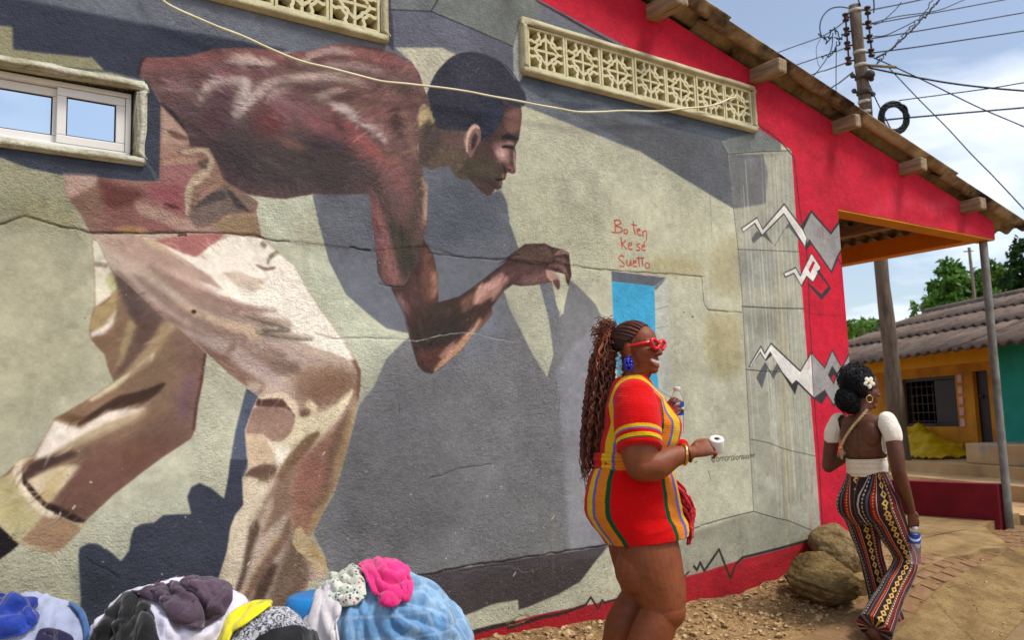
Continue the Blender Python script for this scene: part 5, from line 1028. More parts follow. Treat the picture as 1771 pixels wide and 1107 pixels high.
for x0, x1, z0, z1 in ((sL, s_w0, .1, H_), (s_w0, s_w1, .1, zw0), (s_w0, s_w1, zw1, H_), (s_w1, s_d0, .1, H_), (s_d0, s_d1, zd1, H_), (s_d1, sR, .1, H_)): g.box((x0, -.18, z0), (x1, 0, z1))
g.box((sL, -5, .1), (sL+.18, -.19, H_)); g.obj('wall', M_OCHRE, yh, False)
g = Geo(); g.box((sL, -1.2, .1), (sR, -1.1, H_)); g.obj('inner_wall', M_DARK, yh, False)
g = Geo(); g.box((sL, .002, fac(1640, 632, .0)[1]), (sR, .05, H_+.01)); g.obj('fascia', M_FASC, yh, False)
wn_ = Geo(); 
for x0, x1, z0, z1 in ((s_w0, s_w1, zw1-.05, zw1-.002), (s_w0, s_w1, zw0+.002, zw0+.05), (s_w0+.002, s_w0+.05, zw0+.051, zw1-.051), (s_w1-.05, s_w1-.002, zw0+.051, zw1-.051)): wn_.box((x0, -.12, z0), (x1, -.03, z1))
wfr = wn_.obj('window', M_DOOR, yh, False)
for k in range(9):
    g = Geo(); x = s_w0+.05+(s_w1-s_w0-.1)*(k+.5)/9; g.tube([(x, -.08, zw0+.05), (x, -.08, zw1-.05)], .010, 6); g.obj('bar', M_IRON, wfr)
for k in range(5):
    g = Geo(); z = zw0+(zw1-zw0)*(k+.6)/5.6; g.tube([(s_w0+.05, -.08, z), (s_w1-.05, -.08, z)], .008, 6); g.obj('bar', M_IRON, wfr)
g = Geo(); sm_ = (s_w0+s_w1)/2; g.box((sm_+.12, -.05, zw0+.052), (s_w1-.052, -.035, zw1-.06)); g.obj('shutter', M_DOOR, wfr, False)
g = Geo(); g.box((s_d0+.003, -.12, ZT), (s_d1-.003, -.06, zd1-.003)); dr = g.obj('door', M_DOOR, yh, False)
g = Geo(); g.ellipsoid((s_d0+.1, -.04, ZT+.9), (.03, .03, .03)); g.obj('handle', M_IRON, dr)
M_PINK = mottled('pink_tile', (196, 140, 130), (214, 168, 156), 5, .6, .1)
for k in range(5):
    x, z = fac(1661+k*1.4, 655+k*19); g = Geo(); g.box((x-.05, .001, z-.06), (x+.05, .02, z+.06)); g.obj('wall_tile', M_PINK, yh, False)
def course(parent, x0, x1, yA, zA, yB, zB, mat, name='roof_course', pitch=.24, amp=.03):
    n = int((x1-x0)/pitch*6); xs = np.linspace(x0, x1, n); V = []; F = []
    for j, (y, z) in enumerate(((yA, zA), ((yA+yB)/2, (zA+zB)/2), (yB, zB))):
        for x in xs: V.append((x, y, z+amp*math.cos(2*math.pi*x/pitch)+.01*fnoise(x, y, 3, 1.5)))
    for j in range(2):
        for i in range(n-1): F.append((j*n+i, j*n+i+1, (j+1)*n+i+1, (j+1)*n+i))
    o = link(name, mesh(V, F), mat, parent, True); m = o.modifiers.new('thickness', 'SOLIDIFY'); m.thickness = .03; return o
RIDGE = EAVE+1.25
for k in range(3):
    a, b = k/3, (k+1)/3+.05; ya, yb = .75-3.9*a, .75-3.9*b
    o = course(yh, sL-.3, sR+.06, ya, EAVE+(RIDGE-EAVE)*a+.03+.05*(1 if k else 0), yb, EAVE+(RIDGE-EAVE)*b+.03, M_OLDROOF)
g = Geo(); g.tube([(sL-.3, -3.15, RIDGE+.05), (sR+.06, -3.15, RIDGE+.05)], .11, 8); g.obj('roof_ridge', M_OLDROOF, yh)
g = Geo(); g.loft([np.array([(sL-.3, -3.2, RIDGE), (sR+.05, -3.2, RIDGE), (sR+.05, -7, EAVE), (sL-.3, -7, EAVE)]), np.array([(sL-.3, -3.2, RIDGE+.03), (sR+.05, -3.2, RIDGE+.03), (sR+.05, -7, EAVE+.03), (sL-.3, -7, EAVE+.03)])]); g.obj('rear_roof', M_OLDROOF, yh, False)
th_ = front('teal_house', 'teal house wall at the right edge, next to the yellow house', 'house'); sRR = sR+5
g = Geo(); g.box((sR+.003, -.15, .1), (sRR, .03, EAVE+.24)); g.box((sRR-.15, -5, .1), (sRR, -.16, EAVE)); g.obj('wall', M_TEAL, th_, False)
for k in range(3):
    a, b = k/3, (k+1)/3+.05; ya, yb = .75-3.9*a, .75-3.9*b
    course(th_, sR+.07, sRR+.2, ya, EAVE+(RIDGE-EAVE)*a+.03+.05*(1 if k else 0), yb, EAVE+(RIDGE-EAVE)*b+.03, M_OLDROOF)
g = Geo(); g.tube([(sR+.07, -3.15, RIDGE+.05), (sRR+.2, -3.15, RIDGE+.05)], .11, 8); g.obj('roof_ridge', M_OLDROOF, th_)
g = Geo(); g.loft([np.array([(sR+.06, -3.2, RIDGE), (sRR, -3.2, RIDGE), (sRR, -7, EAVE), (sR+.06, -7, EAVE)]), np.array([(sR+.06, -3.2, RIDGE+.03), (sRR, -3.2, RIDGE+.03), (sRR, -7, EAVE+.03), (sR+.06, -7, EAVE+.03)])]); g.obj('rear_roof', M_OLDROOF, th_, False)
# terrace, bench block and steps before the houses
M_TERR = mottled('terrace_concrete', (178, 144, 98), (206, 174, 126), 3, .9, .3, 30, c3=(150, 116, 78), s3=1.5)
M_BLUEW = mottled('washed_blue_concrete', (178, 146, 102), (196, 166, 122), 3, .85, .3, 40, c3=(112, 134, 150), s3=1.2)
def setting(name, g, mat):
    o = g.obj(name, mat, None, False); o.matrix_world = FM; return tag(o, kind='structure')
g = Geo(); g.box((sL-1, .004, .0), (sRR, 1.15, ZT)); setting('terrace', g, M_TERR)
g = Geo(); g.box((sL-1, 1.152, .0), (sRR, 1.75, ZT-.14)); setting('terrace_step', g, M_TERR)
g = Geo(); g.box((sL-1, 1.752, .0), (sRR, 2.6, ZT-.31)); setting('street_kerb', g, M_TERR)
bl = front('concrete_bench', 'low concrete block bench washed with pale blue, before the teal house', 'bench'); sb = fac(1676, 790, .9)[0]
bm = bmesh.new(); box(bm, (sb, .25, ZT+.002), (sRR-.5, .95, ZT+.27), .02); link('seat_block', from_bm(bm), M_BLUEW, bl)
# yellow tarpaulin heaped on the terrace
g = Geo(); x0 = fac(1562, 760, .5)[0]; x1 = fac(1640, 760, .5)[0]
N1, N2 = 46, 20; V = []
for i in range(N1):
    for j in range(N2):
        u, v = i/(N1-1), j/(N2-1); x = x0-.1+(x1-x0+.1)*u; y = .05+.75*v
        hgt_ = max(0, (1-(u*1.05)**1.6))*math.sin(math.pi*min(1, .25+v*.75))*.42; z = ZT+.01+hgt_*(1+.35*fnoise(x, y, 0, 4))+.12*abs(fnoise(x*3, y*1.2, 5, 2.4))+.05*abs(fnoise(x*3, y*3, 5, 4))*(hgt_ > .02); V.append((x, y, z))
F = [(i*N2+j, (i+1)*N2+j, (i+1)*N2+j+1, i*N2+j+1) for i in range(N1-1) for j in range(N2-1)]
o = link('tarpaulin', mesh(V, F), mottled('yellow_tarp', (186, 148, 10), (206, 170, 22), 5, .5, .3, 20), None, True); o.matrix_world = FM; tag(o, 'crumpled yellow tarpaulin heaped below the barred window', 'tarpaulin')
# a second grey roof further off, seen between the corner and the wooden post
q = at_depth(1440, 600, 21); fh = thing('far_house', 'grey-roofed house behind, between the crimson corner and wooden post', 'house'); fh.matrix_world = Matrix.Translation((q[0], q[1], 0)) @ Matrix.Rotation(math.atan2(fd[1], fd[0]), 4, 'Z')
g = Geo(); g.box((-2, -3, .1), (1.6, -.6, 2.55)); g.obj('wall', M_OCHRE, fh, False)
M_GREYR = mottled('grey_roof_sheet', (120, 112, 104), (150, 142, 132), 3, .85, .2, 20)
zr = at_depth(1490, 580, 21)[2]
for k in range(2): course(fh, -2.4, 2.0, .0-1.3*k, 2.5+(zr-2.5)*k/2, -1.35-1.3*k, 2.5+(zr-2.5)*(k+1)/2+.03, M_GREYR)
# ------------------------------------------------------------------ trees beyond
def leaf_mat(name, a, b, c):
    t = NT(name); o = t.n('ShaderNodeObjectInfo'); col = t.ramp(t.noise(1.6, 4, .7), [(.32, rgba(a)), (.5, rgba(b)), (.7, rgba(c))])
    m = t.done(col, .55, spec=.3); tr = t.n('ShaderNodeBsdfTranslucent'); t.l(col, tr.inputs['Color']); mx_ = t.n('ShaderNodeMixShader'); mx_.inputs[0].default_value = .3
    t.l(t.b.outputs[0], mx_.inputs[1]); t.l(tr.outputs[0], mx_.inputs[2]); t.l(mx_.outputs[0], t.out.inputs['Surface']); return m
M_LEAF1 = leaf_mat('mid_green_leaf', (46, 84, 28), (80, 120, 42), (122, 158, 64)); M_LEAF2 = leaf_mat('dark_green_leaf', (24, 50, 18), (42, 76, 28), (72, 108, 42)); M_LEAF3 = leaf_mat('yellow_green_leaf', (78, 112, 30), (118, 150, 50), (150, 176, 76))
M_BARK = mottled('bark', (74, 58, 44), (112, 92, 72), 8, .9, .5, 20)
def tree(label, base, clumps, leaf, n, mat, seed, group='trees beyond the houses', trunk_r=.16, name='leafy_tree'):
    rs = np.random.RandomState(seed); o = thing(name, label, 'tree', tuple(base), 0, group); B = np.asarray(base); g = Geo()
    top = np.mean([c for c, r in clumps], 0)-B
    g.tube([(0, 0, -.2), tuple(top*.4+rs.randn(3)*.1), tuple(top*.85)], [trunk_r, trunk_r*.7, trunk_r*.3], 9)
    for c, r in clumps:
        q = np.asarray(c)-B; g.tube([tuple(top*.45), tuple((top*.45+q)/2+rs.randn(3)*.12), tuple(q)], [trunk_r*.45, trunk_r*.3, trunk_r*.1], 6)
    g.obj('trunk', M_BARK, o)
    V = []; F = []; tot = sum(r**2 for c, r in clumps)
    for c, r in clumps:
        q = np.asarray(c)-B; subs = [(q+rs.randn(3)*r*.52*np.array([1, 1, .8]), r*rs.uniform(.22, .42)) for _ in range(16)]
        for k in range(int(n*r*r/tot)):
            sc, sr = subs[rs.randint(16)]; d = rs.randn(3); d /= np.linalg.norm(d); p = sc+d*sr*rs.uniform(.5, 1.05)*np.array([1, 1, .75])
            u = rs.randn(3); u[2] -= .6; u /= np.linalg.norm(u); w = np.cross(u, d+rs.randn(3)*.6); w /= np.linalg.norm(w)+1e-9; L = leaf*rs.uniform(.6, 1.3); W_ = L*.28; i = len(V)
            V += [p, p+u*L*.45+w*W_, p+u*L, p+u*L*.5-w*W_]; F.append((i, i+1, i+2, i+3))
    link('crown', mesh(V, F), mat, o); return o
def cl(x, y, r, D): return at_depth(x, y, D), r*D/FPX
def root(x, D): q = at_depth(x, 700, D); return (q[0], q[1], .2)
tree('spreading green tree with a rounded crown, above the brown roof', root(1662, 30), [cl(1640, 492, 34, 30), cl(1668, 476, 32, 30.5), cl(1655, 512, 36, 30), cl(1622, 520, 26, 29.5), cl(1680, 520, 32, 30), cl(1650, 548, 34, 29.5)], .20, 8000, M_LEAF1, 1)
tree('smaller tree right of the metal post, its crown above the brown roof', root(1728, 33), [cl(1726, 478, 26, 33), cl(1740, 505, 32, 33), cl(1712, 500, 22, 33), cl(1745, 540, 34, 33)], .20, 5000, M_LEAF1, 2)
tree('tall dark tree cut by the right edge of the view', root(1790, 28), [cl(1790, 440, 36, 28), cl(1770, 470, 28, 28), cl(1800, 490, 46, 28), cl(1772, 505, 24, 28), cl(1766, 425, 14, 28)], .17, 6000, M_LEAF2, 3)
tree('low yellow-green shrub tree left of the wooden post behind the roofs', root(1590, 30), [cl(1575, 566, 18, 30), cl(1600, 560, 16, 30), cl(1560, 572, 12, 30), cl(1622, 566, 16, 30)], .13, 2200, M_LEAF3, 4, trunk_r=.08)
tree('rounded dark green tree behind the grey roof beside the crimson corner', root(1490, 30), [cl(1480, 572, 20, 30), cl(1500, 566, 18, 30.5), cl(1512, 578, 14, 30), cl(1462, 580, 22, 31)], .2, 3200, M_LEAF1, 6, trunk_r=.1)
# palm with arching fronds in front of it
pq = np.array(root(1492, 27)); palm = thing('palm', 'small palm with arching fronds beside the crimson corner', 'palm', tuple(pq), 0, 'trees beyond the houses'); hd = at_depth(1492, 568, 27)-pq
g = Geo(); g.tube([(0, 0, -.2), tuple(hd*.5+np.array([.05, 0, 0])), tuple(hd)], [.1, .08, .06], 8); g.obj('trunk', M_BARK, palm)
rs = np.random.RandomState(4)
for k in range(13):
    a = rs.uniform(0, 6.28); e = rs.uniform(.2, 1.2); L = rs.uniform(.5, .75); g = Geo(); P = []
    for s in np.linspace(0, 1, 9): P.append(hd+np.array([math.cos(a)*math.cos(e)*L*s, math.sin(a)*math.cos(e)*L*s, math.sin(e)*L*s-.5*L*s*s]))
    P = np.array(P); T, N, B_ = frames(P); side = np.cross(T, [0, 0, 1]); V = []; F = []
    for i in range(1, 9):
        for sg in (-1, 1):
            w = .20*math.sin(math.pi*(i/9)**.7)+.04; j = len(V); q = P[i]; V += [q-T[i]*.02, q+T[i]*.02, q+sg*side[i]*w+T[i]*.09-np.array([0, 0, .07])]; F.append((j, j+1, j+2))
    link('frond', mesh(V, F), M_LEAF1, palm)
# a thin far pole among the trees
q0, q1 = at_depth(1676, 428, 26), at_depth(1690, 560, 26); d = (q0-q1)/(q0[2]-q1[2]); b0 = q1-d*(q1[2]-.2); fp = thing('distant_pole', 'slender distant pole standing among the tree crowns', 'utility pole', tuple(b0))
g = Geo(); g.tube([(0, 0, 0), tuple(q0-b0)], [.065, .045], 8); g.obj('pole', M_POLE, fp); g = Geo(); g.tube([tuple(q0-b0-RGT*.16-UPV*.12), tuple(q0-b0+RGT*.12-UPV*.10)], .018, 6); g.obj('crossarm', M_POLE, fp)
rs = np.random.RandomState(77)
# far belt of woods that closes the view down the street: one mass
V = []; F = []
for k in range(26):
    a = -1.2+k*.115; R_ = rs.uniform(60, 85); c = np.array([12+R_*math.cos(a), 8+R_*math.sin(a), 0])
    for b in range(5):
        q = c+np.array([rs.uniform(-3, 3), rs.uniform(-3, 3), rs.uniform(.8, 4.4)]); r = rs.uniform(1.4, 2.6)
        for m_ in range(260):
            d = rs.randn(3); d /= np.linalg.norm(d); p = q+d*r*rs.uniform(.7, 1.05); u = rs.randn(3); u /= np.linalg.norm(u); w = np.cross(u, d); L = rs.uniform(.3, .7); i = len(V)
            V += [p, p+u*L*.5+w*L*.3, p+u*L, p+u*L*.5-w*L*.3]; F.append((i, i+1, i+2, i+3))
tag(link('woods', mesh(V, F), M_LEAF2), kind='stuff')
def smooth01(x, a, b): t = np.clip((x-a)/(b-a), 0, 1); return t*t*(3-2*t)
# ------------------------------------------------------------------ washing heaped and spread out along the wall
def project(P):
    v = np.asarray(P, float)-CAM; c = v @ _Rm; return PW/2+FPX*c[:, 0]/c[:, 2], PH/2-FPX*c[:, 1]/c[:, 2]
class Heap:
    """a heap of cloth: rounded top, sides falling to the ground"""
    def __init__(s, xl, xr, ytop, D, depth, seed, sq=2.3):
        s.cx = at_depth((xl+xr)/2, ytop, D); s.rx = (xr-xl)/2*D/FPX; s.ry = depth; s.ztop = s.cx[2]; s.c = np.array([s.cx[0], s.cx[1], 0]); s.z0 = h1(s.c[0], s.c[1])-.02; s.seed = seed; s.sq = sq; r_ = np.random.RandomState(int(seed)); s.dirs = [v/np.linalg.norm(v) for v in (r_.randn(3, 3)*np.array([1, .4, 1]))]
        s.ax = np.array([RGT[0], RGT[1], 0]); s.ax /= np.linalg.norm(s.ax); s.ay = np.array([FWD[0], FWD[1], 0]); s.ay /= np.linalg.norm(s.ay); s.dome = min(.30, (s.ztop-s.z0)*.55)
    def grid(s, off, fold, na=340, nv=150, fs=1.0, lump=.02):
        a = np.linspace(0, 2*math.pi, na, endpoint=False); v = np.linspace(0, 1, nv); V = np.zeros((nv, na, 3)); s.d = np.zeros((nv, na)); zs = s.ztop-s.dome
        for j, q in enumerate(v):
            if q < .62: e = (q/.62)*math.pi/2; rr, z = math.sin(e)**(2/s.sq*1.0), zs+s.dome*max(0, math.cos(e))**(2/s.sq)
            else: k = (q-.62)/.38; rr, z = 1+.10*k, zs-(zs-s.z0)*k
            for i, t_ in enumerate(a):
                x, y = math.cos(t_), math.sin(t_)
                X_, Y_, Z_ = x*rr*s.rx*3.3, y*rr*s.ry*3.3, z*3.3; dr = s.dirs[int(fs*10) % 3]; al = X_*dr[0]+Y_*dr[1]+Z_*dr[2]; pr = Vector((X_-al*dr[0]*.82+s.seed*3+fs*7, Y_-al*dr[1]*.82, Z_-al*dr[2]*.82))
                f1 = mnoise.noise(Vector((X_*1.3+s.seed, Y_*1.3, Z_*1.3+fs*5))); wv = mnoise.noise(Vector((X_*2, Y_*2, Z_*2+s.seed)))*.35
                q2 = pr*(2.6*fs)+Vector((wv, wv, wv)); f2 = (1-abs(mnoise.noise(q2))*2.2); f3 = (1-abs(mnoise.noise(q2*2.3+Vector((3, 1, 2))))*2.2)
                d = off+lump*f1+fold*(f2*1.0+f3*.45)
                s.d[j, i] = d
                p = s.c+s.ax*(s.rx*rr*x)+s.ay*(s.ry*rr*y); n = s.ax*(x*rr/s.rx)+s.ay*(y*rr/s.ry); n = n/(np.linalg.norm(n)+1e-6)*min(1, rr)
                V[j, i] = p+n*d; V[j, i, 2] = z+d*max(0, 1-rr**3)
        return V
    def cloth(s, name, off, fold, mat, label, cat, poly=None, thick=.006, smooth=True, fs=1.0, lump=.022, group='washing spread along the foot of the wall', edge=0.0, folds=()):
        V = s.grid(off, fold, fs=fs, lump=lump); V0 = s.grid(off, 0, fs=fs, lump=0); nv, na = V.shape[:2]
        if poly is not None:
            Nb = np.cross(np.roll(s.base, -1, 1)-np.roll(s.base, 1, 1), np.gradient(s.base, axis=0)).reshape(-1, 3); Nb /= np.linalg.norm(Nb, axis=1)[:, None]+1e-9; Nb = np.where(((s.base.reshape(-1, 3)-(s.c+np.array([0, 0, s.ztop-.25])))*Nb).sum(1)[:, None] < 0, -Nb, Nb)
            s.grid(0, fold, fs=fs, lump=lump*.4); d_ = s.d.ravel()*.5; V = s.base+(Nb*(off*.5+.003+np.maximum(d_, -.4*off))[:, None]).reshape(s.base.shape); V0 = s.base
        P = V.reshape(-1, 3).copy(); keep = np.ones(len(P), bool)
        if poly is not None:
            X, Y = project(V0.reshape(-1, 3)); Q = pts(poly); Q = catmull(Q, 4, True); A, B = Q, np.roll(Q, -1, 0); keep[:] = False
            for (x0, y0), (x1, y1) in zip(A, B):
                c = (y0 <= Y) != (y1 <= Y)
                with np.errstate(divide='ignore', invalid='ignore'): keep ^= c & (X < x0+(Y-y0)/(y1-y0+1e-12)*(x1-x0))
        if folds:
            X, Y = project(V0.reshape(-1, 3)); N3 = np.cross(np.roll(V0, -1, 1)-np.roll(V0, 1, 1), np.gradient(V0, axis=0)).reshape(-1, 3); N3 /= np.linalg.norm(N3, axis=1)[:, None]+1e-9
            N3 = np.where(((V0.reshape(-1, 3)-(s.c+np.array([0, 0, s.ztop-.25])))*N3).sum(1)[:, None] < 0, -N3, N3); D_c = (V0.reshape(-1, 3)-CAM) @ FWD; front_ = smooth01((N3*(CAM-V0.reshape(-1, 3))).sum(1)/np.linalg.norm(CAM-V0.reshape(-1, 3), axis=1), -.15, .12)
            for f_, w_, a_ in folds:
                C = catmull(pts(f_), 6); best = np.full(len(P), 1e9); sd = np.zeros(len(P)); tt_ = np.zeros(len(P))
                for k in range(len(C)-1):
                    a, b = C[k], C[k+1]; ab = b-a; L2 = ab @ ab+1e-9; t_ = np.clip(((X-a[0])*ab[0]+(Y-a[1])*ab[1])/L2, 0, 1); dx, dy = X-a[0]-t_*ab[0], Y-a[1]-t_*ab[1]; d = np.hypot(dx, dy); u_ = d < best
                    best = np.where(u_, d, best); sd = np.where(u_, np.sign(dx*ab[1]-dy*ab[0]), sd); tt_ = np.where(u_, (k+t_)/(len(C)-1), tt_)
                dm = best*sd*D_c/FPX/w_; end_ = np.sin(np.pi*np.clip(tt_, .04, .96))**.45
                P += N3*(front_*end_*a_*(np.exp(-np.abs(dm)**1.5)-.55*np.exp(-((dm-1.7)/.9)**2)-.35*np.exp(-((dm+1.9)/.9)**2)))[:, None]
        if poly is None: s.base = P.reshape(nv, na, 3).copy()
        idx = np.arange(nv*na).reshape(nv, na); F = []
        for j in range(nv-1):
            for i in range(na):
                f = (idx[j, i], idx[j, (i+1) % na], idx[j+1, (i+1) % na], idx[j+1, i])
                if all(keep[k] for k in f): F.append(tuple(int(k) for k in f[::-1]))
        bm = bmesh.new(); vs = [bm.verts.new(p) for p in P]
        for f in F:
            try: bm.faces.new([vs[k] for k in f])
            except ValueError: pass
        bmesh.ops.delete(bm, geom=[v for v in bm.verts if not v.link_faces], context='VERTS'); bmesh.ops.remove_doubles(bm, verts=bm.verts, dist=1e-5)
        isl = []; seen = set()
        for v0 in bm.verts:
            if v0 in seen: continue
            st_ = [v0]; comp = []; seen.add(v0)
            while st_:
                q = st_.pop(); comp.append(q)
                for e in q.link_edges:
                    w = e.other_vert(q)
                    if w not in seen: seen.add(w); st_.append(w)
            isl.append(comp)
        isl.sort(key=len)
        near_ = [c_ for c_ in isl if len(c_) > .25*len(isl[-1])]; best_ = min(near_, key=lambda c_: sum((np.array(v.co)-CAM) @ FWD for v in c_)/len(c_))
        for c_ in [c_ for c_ in isl if c_ is not best_]: bmesh.ops.delete(bm, geom=c_, context='VERTS')
        nb = {v: [e.other_vert(v) for e in v.link_edges if e.is_boundary] for v in bm.verts if v.is_boundary}
        for _ in range(22):
            new = {v: (v.co+(sum((q.co for q in n_), Vector())/len(n_)))/2 for v, n_ in nb.items() if len(n_) == 2}
            for v, c in new.items(): v.co = c
        inner_ = [v for v in bm.verts if not v.is_boundary and any(e.other_vert(v).is_boundary for e in v.link_edges)]
        for _ in range(4): bmesh.ops.smooth_vert(bm, verts=inner_, factor=.5, use_axis_x=True, use_axis_y=True, use_axis_z=True)
        me = bpy.data.meshes.new(name); bm.to_mesh(me); bm.free(); o = link(name, me, mat, None, True); m = o.modifiers.new('thickness', 'SOLIDIFY'); m.thickness = thick; m.offset = 1
        return tag(o, label, cat, group)
def fabric(name, a, b, scale=7, rough=.85, weave=260, sheen=.3, bump=.25, extra=None):
    t = NT(name); col = t.mix(t.ramp(t.noise(scale, 5, .6), [(.35, (0, 0, 0)), (.68, (1, 1, 1))]), rgba(a), rgba(b))
    if extra: col = extra(t, col)
    cr_ = t.math('ABSOLUTE', t.math('SUBTRACT', t.noise(8, 3, .5, vec=t.mapping(t.coord(), scale=(1.7, 1.7, .7)), dist=.8), .5)); return t.done(col, rough, t.bump(t.noise(weave, 2), bump, .004, t.bump(cr_, .35, .05, t.bump(t.noise(22, 4, .6), .3, .014))), spec=.2, Sheen_Weight=sheen)
def plaid(t, col):
    s_ = t.sep(t.coord()); k = t.math('ADD', t.math('ADD', s_[0], t.math('MULTIPLY', s_[1], .9)), t.math('MULTIPLY', t.noise(5, 3), .03)); l = t.math('FRACT', t.math('MULTIPLY', k, 13)); q = t.math('FRACT', t.math('MULTIPLY', s_[2], 15))
    return t.mix(t.math('MULTIPLY', t.math('MAXIMUM', t.math('GREATER_THAN', l, .78), t.math('GREATER_THAN', q, .86)), .2), t.mix(t.ramp(t.noise(9, 5, .7, vec=t.mapping(t.coord(), scale=(1, 1, .35))), [(.42, (0, 0, 0)), (.66, (1, 1, 1))]), col, rgba((150, 186, 212))), rgba((196, 216, 230)))
def floral(t, col):
    v = t.voro(70); c = t.ramp(t.voro(70, out='Color'), [(0, rgba((200, 60, 90))), (.3, rgba((60, 90, 70))), (.55, rgba((40, 50, 110))), (.8, rgba((210, 190, 90)))], 'CONSTANT')
    return t.mix(t.ramp(v, [(.26, (1, 1, 1)), (.34, (0, 0, 0))]), col, c)
def speckle(t, col):
    n = t.noise(60, 3, .7, dist=2.5); return t.mix(t.ramp(n, [(.47, (0, 0, 0)), (.52, (1, 1, 1))]), col, rgba((44, 44, 50)))
FB = dict(blue=fabric('blue_satin_jacket', (14, 38, 120), (30, 66, 168), 5, .55), pale=fabric('pale_grey_blue_cotton', (150, 158, 184), (176, 182, 204), 4), denim_dk=fabric('denim', (40, 78, 128), (64, 104, 156), 9), navy=fabric('navy_print', (24, 22, 48), (40, 36, 74), 14),
          black=fabric('black_jersey', (14, 14, 17), (24, 24, 28), 5, .8), lilac=fabric('lilac_white_cotton', (204, 200, 220), (222, 218, 232), 4), plum=fabric('plum_satin', (58, 42, 58), (84, 62, 80), 4, .5), yellow=fabric('yellow_cotton', (220, 206, 10), (236, 224, 30), 4),
          grey=fabric('speckled_knit', (176, 176, 184), (206, 206, 212), 6, extra=speckle), white=fabric('white_cotton', (206, 198, 200), (228, 222, 222), 4), floral=fabric('floral_cotton', (190, 194, 176), (214, 216, 200), 5, extra=floral),
          pink=fabric('pink_jersey', (206, 30, 110), (230, 56, 138), 5, .7), chambray=fabric('washed_chambray', (64, 106, 152), (104, 150, 190), 10, extra=plaid))
M_DRUM = mottled('blue_plastic', (6, 112, 180), (14, 132, 202), 3, .4, .05, 30, spec=.5)
h1_ = Heap(-110, 148, 1052, 2.75, .20, 1.0, 2.6); h2_ = Heap(168, 440, 1026, 2.8, .22, 5.0); h3_ = Heap(508, 806, 992, 3.05, .25, 9.0, 2.05); h4_ = Heap(372, 560, 1062, 2.6, .15, 13.0)
h1_.cloth('cotton_cloth', 0, .024, FB['pale'], 'pale grey-blue cotton cloth heaped at the lower left corner', 'cloth', folds=[('M 250,960 330,930 450,960', .016, .016), ('M 280,1000 265,1050 260,1120', .014, .014), ('M 420,950 450,1020 460,1120', .012, .014), ('M 180,1040 230,1000 300,985', .012, .012)])
h1_.cloth('jacket', .016, .018, FB['blue'], 'shiny royal blue jacket on top of the leftmost washing heap', 'jacket', 'M -700,840 0,868 70,862 150,872 230,895 262,915 235,945 215,1000 170,1060 60,1100 -700,1140', folds=[('M -40,960 100,930 225,895', .014, .016), ('M 40,870 120,950 190,1000', .012, .014), ('M -40,1040 100,1015 195,975', .014, .016), ('M -20,900 60,905 130,880', .010, .010)])
h1_.cloth('denim_cloth', .010, .010, FB['denim_dk'], 'mid-blue denim edge of a garment right of the pale cloth, lower left', 'trousers', 'M 400,905 450,920 500,980 520,1060 520,1300 470,1300 490,1080 470,1000')
h1_.cloth('headscarf', .014, .014, FB['navy'], 'dark navy printed cloth lying low on the pale cotton cloth', 'cloth', 'M 215,1300 225,1100 262,1052 330,1045 395,1080 430,1120 440,1300')
h2_.cloth('bed_sheet', 0, .026, FB['lilac'], 'white bed sheet with a lilac cast heaped under the plum cloth', 'sheet', folds=[('M 980,980 1030,1040 1060,1120', .016, .018), ('M 1340,1000 1280,1060 1240,1120', .016, .018), ('M 1420,930 1400,1020 1380,1120', .014, .016), ('M 1480,930 1490,1000 1470,1060', .012, .012), ('M 1080,1080 1180,1090 1280,1085', .014, .012)])
h2_.cloth('black_garment', .018, .010, FB['black'], 'black crumpled garment left of the white bed sheet', 'garment', 'M 560,1300 600,1070 660,1000 720,930 750,860 860,840 920,900 960,1000 975,1060 940,1300', folds=[('M 720,900 670,1000 640,1120', .014, .016), ('M 800,880 780,1000 760,1120', .013, .016), ('M 880,900 900,1000 890,1120', .013, .016), ('M 650,1040 720,1030 800,1060', .012, .012)])
h2_.cloth('plum_blouse', .026, .016, FB['plum'], 'plum satin blouse draped over the white bed sheet', 'blouse', 'M 740,850 860,835 960,800 1040,770 1180,760 1300,775 1385,815 1390,930 1320,1010 1230,1062 1170,1075 1110,1040 1040,980 960,920 880,862', folds=[('M 960,820 1060,900 1190,1050', .014, .016), ('M 1060,790 1140,900 1200,1040', .011, .017), ('M 1150,780 1260,880 1340,960', .014, .016), ('M 860,845 960,850 1060,930', .010, .012), ('M 1240,1020 1310,920 1370,850', .013, .014), ('M 1120,850 1180,960 1210,1000', .008, .010)])
h4_.cloth('knitted_cap', 0, .010, FB['grey'], 'grey and white speckled knitted cap between the yellow cloth and white T-shirt', 'cap', lump=.008, folds=[('M 1500,1080 1560,1000 1650,960', .010, .010), ('M 1580,1080 1640,1010 1720,990', .010, .010)])
h4_.cloth('yellow_shirt', .010, .012, FB['yellow'], 'bright yellow shirt curving round the speckled cap', 'shirt', 'M 1300,1300 1340,1105 1400,1000 1480,940 1560,905 1650,905 1640,935 1560,985 1490,1050 1440,1105 1400,1300', folds=[('M 1380,1080 1440,1000 1540,940 1630,915', .008, .008)])
h4_.cloth('black_shorts', .014, .012, FB['black'], 'black shorts lying in front of the speckled cap, at the bottom edge', 'shorts', 'N 150,1105 220,1060 320,1045 420,1050 500,1085 560,1300 100,1300')
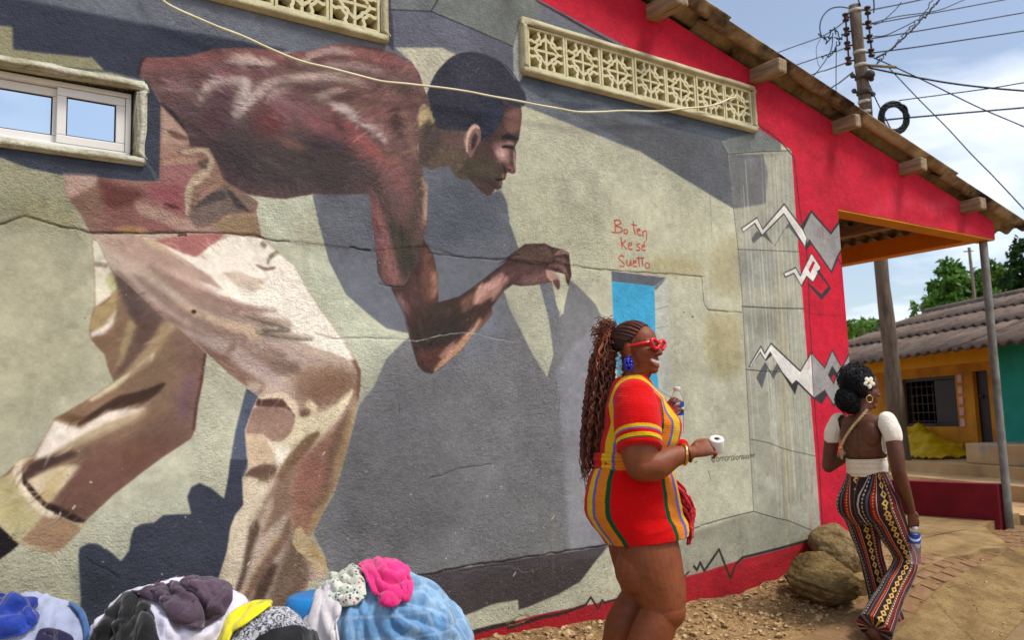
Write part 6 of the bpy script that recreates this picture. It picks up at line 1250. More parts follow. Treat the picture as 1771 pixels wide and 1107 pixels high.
h3_.cloth('chambray_shirt', 0, .016, FB['chambray'], 'light blue chambray shirt spread wide below the pink top', 'shirt', folds=[('N 900,930 1010,950 1160,960 1300,1010', .013, .016), ('N 1060,850 1200,890 1340,1000', .014, .018), ('N 1110,780 1240,860 1370,970', .014, .016), ('N 880,930 850,1000 870,1120', .013, .018), ('N 770,930 745,1010 725,1120', .013, .018), ('N 960,970 1060,1030 1260,1090', .014, .018), ('N 820,920 800,1000 790,1120', .010, .014), ('N 940,1000 960,1060 1010,1120', .012, .014), ('N 1150,990 1260,1040 1370,1080', .012, .014)])
h3_.cloth('white_tshirt', .014, .020, FB['white'], 'white T-shirt hanging left of the chambray shirt, its sleeve outward', 'T-shirt', 'N 340,860 420,770 500,700 560,690 640,720 680,840 690,940 680,1300 470,1300 455,1060 430,940', folds=[('N 530,720 560,880 520,1110', .014, .014), ('N 620,800 600,960 640,1110', .014, .016), ('N 480,750 470,820 430,880', .010, .012), ('N 660,900 670,1000 660,1110', .012, .014)])
h3_.cloth('floral_scarf', .032, .010, FB['floral'], 'pale floral scarf crumpled on the white T-shirt beside the pink top', 'scarf', 'N 560,710 620,670 700,655 770,670 815,740 830,830 810,900 740,925 660,915 610,860 580,790', fs=1.7, folds=[('N 590,720 680,760 800,790', .010, .014), ('N 610,780 720,830 815,820', .010, .014), ('N 630,860 730,880 800,855', .010, .014), ('N 700,670 760,720 812,780', .009, .014), ('N 640,700 660,800 690,900', .008, .010)])
h3_.cloth('pink_top', .036, .010, FB['pink'], 'hot pink top bunched up on the chambray shirt', 'top', 'N 790,665 880,650 960,655 1060,695 1105,760 1100,850 1040,920 960,925 900,900 850,830 820,740', fs=1.6, folds=[('N 800,690 850,800 930,890 1040,830 1095,750', .012, .018), ('N 840,670 890,770 970,830 1070,760', .010, .016), ('N 890,650 940,730 1010,750 1070,700', .010, .015), ('N 960,920 1050,880 1100,800', .010, .014)])
dr_ = thing('plastic_drum', 'blue plastic drum showing below the sleeve of the white T-shirt', 'drum', (h3_.c[0]-RGT[0]*.19-FWD[0]*.02, h3_.c[1]-RGT[1]*.19-FWD[1]*.02, h3_.z0), 0)
zt = at_depth(512, 1036, 2.95)[2]-h3_.z0; g = Geo(); ring = []
for z, r in ((0, .12), (.02, .13), (zt*.3, .132), (zt*.32, .138), (zt*.35, .132), (zt*.64, .132), (zt*.66, .138), (zt*.69, .132), (zt-.03, .130), (zt-.005, .118), (zt, .10)): ring.append(np.array([(r*math.cos(a), r*math.sin(a), z) for a in np.linspace(0, 6.283, 33)[:-1]]))
g.loft(ring); g.obj('barrel', M_DRUM, dr_); g = Geo(); g.tube([(.04, 0, zt-.001), (.04, 0, zt+.02)], .02, 12); g.obj('bung', M_DRUM, dr_)
# ------------------------------------------------------------------ people: tools
DEPS = None
def remeshed(g, voxel, smooth=4, name='body'):
    """union of the collected shapes as one continuous skin"""
    me = g.mesh(name); o = bpy.data.objects.new('tmp', me); COL.objects.link(o)
    m = o.modifiers.new('r', 'REMESH'); m.mode = 'VOXEL'; m.voxel_size = voxel
    if smooth: k = o.modifiers.new('s', 'SMOOTH'); k.factor = .5; k.iterations = smooth
    dg = bpy.context.evaluated_depsgraph_get(); dg.update(); r = bpy.data.meshes.new_from_object(o.evaluated_get(dg), depsgraph=dg)
    bpy.data.objects.remove(o); r.name = name; r.polygons.foreach_set('use_smooth', np.ones(len(r.polygons), bool)); return r
def verts(me): a = np.empty(len(me.vertices)*3); me.vertices.foreach_get('co', a); return a.reshape(-1, 3)
def setverts(me, V): me.vertices.foreach_set('co', np.asarray(V).ravel()); me.update()
def fattr(me, name, val): a = me.attributes.new(name, 'FLOAT', 'POINT'); a.data.foreach_set('value', np.asarray(val, np.float32))
def limb(g, P, R, seg=30, n=9):
    P = np.asarray(P, float); R = np.asarray(R, float); C = catmull(P, n); r = catmull(np.stack([R, R, R], 1), n)[:, 0]
    g.tube(C, r, seg); g.ellipsoid(C[0], (r[0],)*3, 26, 14); g.ellipsoid(C[-1], (r[-1],)*3, 26, 14)
def rotm(axis, a): return np.array(Matrix.Rotation(a, 3, Vector(axis)))
def hand_geo(g, wrist, d, n, side, curl, thumb, scale=1.0, spread=.10):
    """palm with five bent fingers; d towards the fingers, n out of the palm, side towards the thumb"""
    d = np.asarray(d, float); d /= np.linalg.norm(d); n = np.asarray(n, float); n -= d*np.dot(n, d); n /= np.linalg.norm(n); s = np.cross(n, d); s = s if np.dot(s, side) > 0 else -s; w = np.asarray(wrist, float); S = scale
    rings = []
    for k, hw, ht in ((-.02, .024, .018), (.0, .025, .0175), (.03, .034, .017), (.06, .040, .015), (.082, .040, .0125), (.09, .036, .009)):
        a = np.linspace(0, 2*math.pi, 17)[:-1]; rings.append(np.array([w+d*k*S+s*(hw*S*math.cos(q))+n*(ht*S*math.sin(q)) for q in a]))
    g.loft(rings); tips = []
    for i, (off, L, r) in enumerate(((.030, .074, .0090), (.0105, .082, .0092), (-.010, .076, .0088), (-.029, .060, .0078))):
        p = w+d*.080*S+s*off*S; dirn = d+s*spread*(1.3-i)*.55; dirn /= np.linalg.norm(dirn); P = [p-d*.02*S, p]; a = 0; cu = curl[i] if isinstance(curl, (list, tuple)) and not np.isscalar(curl[0]) else curl
        for L_, b in zip((.46, .30, .24), cu):
            a += b; v = dirn*math.cos(a)+n*math.sin(a); P.append(P[-1]+v*L*L_*S)
        g.tube(catmull(np.array(P), 4), np.interp(np.linspace(0, 1, (len(P)-1)*4+1), [0, .3, 1], [r*1.05, r, r*.78])*S, 10); g.ellipsoid(P[-1], (r*.78*S,)*3, 10, 6); tips.append((P[-1], v))
    b = w+d*.018*S+s*.022*S; P = [b]; v0 = d*thumb[0]+s*thumb[1]+n*thumb[2]; v0 /= np.linalg.norm(v0); P.append(b+v0*.042*S); v1 = v0+d*thumb[3]+n*thumb[4]-s*thumb[5]; v1 /= np.linalg.norm(v1); P.append(P[-1]+v1*.032*S); P.append(P[-1]+(v1+.3*n)/np.linalg.norm(v1+.3*n)*.026*S)
    g.tube(catmull(np.array(P), 4), np.interp(np.linspace(0, 1, 13), [0, .4, 1], [.0135, .0108, .0085])*S, 10); g.ellipsoid(P[-1], (.0085*S,)*3, 10, 6); g.ellipsoid(b+d*.01*S, (.017*S,)*3, 12, 8); tips.append((P[-1], v1))
    return tips
def head_geo(g, T):
    """skull, jaw, brow, nose, lips, cheeks and ears; T maps head space (x ahead, y left, z up) to the body"""
    X = lambda p: np.array(T @ Vector(p)); s = T.to_scale()[0]; R3 = T.to_3x3().normalized().to_4x4()
    E = lambda c, r, q=None: g.ellipsoid(X(c), np.array(r)*s, 22, 14, R3 if q is None else R3 @ q)
    E((-.018, 0, .030), (.098, .076, .088)); E((.030, 0, .028), (.066, .066, .070)); E((.036, 0, -.030), (.058, .060, .075)); E((.030, 0, -.075), (.052, .050, .038))
    E((.072, 0, -.102), (.022, .024, .018)); E((.052, .030, -.028), (.036, .030, .030)); E((.052, -.030, -.028), (.036, .030, .030)); E((.070, 0, -.066), (.028, .034, .026)); E((.074, 0, .022), (.022, .050, .014))
    g.tube([X((.082, 0, .018)), X((.094, 0, .000)), X((.106, 0, -.020)), X((.110, 0, -.033))], np.array([.010, .011, .013, .014])*s, 12); E((.108, 0, -.034), (.015, .016, .012))
    for y in (-1, 1): E((.098, .013*y, -.037), (.012, .010, .009)); E((-.004, .076*y, -.010), (.020, .010, .032), Matrix.Rotation(.3*y, 4, 'Z')); E((.005, .078*y, -.034), (.010, .008, .010))
    a = np.linspace(-1, 1, 11)
    return X
def lips_geo(g, T, smile=1.0, open_=.5):
    X = lambda p: np.array(T @ Vector(p)); s = T.to_scale()[0]; a = np.linspace(-1, 1, 13)
    up = np.array([X((.094-.030*q*q, .034*q*smile, -.060+.010*smile*q*q-.002*math.cos(q*3))) for q in a]); lo = np.array([X((.092-.029*q*q, .033*q*smile, -.060-.016*open_*(1-q*q)-.006+.012*smile*q*q)) for q in a])
    g.tube(up, .0062*s*(1-.65*a**2)+.001, 10); g.tube(lo, .0074*s*(1-.65*a**2)+.001, 10); return up, lo
def skin(name, base, dark, light, lip):
    t = NT(name); n = t.noise(7, 5, .6); c = t.mix(t.ramp(n, [(.35, (0, 0, 0)), (.7, (1, 1, 1))]), rgba(base), rgba(light)); c = t.mix(t.math('MULTIPLY', t.ramp(t.noise(26, 5, .65), [(.5, (0, 0, 0)), (.72, (1, 1, 1))]), .45), c, rgba(dark))
    c = t.mix(t.attr('lip'), c, rgba(lip)); c = t.mix(t.math('MULTIPLY', t.attr('palm'), .55), c, rgba((186, 128, 100)))
    return t.done(c, t.ramp(t.noise(60, 4), [(.3, (.46, .46, .46)), (.7, (.62, .62, .62))]), t.bump(t.noise(240, 3), .22, .003, t.bump(t.noise(26, 5, .65), .22, .012)), spec=.38, Subsurface_Weight=.06, Subsurface_Radius=(.02, .008, .004))
def nearest(V, P): return np.min(np.linalg.norm(V[:, None]-np.asarray(P)[None], axis=2), 1) if len(P) < 60 else None
M_GOLD = NT('gold').done((.72, .46, .16, 1), .28, metal=1.0)
M_TEETH = mottled('teeth', (206, 196, 178), (220, 212, 198), 5, .3, .05)
def water_bottle(name, label, loc, rot, h=.205, r=.031, lab=(.40, .68), fill_=.0):
    o = thing(name, label, 'bottle', loc); o.rotation_euler = rot
    prof = [(0, .6), (.01, .92), (.03, 1), (.10, .97), (.13, 1), (.30, .98), (.36, 1.0), (.70, 1.0), (.76, .95), (.84, .62), (.90, .42), (.925, .42)]
    def rev(p, n=28): return [np.array([(q*r*math.cos(a), q*r*math.sin(a), z*h) for a in np.linspace(0, 6.2832, n+1)[:-1]]) for z, q in p]
    g = Geo(); g.loft(rev(prof), True, True); b = g.obj('bottle_body', M_PET, o)
    g = Geo(); g.loft(rev([(lab[0], 1.02), (lab[1], 1.02)]), True, False); g.obj('bottle_label', M_BLABEL, o)
    g = Geo(); g.loft(rev([(.918, .47), (.925, .50), (.985, .50), (1.0, .46)])); g.obj('cap', M_BCAP, o)
    return o
t = NT('clear_plastic'); t.done((.95, .97, .98, 1), .04, t.bump(t.noise(40, 2), .15, .004), spec=.5, Transmission_Weight=.92, IOR=1.12); M_PET = t.m
t = NT('blue_label'); s_ = t.sep(t.coord()); wv = t.math('SINE', t.math('ADD', t.math('MULTIPLY', s_[2], 160), t.math('MULTIPLY', s_[1], 130)))
M_BLABEL = t.done(t.mix(t.math('GREATER_THAN', t.math('ADD', wv, t.math('MULTIPLY', t.noise(60, 2), .8)), .95), rgba((14, 70, 160)), rgba((206, 220, 236))), .35); M_BCAP = mottled('pale_cap', (196, 204, 214), (214, 220, 226), 4, .4, .1)
def strand(P, n=10): return catmull(np.asarray(P), n)
# ------------------------------------------------------------------ woman in the red knitted dress
W1P = at_depth(1095, 900, 3.8); W1 = thing('person', 'woman in a red striped knitted dress with red sunglasses holding a bottle', 'person', (W1P[0], W1P[1], .172), math.radians(-38))
g = Geo()
g.ellipsoid((-.02, 0, .90), (.16, .19, .17)); g.ellipsoid((.01, 0, 1.06), (.13, .16, .16)); g.ellipsoid((.035, 0, 1.20), (.12, .155, .13)); g.ellipsoid((.018, 0, 1.315), (.075, .15, .065))
for y in (-1, 1): g.ellipsoid((-.07, .075*y, .86), (.11, .10, .11)); g.ellipsoid((.016, .155*y, 1.285), (.06, .05, .05))
limb(g, [(.010, 0, 1.28), (.020, 0, 1.37), (.036, 0, 1.44), (.040, 0, 1.50)], [.085, .064, .058, .06])
# right arm: elbow bent, hand held out ahead at the waist
RE, RW = np.array([.020, -.262, 1.040]), np.array([.222, -.20, 1.080])
limb(g, [(.015, -.175, 1.27), (.012, -.225, 1.19), (.014, -.252, 1.10), RE], [.050, .062, .076, .066]); limb(g, [RE, RE*.72+RW*.28+np.array([0, -.008, -.014]), RE*.35+RW*.65, RW], [.064, .062, .046, .030])
dR = np.array([.93, .12, .25]); hand_geo(g, RW+dR*.012, dR, (.1, .75, -.45), (.2, .35, .9), [(.35, .55, .4), (.5, .7, .4), (.65, .8, .5), (.8, .9, .5)], (.75, .55, .35, .35, .25, .25), .98, .05)
LE, LW = np.array([.085, .255, 1.09]), np.array([.155, .085, 1.195])
limb(g, [(.015, .175, 1.27), (.035, .225, 1.20), LE], [.050, .064, .062]); limb(g, [LE, LE*.5+LW*.5+np.array([.01, .01, 0]), LW], [.060, .048, .030])
dL = np.array([.35, -.45, .72]); hand_geo(g, LW+dL*.01, dL, (.75, .45, .1), (-.5, .2, .7), [(.5, .8, .7), (.55, .85, .7), (.6, .9, .7), (.7, .9, .7)], (.35, .55, .75, .2, .55, .3), .98, .06)
# legs: mid-stride, the far one planted behind
limb(g, [(.0, -.078, .86), (.045, -.080, .72), (.068, -.084, .60), (.094, -.09, .50), (.105, -.095, .435)], [.108, .126, .124, .106, .088]); g.ellipsoid((.128, -.095, .440), (.060, .064, .072)); g.ellipsoid((.03, -.085, .60), (.125, .105, .12))
limb(g, [(.100, -.10, .445), (.042, -.10, .33), (.000, -.10, .24), (-.06, -.10, .06)], [.080, .086, .074, .042])
limb(g, [(-.01, .075, .86), (.015, .08, .70), (.03, .09, .56), (.03, .095, .47)], [.108, .124, .108, .085]); g.ellipsoid((.05, .10, .455), (.058, .062, .065)); limb(g, [(.02, .10, .45), (-.05, .10, .34), (-.09, .10, .24), (-.20, .10, .07)], [.078, .080, .068, .042])
for y, x in ((-.10, -.06), (.10, -.20)): limb(g, [(x-.03, y, .05), (x+.06, y, .045), (x+.15, y, .025)], [.038, .036, .022])
T1 = Matrix.Translation((.048, -.004, 1.535)) @ Matrix.Rotation(math.radians(-34), 4, 'Z') @ Matrix.Rotation(math.radians(-3), 4, 'Y') @ Matrix.Scale(1.0, 4)
head_geo(g, T1); limb(g, [(.058, -.012, 1.43), (.074, -.024, 1.45)], [.05, .045])
up, lo = lips_geo(g, T1, 1.25, 1.5)
me = remeshed(g, .0032, 4); V = verts(me)
fattr(me, 'lip', np.clip(1.2-np.min([nearest(V, up), nearest(V, lo)], 0)/.0085, 0, 1)*.75); fattr(me, 'palm', np.zeros(len(V)))
M_SKIN1 = skin('warm_brown_skin', (120, 60, 30), (84, 38, 18), (142, 78, 44), (128, 52, 44)); body1 = link('body', me, M_SKIN1, W1)
g = Geo(); X = lambda p: np.array(T1 @ Vector(p)); a = np.linspace(-.82, .82, 15); rings = []
for q in a: c = np.array([.0955-.0235*q*q, .039*q, -.0690+.013*q*q-.003*(1-q*q)]); h = .0092*(1-q*q)**.6+.001; rings.append(np.array([X(c+np.array([dx, 0, dz])) for dx, dz in ((.0035, h*.9), (.0045, 0), (.003, -h), (-.006, -h), (-.006, h))]))
g.loft(rings); g.obj('teeth', M_TEETH, body1)
# dress: top with wide sleeves
def oval(cx, hx, hy, z, n=64, tilt=0.0, p=2.0):
    a = np.linspace(0, 2*math.pi, n, endpoint=False); c, s = np.cos(a), np.sin(a); k = (np.abs(c)**p+np.abs(s)**p)**(-1/p)
    return np.stack([cx+hx*c*k, hy*s*k, z+tilt*(c*k*hx)], 1)
TOPR = [(1.015, .014, .158, .176), (1.05, .020, .152, .172), (1.08, .026, .160, .178), (1.12, .038, .172, .188), (1.17, .052, .172, .192), (1.215, .060, .164, .194), (1.26, .042, .146, .196), (1.30, .030, .126, .192), (1.335, .020, .108, .172), (1.37, .016, .090, .130), (1.395, .016, .078, .094), (1.412, .020, .072, .080)]
g = Geo(); zz = [r[0] for r in TOPR]; zi = np.linspace(zz[0], zz[-1], 40); g.loft([oval(*[np.interp(z, zz, [r[k] for r in TOPR]) for k in (1, 2, 3)], z, 64, .10 if z > 1.30 else 0, 2.15) for z in zi])
for y in (-1, 1): g.ellipsoid((.105, .075*y, 1.175), (.085, .085, .085))
SA, SB = np.array([.014, -.185, 1.305]), np.array([.014, -.262, 1.122]); limb(g, [SA, SA*.5+SB*.5+np.array([0, -.012, .01]), SB], [.088, .096, .092], 22)
limb(g, [(.016, .185, 1.305), (.04, .238, 1.22), (.065, .262, 1.155)], [.088, .094, .090], 22)
me = remeshed(g, .0055, 5); V = verts(me); N_ = np.array([fnoise(x, y, z, 6) for x, y, z in V]); N2 = np.array([1-2*abs(fnoise(x*1.2+z*.8, y*1.2, z*2.2, 7)) for x, y, z in V])
V += np.array([v.normal[:] for v in me.vertices])*(.004*N_+.003*N2+.006*np.sin(V[:, 2]*150)*np.clip((1.09-V[:, 2])/.05, 0, 1))[:, None]
ax = (SB-SA)/np.linalg.norm(SB-SA); tS = (V-SA) @ ax; dS = np.linalg.norm(V-SA-tS[:, None]*ax, axis=1)
axL = np.array([.067, .077, -.15]); axL /= np.linalg.norm(axL); SL_ = np.array([.016, .185, 1.305]); tL = (V-SL_) @ axL; dL_ = np.linalg.norm(V-SL_-tL[:, None]*axL, axis=1)
end = SB+ax*.018; V = np.where((tS > np.dot(end-SA, ax))[:, None] & (dS < .13)[:, None], V-((tS-np.dot(end-SA, ax)))[:, None]*ax*.92, V); setverts(me, V)
hx = np.interp(V[:, 2], zz, [r[2] for r in TOPR]); hy = np.interp(V[:, 2], zz, [r[3] for r in TOPR]); cx = np.interp(V[:, 2], zz, [r[1] for r in TOPR])
phi = np.degrees(np.arctan2(np.abs(V[:, 1])/hy, np.abs(V[:, 0]-cx)/hx)); w_ = smooth01(V[:, 2], 1.245, 1.335)
u = (1-w_)*phi+w_*np.interp(np.abs(V[:, 1]), [0, .075, .108, .118, .158, .170, .3], [0, 30, 50, 55, 76, 82, 140])
slv = np.maximum(smooth01(tS, .085, .10)*(dS < .115)*(V[:, 1] < -.165), smooth01(tL, .085, .10)*(dL_ < .115)*(V[:, 1] > .165)); tt = np.where(V[:, 1] < 0, tS, tL)
hemd = np.where(V[:, 1] < 0, np.dot(end-SA, ax)-tS, .20-tL); inside = slv > .5
rel_ = np.where(inside, 100+np.clip(hemd*1000, 0, 99)*.001*1000/1000*1.0, np.minimum(u, 95)); rel_ = np.minimum(u, 95)
for tq, dq, m_, h_ in ((tS, dS, V[:, 1] < -.13, np.dot(end-SA, ax)-tS), (tL, dL_, V[:, 1] > .13, .20-tL)):
    arm_ = m_ & (tq > -.06); rel_ = np.where(arm_ & (dq < .126), 79, rel_); rel_ = np.where(arm_ & (dq < .114), 95+(.075-np.clip(h_, 0, .075))*1000, rel_)
fattr(me, 'band', rel_/200.0)
def knit(name, stops):
    """stops: attribute 'band' (0..1) -> yarn colour"""
    t = NT(name); o = t.coord(); s = t.sep(o)
    z1_ = t.math('ADD', t.math('MULTIPLY', s[2], 900), t.math('MULTIPLY', t.math('PINGPONG', t.math('MULTIPLY', t.math('ADD', s[0], t.math('MULTIPLY', s[1], .6)), 90), 1.0), 2.6))
    rows = t.math('MULTIPLY_ADD', t.math('SINE', z1_), .5, .5); n = t.noise(55, 3)
    c = t.ramp(t.math('ADD', t.attr('band'), t.math('MULTIPLY', t.math('SUBTRACT', rows, .5), .006)), stops, 'CONSTANT')
    c = t.mix(t.math('MULTIPLY', rows, .26), c, t.mix(1.0, c, (.52, .42, .36, 1), 'MULTIPLY')); c = t.mix(t.math('MULTIPLY', n, .25), c, t.mix(1.0, c, (.72, .66, .62, 1), 'MULTIPLY'))
    return t.done(c, .9, t.bump(rows, .3, .004, t.bump(t.noise(140, 2), .3, .004, t.bump(t.noise(11, 4, .6), .35, .03))), spec=.12, Sheen_Weight=.12)
R_, Y_, PU, OR, GN = rgba((212, 2, 6)), rgba((226, 184, 20)), rgba((110, 96, 176)), rgba((222, 128, 24)), rgba((12, 78, 44))
st = [(0, R_), (30/200, Y_), (47/200, PU), (52/200, OR), (76/200, GN), (82/200, R_), (100/200, Y_), (114/200, PU), (120/200, R_), (134/200, Y_), (150/200, GN), (155/200, R_)]
dress_top = link('dress_top', me, knit('knitted_top', st), W1)
# skirt
SKR = [(.715, .054, .176, .212), (.74, .046, .186, .214), (.775, .028, .200, .216), (.815, .006, .206, .212), (.85, -.002, .207, .214), (.89, -.004, .203, .214), (.93, -.002, .196, .210), (.97, .0, .186, .200), (1.0, .004, .176, .190), (1.03, .010, .164, .181), (1.06, .010, .156, .176)]
zz2 = [r[0] for r in SKR]; rings = []; vals = []; zi = np.linspace(zz2[0], zz2[-1], 90)
for z in zi:
    c, hx_, hy_ = [np.interp(z, zz2, [r[k] for r in SKR]) for k in (1, 2, 3)]; o = oval(c, hx_, hy_, z, 180, 0, 2.1); k = np.clip((.80-z)/.10, 0, 1); o[:, 2] += .095*(o[:, 0]-c)*k*1.0
    nrm = np.stack([(o[:, 0]-c)/hx_, o[:, 1]/hy_], 1); d = np.array([.006*fnoise(x*1.2, y*1.2, z, 5)+.0035*(1-2*abs(fnoise(x*2, y*2, z*3.2, 6))) for x, y in o[:, :2]])+(.004*np.sin(z*170) if z > 1.01 else 0); o[:, :2] += nrm*d[:, None]
    rings.append(o); ph = np.degrees(np.arctan2(np.abs(o[:, 1])/hy_, np.abs(o[:, 0]-c)/hx_)); ph = np.where(o[:, 0] > c, np.interp(ph, [0, 20, 36, 43, 58, 63, 90], [0, 24, 37, 44, 62, 67, 90]), ph); vals.append(np.where(z > 1.022, 95, ph)/200)
inner = [np.concatenate([(r[:, :2]-r[:, :2].mean(0))*.93+r[:, :2].mean(0), r[:, 2:]+.012], 1) for r in rings[:12]][::-1]
g = Geo(); g.loft(inner+rings, True, False); me = g.mesh('skirt'); fattr(me, 'band', np.concatenate([np.full(180*12, .45)]+vals))
skirt = link('skirt', me, knit('knitted_skirt', [(0, R_), (19/200, Y_), (31/200, PU), (36.5/200, OR), (52/200, GN), (59/200, R_)]), W1, True)
# gathered waist and the knot at the front with its fringe
g = Geo(); rs = np.random.RandomState(6)
for k in range(5):
    z = 1.018+.014*k; o = oval(.012, .162+.004*(k % 2), .180+.004*(k % 2), z, 48, .02*math.sin(k)); g.tube(np.concatenate([o, o[:2]]), .011, 8, False)
me = g.mesh('waistband'); V = verts(me); ph = np.degrees(np.arctan2(np.abs(V[:, 1])/.18, np.abs(V[:, 0]-.012)/.162)); fattr(me, 'band', np.minimum(ph*.9, 95)/200); link('waistband', me, dress_top.data.materials[0], W1, True)
g = Geo(); g.ellipsoid((.205, .01, 1.075), (.045, .05, .032)); g.ellipsoid((.225, -.005, 1.105), (.03, .04, .03)); g.ellipsoid((.20, -.03, 1.045), (.035, .035, .026)); me = remeshed(g, .006, 3, 'knot'); fattr(me, 'band', np.full(len(me.vertices), .45)); link('knot', me, dress_top.data.materials[0], W1)
g = Geo()
for k in range(46):
    y = rs.uniform(-.06, .05); x0 = .168+rs.uniform(0, .02); L = rs.uniform(.14, .22); P = [(x0, y, .93+rs.uniform(-.03, .03))]
    for s in np.linspace(.2, 1, 6): P.append((x0+.055*s+rs.uniform(-.007, .007)+.03*math.sin(s*3), y+rs.uniform(-.008, .008), P[0][2]-L*s))
    g.tube(strand(P, 4), .0055, 5)
    for b in (2, 4): g.ellipsoid(P[b], (.0085, .0085, .0085), 8, 6)
g.obj('fringe', fabric('crimson_fringe', (160, 6, 26), (206, 22, 48), 40), skirt)
# sunglasses, earrings, bangle
M_REDPL = mottled('red_plastic', (206, 8, 22), (222, 16, 30), 4, .25, .03, spec=.6); M_LENS = NT('dark_lens').done((.012, .012, .014, 1), .06, spec=.6)
sg = Geo(); lens = []
for y in (-1, 1):
    c = np.array([.112, .034*y, .004]); a = np.linspace(0, 2*math.pi, 40, endpoint=False); P = []
    for q in a:
        r = .0215*(1+.16*math.cos(2*(q-.6*y*1)) + (.10*math.cos(3*q-.5) if True else 0)); yy, z = r*1.18*math.cos(q), r*.92*math.sin(q); P.append(X(c+np.array([-.35*abs(.034*y+yy)**1.5, yy, z])))
    P = np.array(P); sg.tube(np.concatenate([P, P[:2]]), .0082, 10, False); lens.append(P)
    sg.tube([X((.104, .058*y, .012)), X((.060, .074*y, .010)), X((.010, .082*y, .006)), X((-.012, .084*y, -.004))], [.0085, .0065, .0050, .004], 8)
sg.tube([X((.112, -.012, .008)), X((.1145, 0, .011)), X((.112, .012, .008))], .006, 8)
glasses = sg.obj('sunglasses', M_REDPL, W1)
for P in lens:
    g = Geo(); c = P.mean(0); f_ = np.array(T1.to_3x3() @ Vector((1, 0, 0)))*.0015; g.loft([P+f_*-1, c+(P-c)*.5+f_*1.6, c+(P-c)*.05+f_*2.2], True, True); g.obj('lens', M_LENS, glasses)
M_BLUEB = mottled('blue_bead', (10, 16, 128), (34, 44, 196), 30, .2, .05, spec=.6); M_AQUA = mottled('aqua_bead', (130, 190, 200), (190, 216, 220), 20, .3, .05)
g = Geo(); ec = X((.004, -.094, -.075))
for k in range(70):
    d = rs.randn(3); d /= np.linalg.norm(d); g.ellipsoid(ec+d*np.array([.018, .014, .027]), (.0062,)*3, 8, 6)
g.tube([X((.003, -.082, -.038)), ec+np.array([0, 0, .026])], .0022, 6); g.ellipsoid(X((.003, -.086, -.042)), (.008,)*3, 10, 6); g.obj('earring', M_BLUEB, W1)
g = Geo()
for k in range(9): g.ellipsoid(X((-.048+.006*math.sin(k*2.1), -.078, -.02-.012*k)), (.0065+.002*(k % 3),)*3, 8, 6)
g.obj('hair_bead', M_AQUA, W1)
def ring_on(name, c, axis, r, tr, mat, parent, flat=1.0):
    axis = np.asarray(axis, float); axis /= np.linalg.norm(axis); u = np.cross(axis, [0, 0, 1]); u /= np.linalg.norm(u); v = np.cross(axis, u); P = [np.asarray(c)+r*(math.cos(a)*u+math.sin(a)*v) for a in np.linspace(0, 6.2832, 33)]
    g = Geo(); g.tube(P, tr, 10, False); return g.obj(name, mat, parent)
ring_on('bangle', RW-dR*.020, dR+np.array([0, 0, -.3]), .040, .0068, M_GOLD, W1); ring_on('watch_strap', RW-dR*.004, dR, .034, .0055, mottled('brown_strap', (96, 50, 20), (150, 90, 36), 9, .5), W1)
ring_on('finger_ring', LW+dL/np.linalg.norm(dL)*.10+np.array([.02, .01, 0]), dL, .0105, .0028, M_GOLD, W1)
# hair: cornrows drawn back, then a long curly ponytail
t = NT('braided_hair'); s_ = t.sep(t.coord()); k = t.math('MULTIPLY_ADD', t.noise(16, 3), .5, t.attr('tint'))
M_HAIR1 = t.done(t.ramp(k, [(.25, rgba((26, 15, 13))), (.5, rgba((62, 32, 24))), (.75, rgba((112, 56, 34))), (1.0, rgba((158, 88, 54)))]), .5, t.bump(t.noise(300, 2), .4, .002), spec=.4)
g = Geo(); vals = []
def addtube(P, R, seg, tint):
    n0 = g.n; g.tube(P, R, seg); vals.append(np.full(g.n-n0, tint))
kn = X((-.098, 0, .068))
n0 = g.n; g.ellipsoid(X((-.024, 0, .036)), (.0985, .0785, .088), 30, 18, T1.to_3x3().to_4x4()); cap_v = g.V[-1]; 
hc = np.array([tuple(T1.inverted() @ Vector(v)) for v in cap_v]); bad = (hc[:, 0] > .026) | (hc[:, 2] < -.02); cap_v[bad] = cap_v[bad]*.85+X((-.03, 0, .03))*.15; vals.append(np.full(g.n-n0, .0))
for k in range(17):
    f = (k-8)/8.0; a0 = f*1.45; P = []
    st_ = np.array([.070*math.cos(a0*.9)+.008, .071*math.sin(a0), .092-.062*abs(math.sin(a0))**1.6]); st_[0] -= .026
    for s in np.linspace(0, 1, 10):
        q = st_*(1-s)+np.array([-.098, 0, .060])*s; c0 = np.array([-.018, 0, .030]); d = q-c0; rr_ = np.linalg.norm(d/np.array([.098, .076, .088])); q = c0+d/rr_*1.035 if s < .93 else q; P.append(X(q))
    C = catmull(np.array(P), 4); addtube(C, .0068*(1+.18*np.sin(np.arange(len(C))*2.2)), 7, .20+.22*rs.rand())
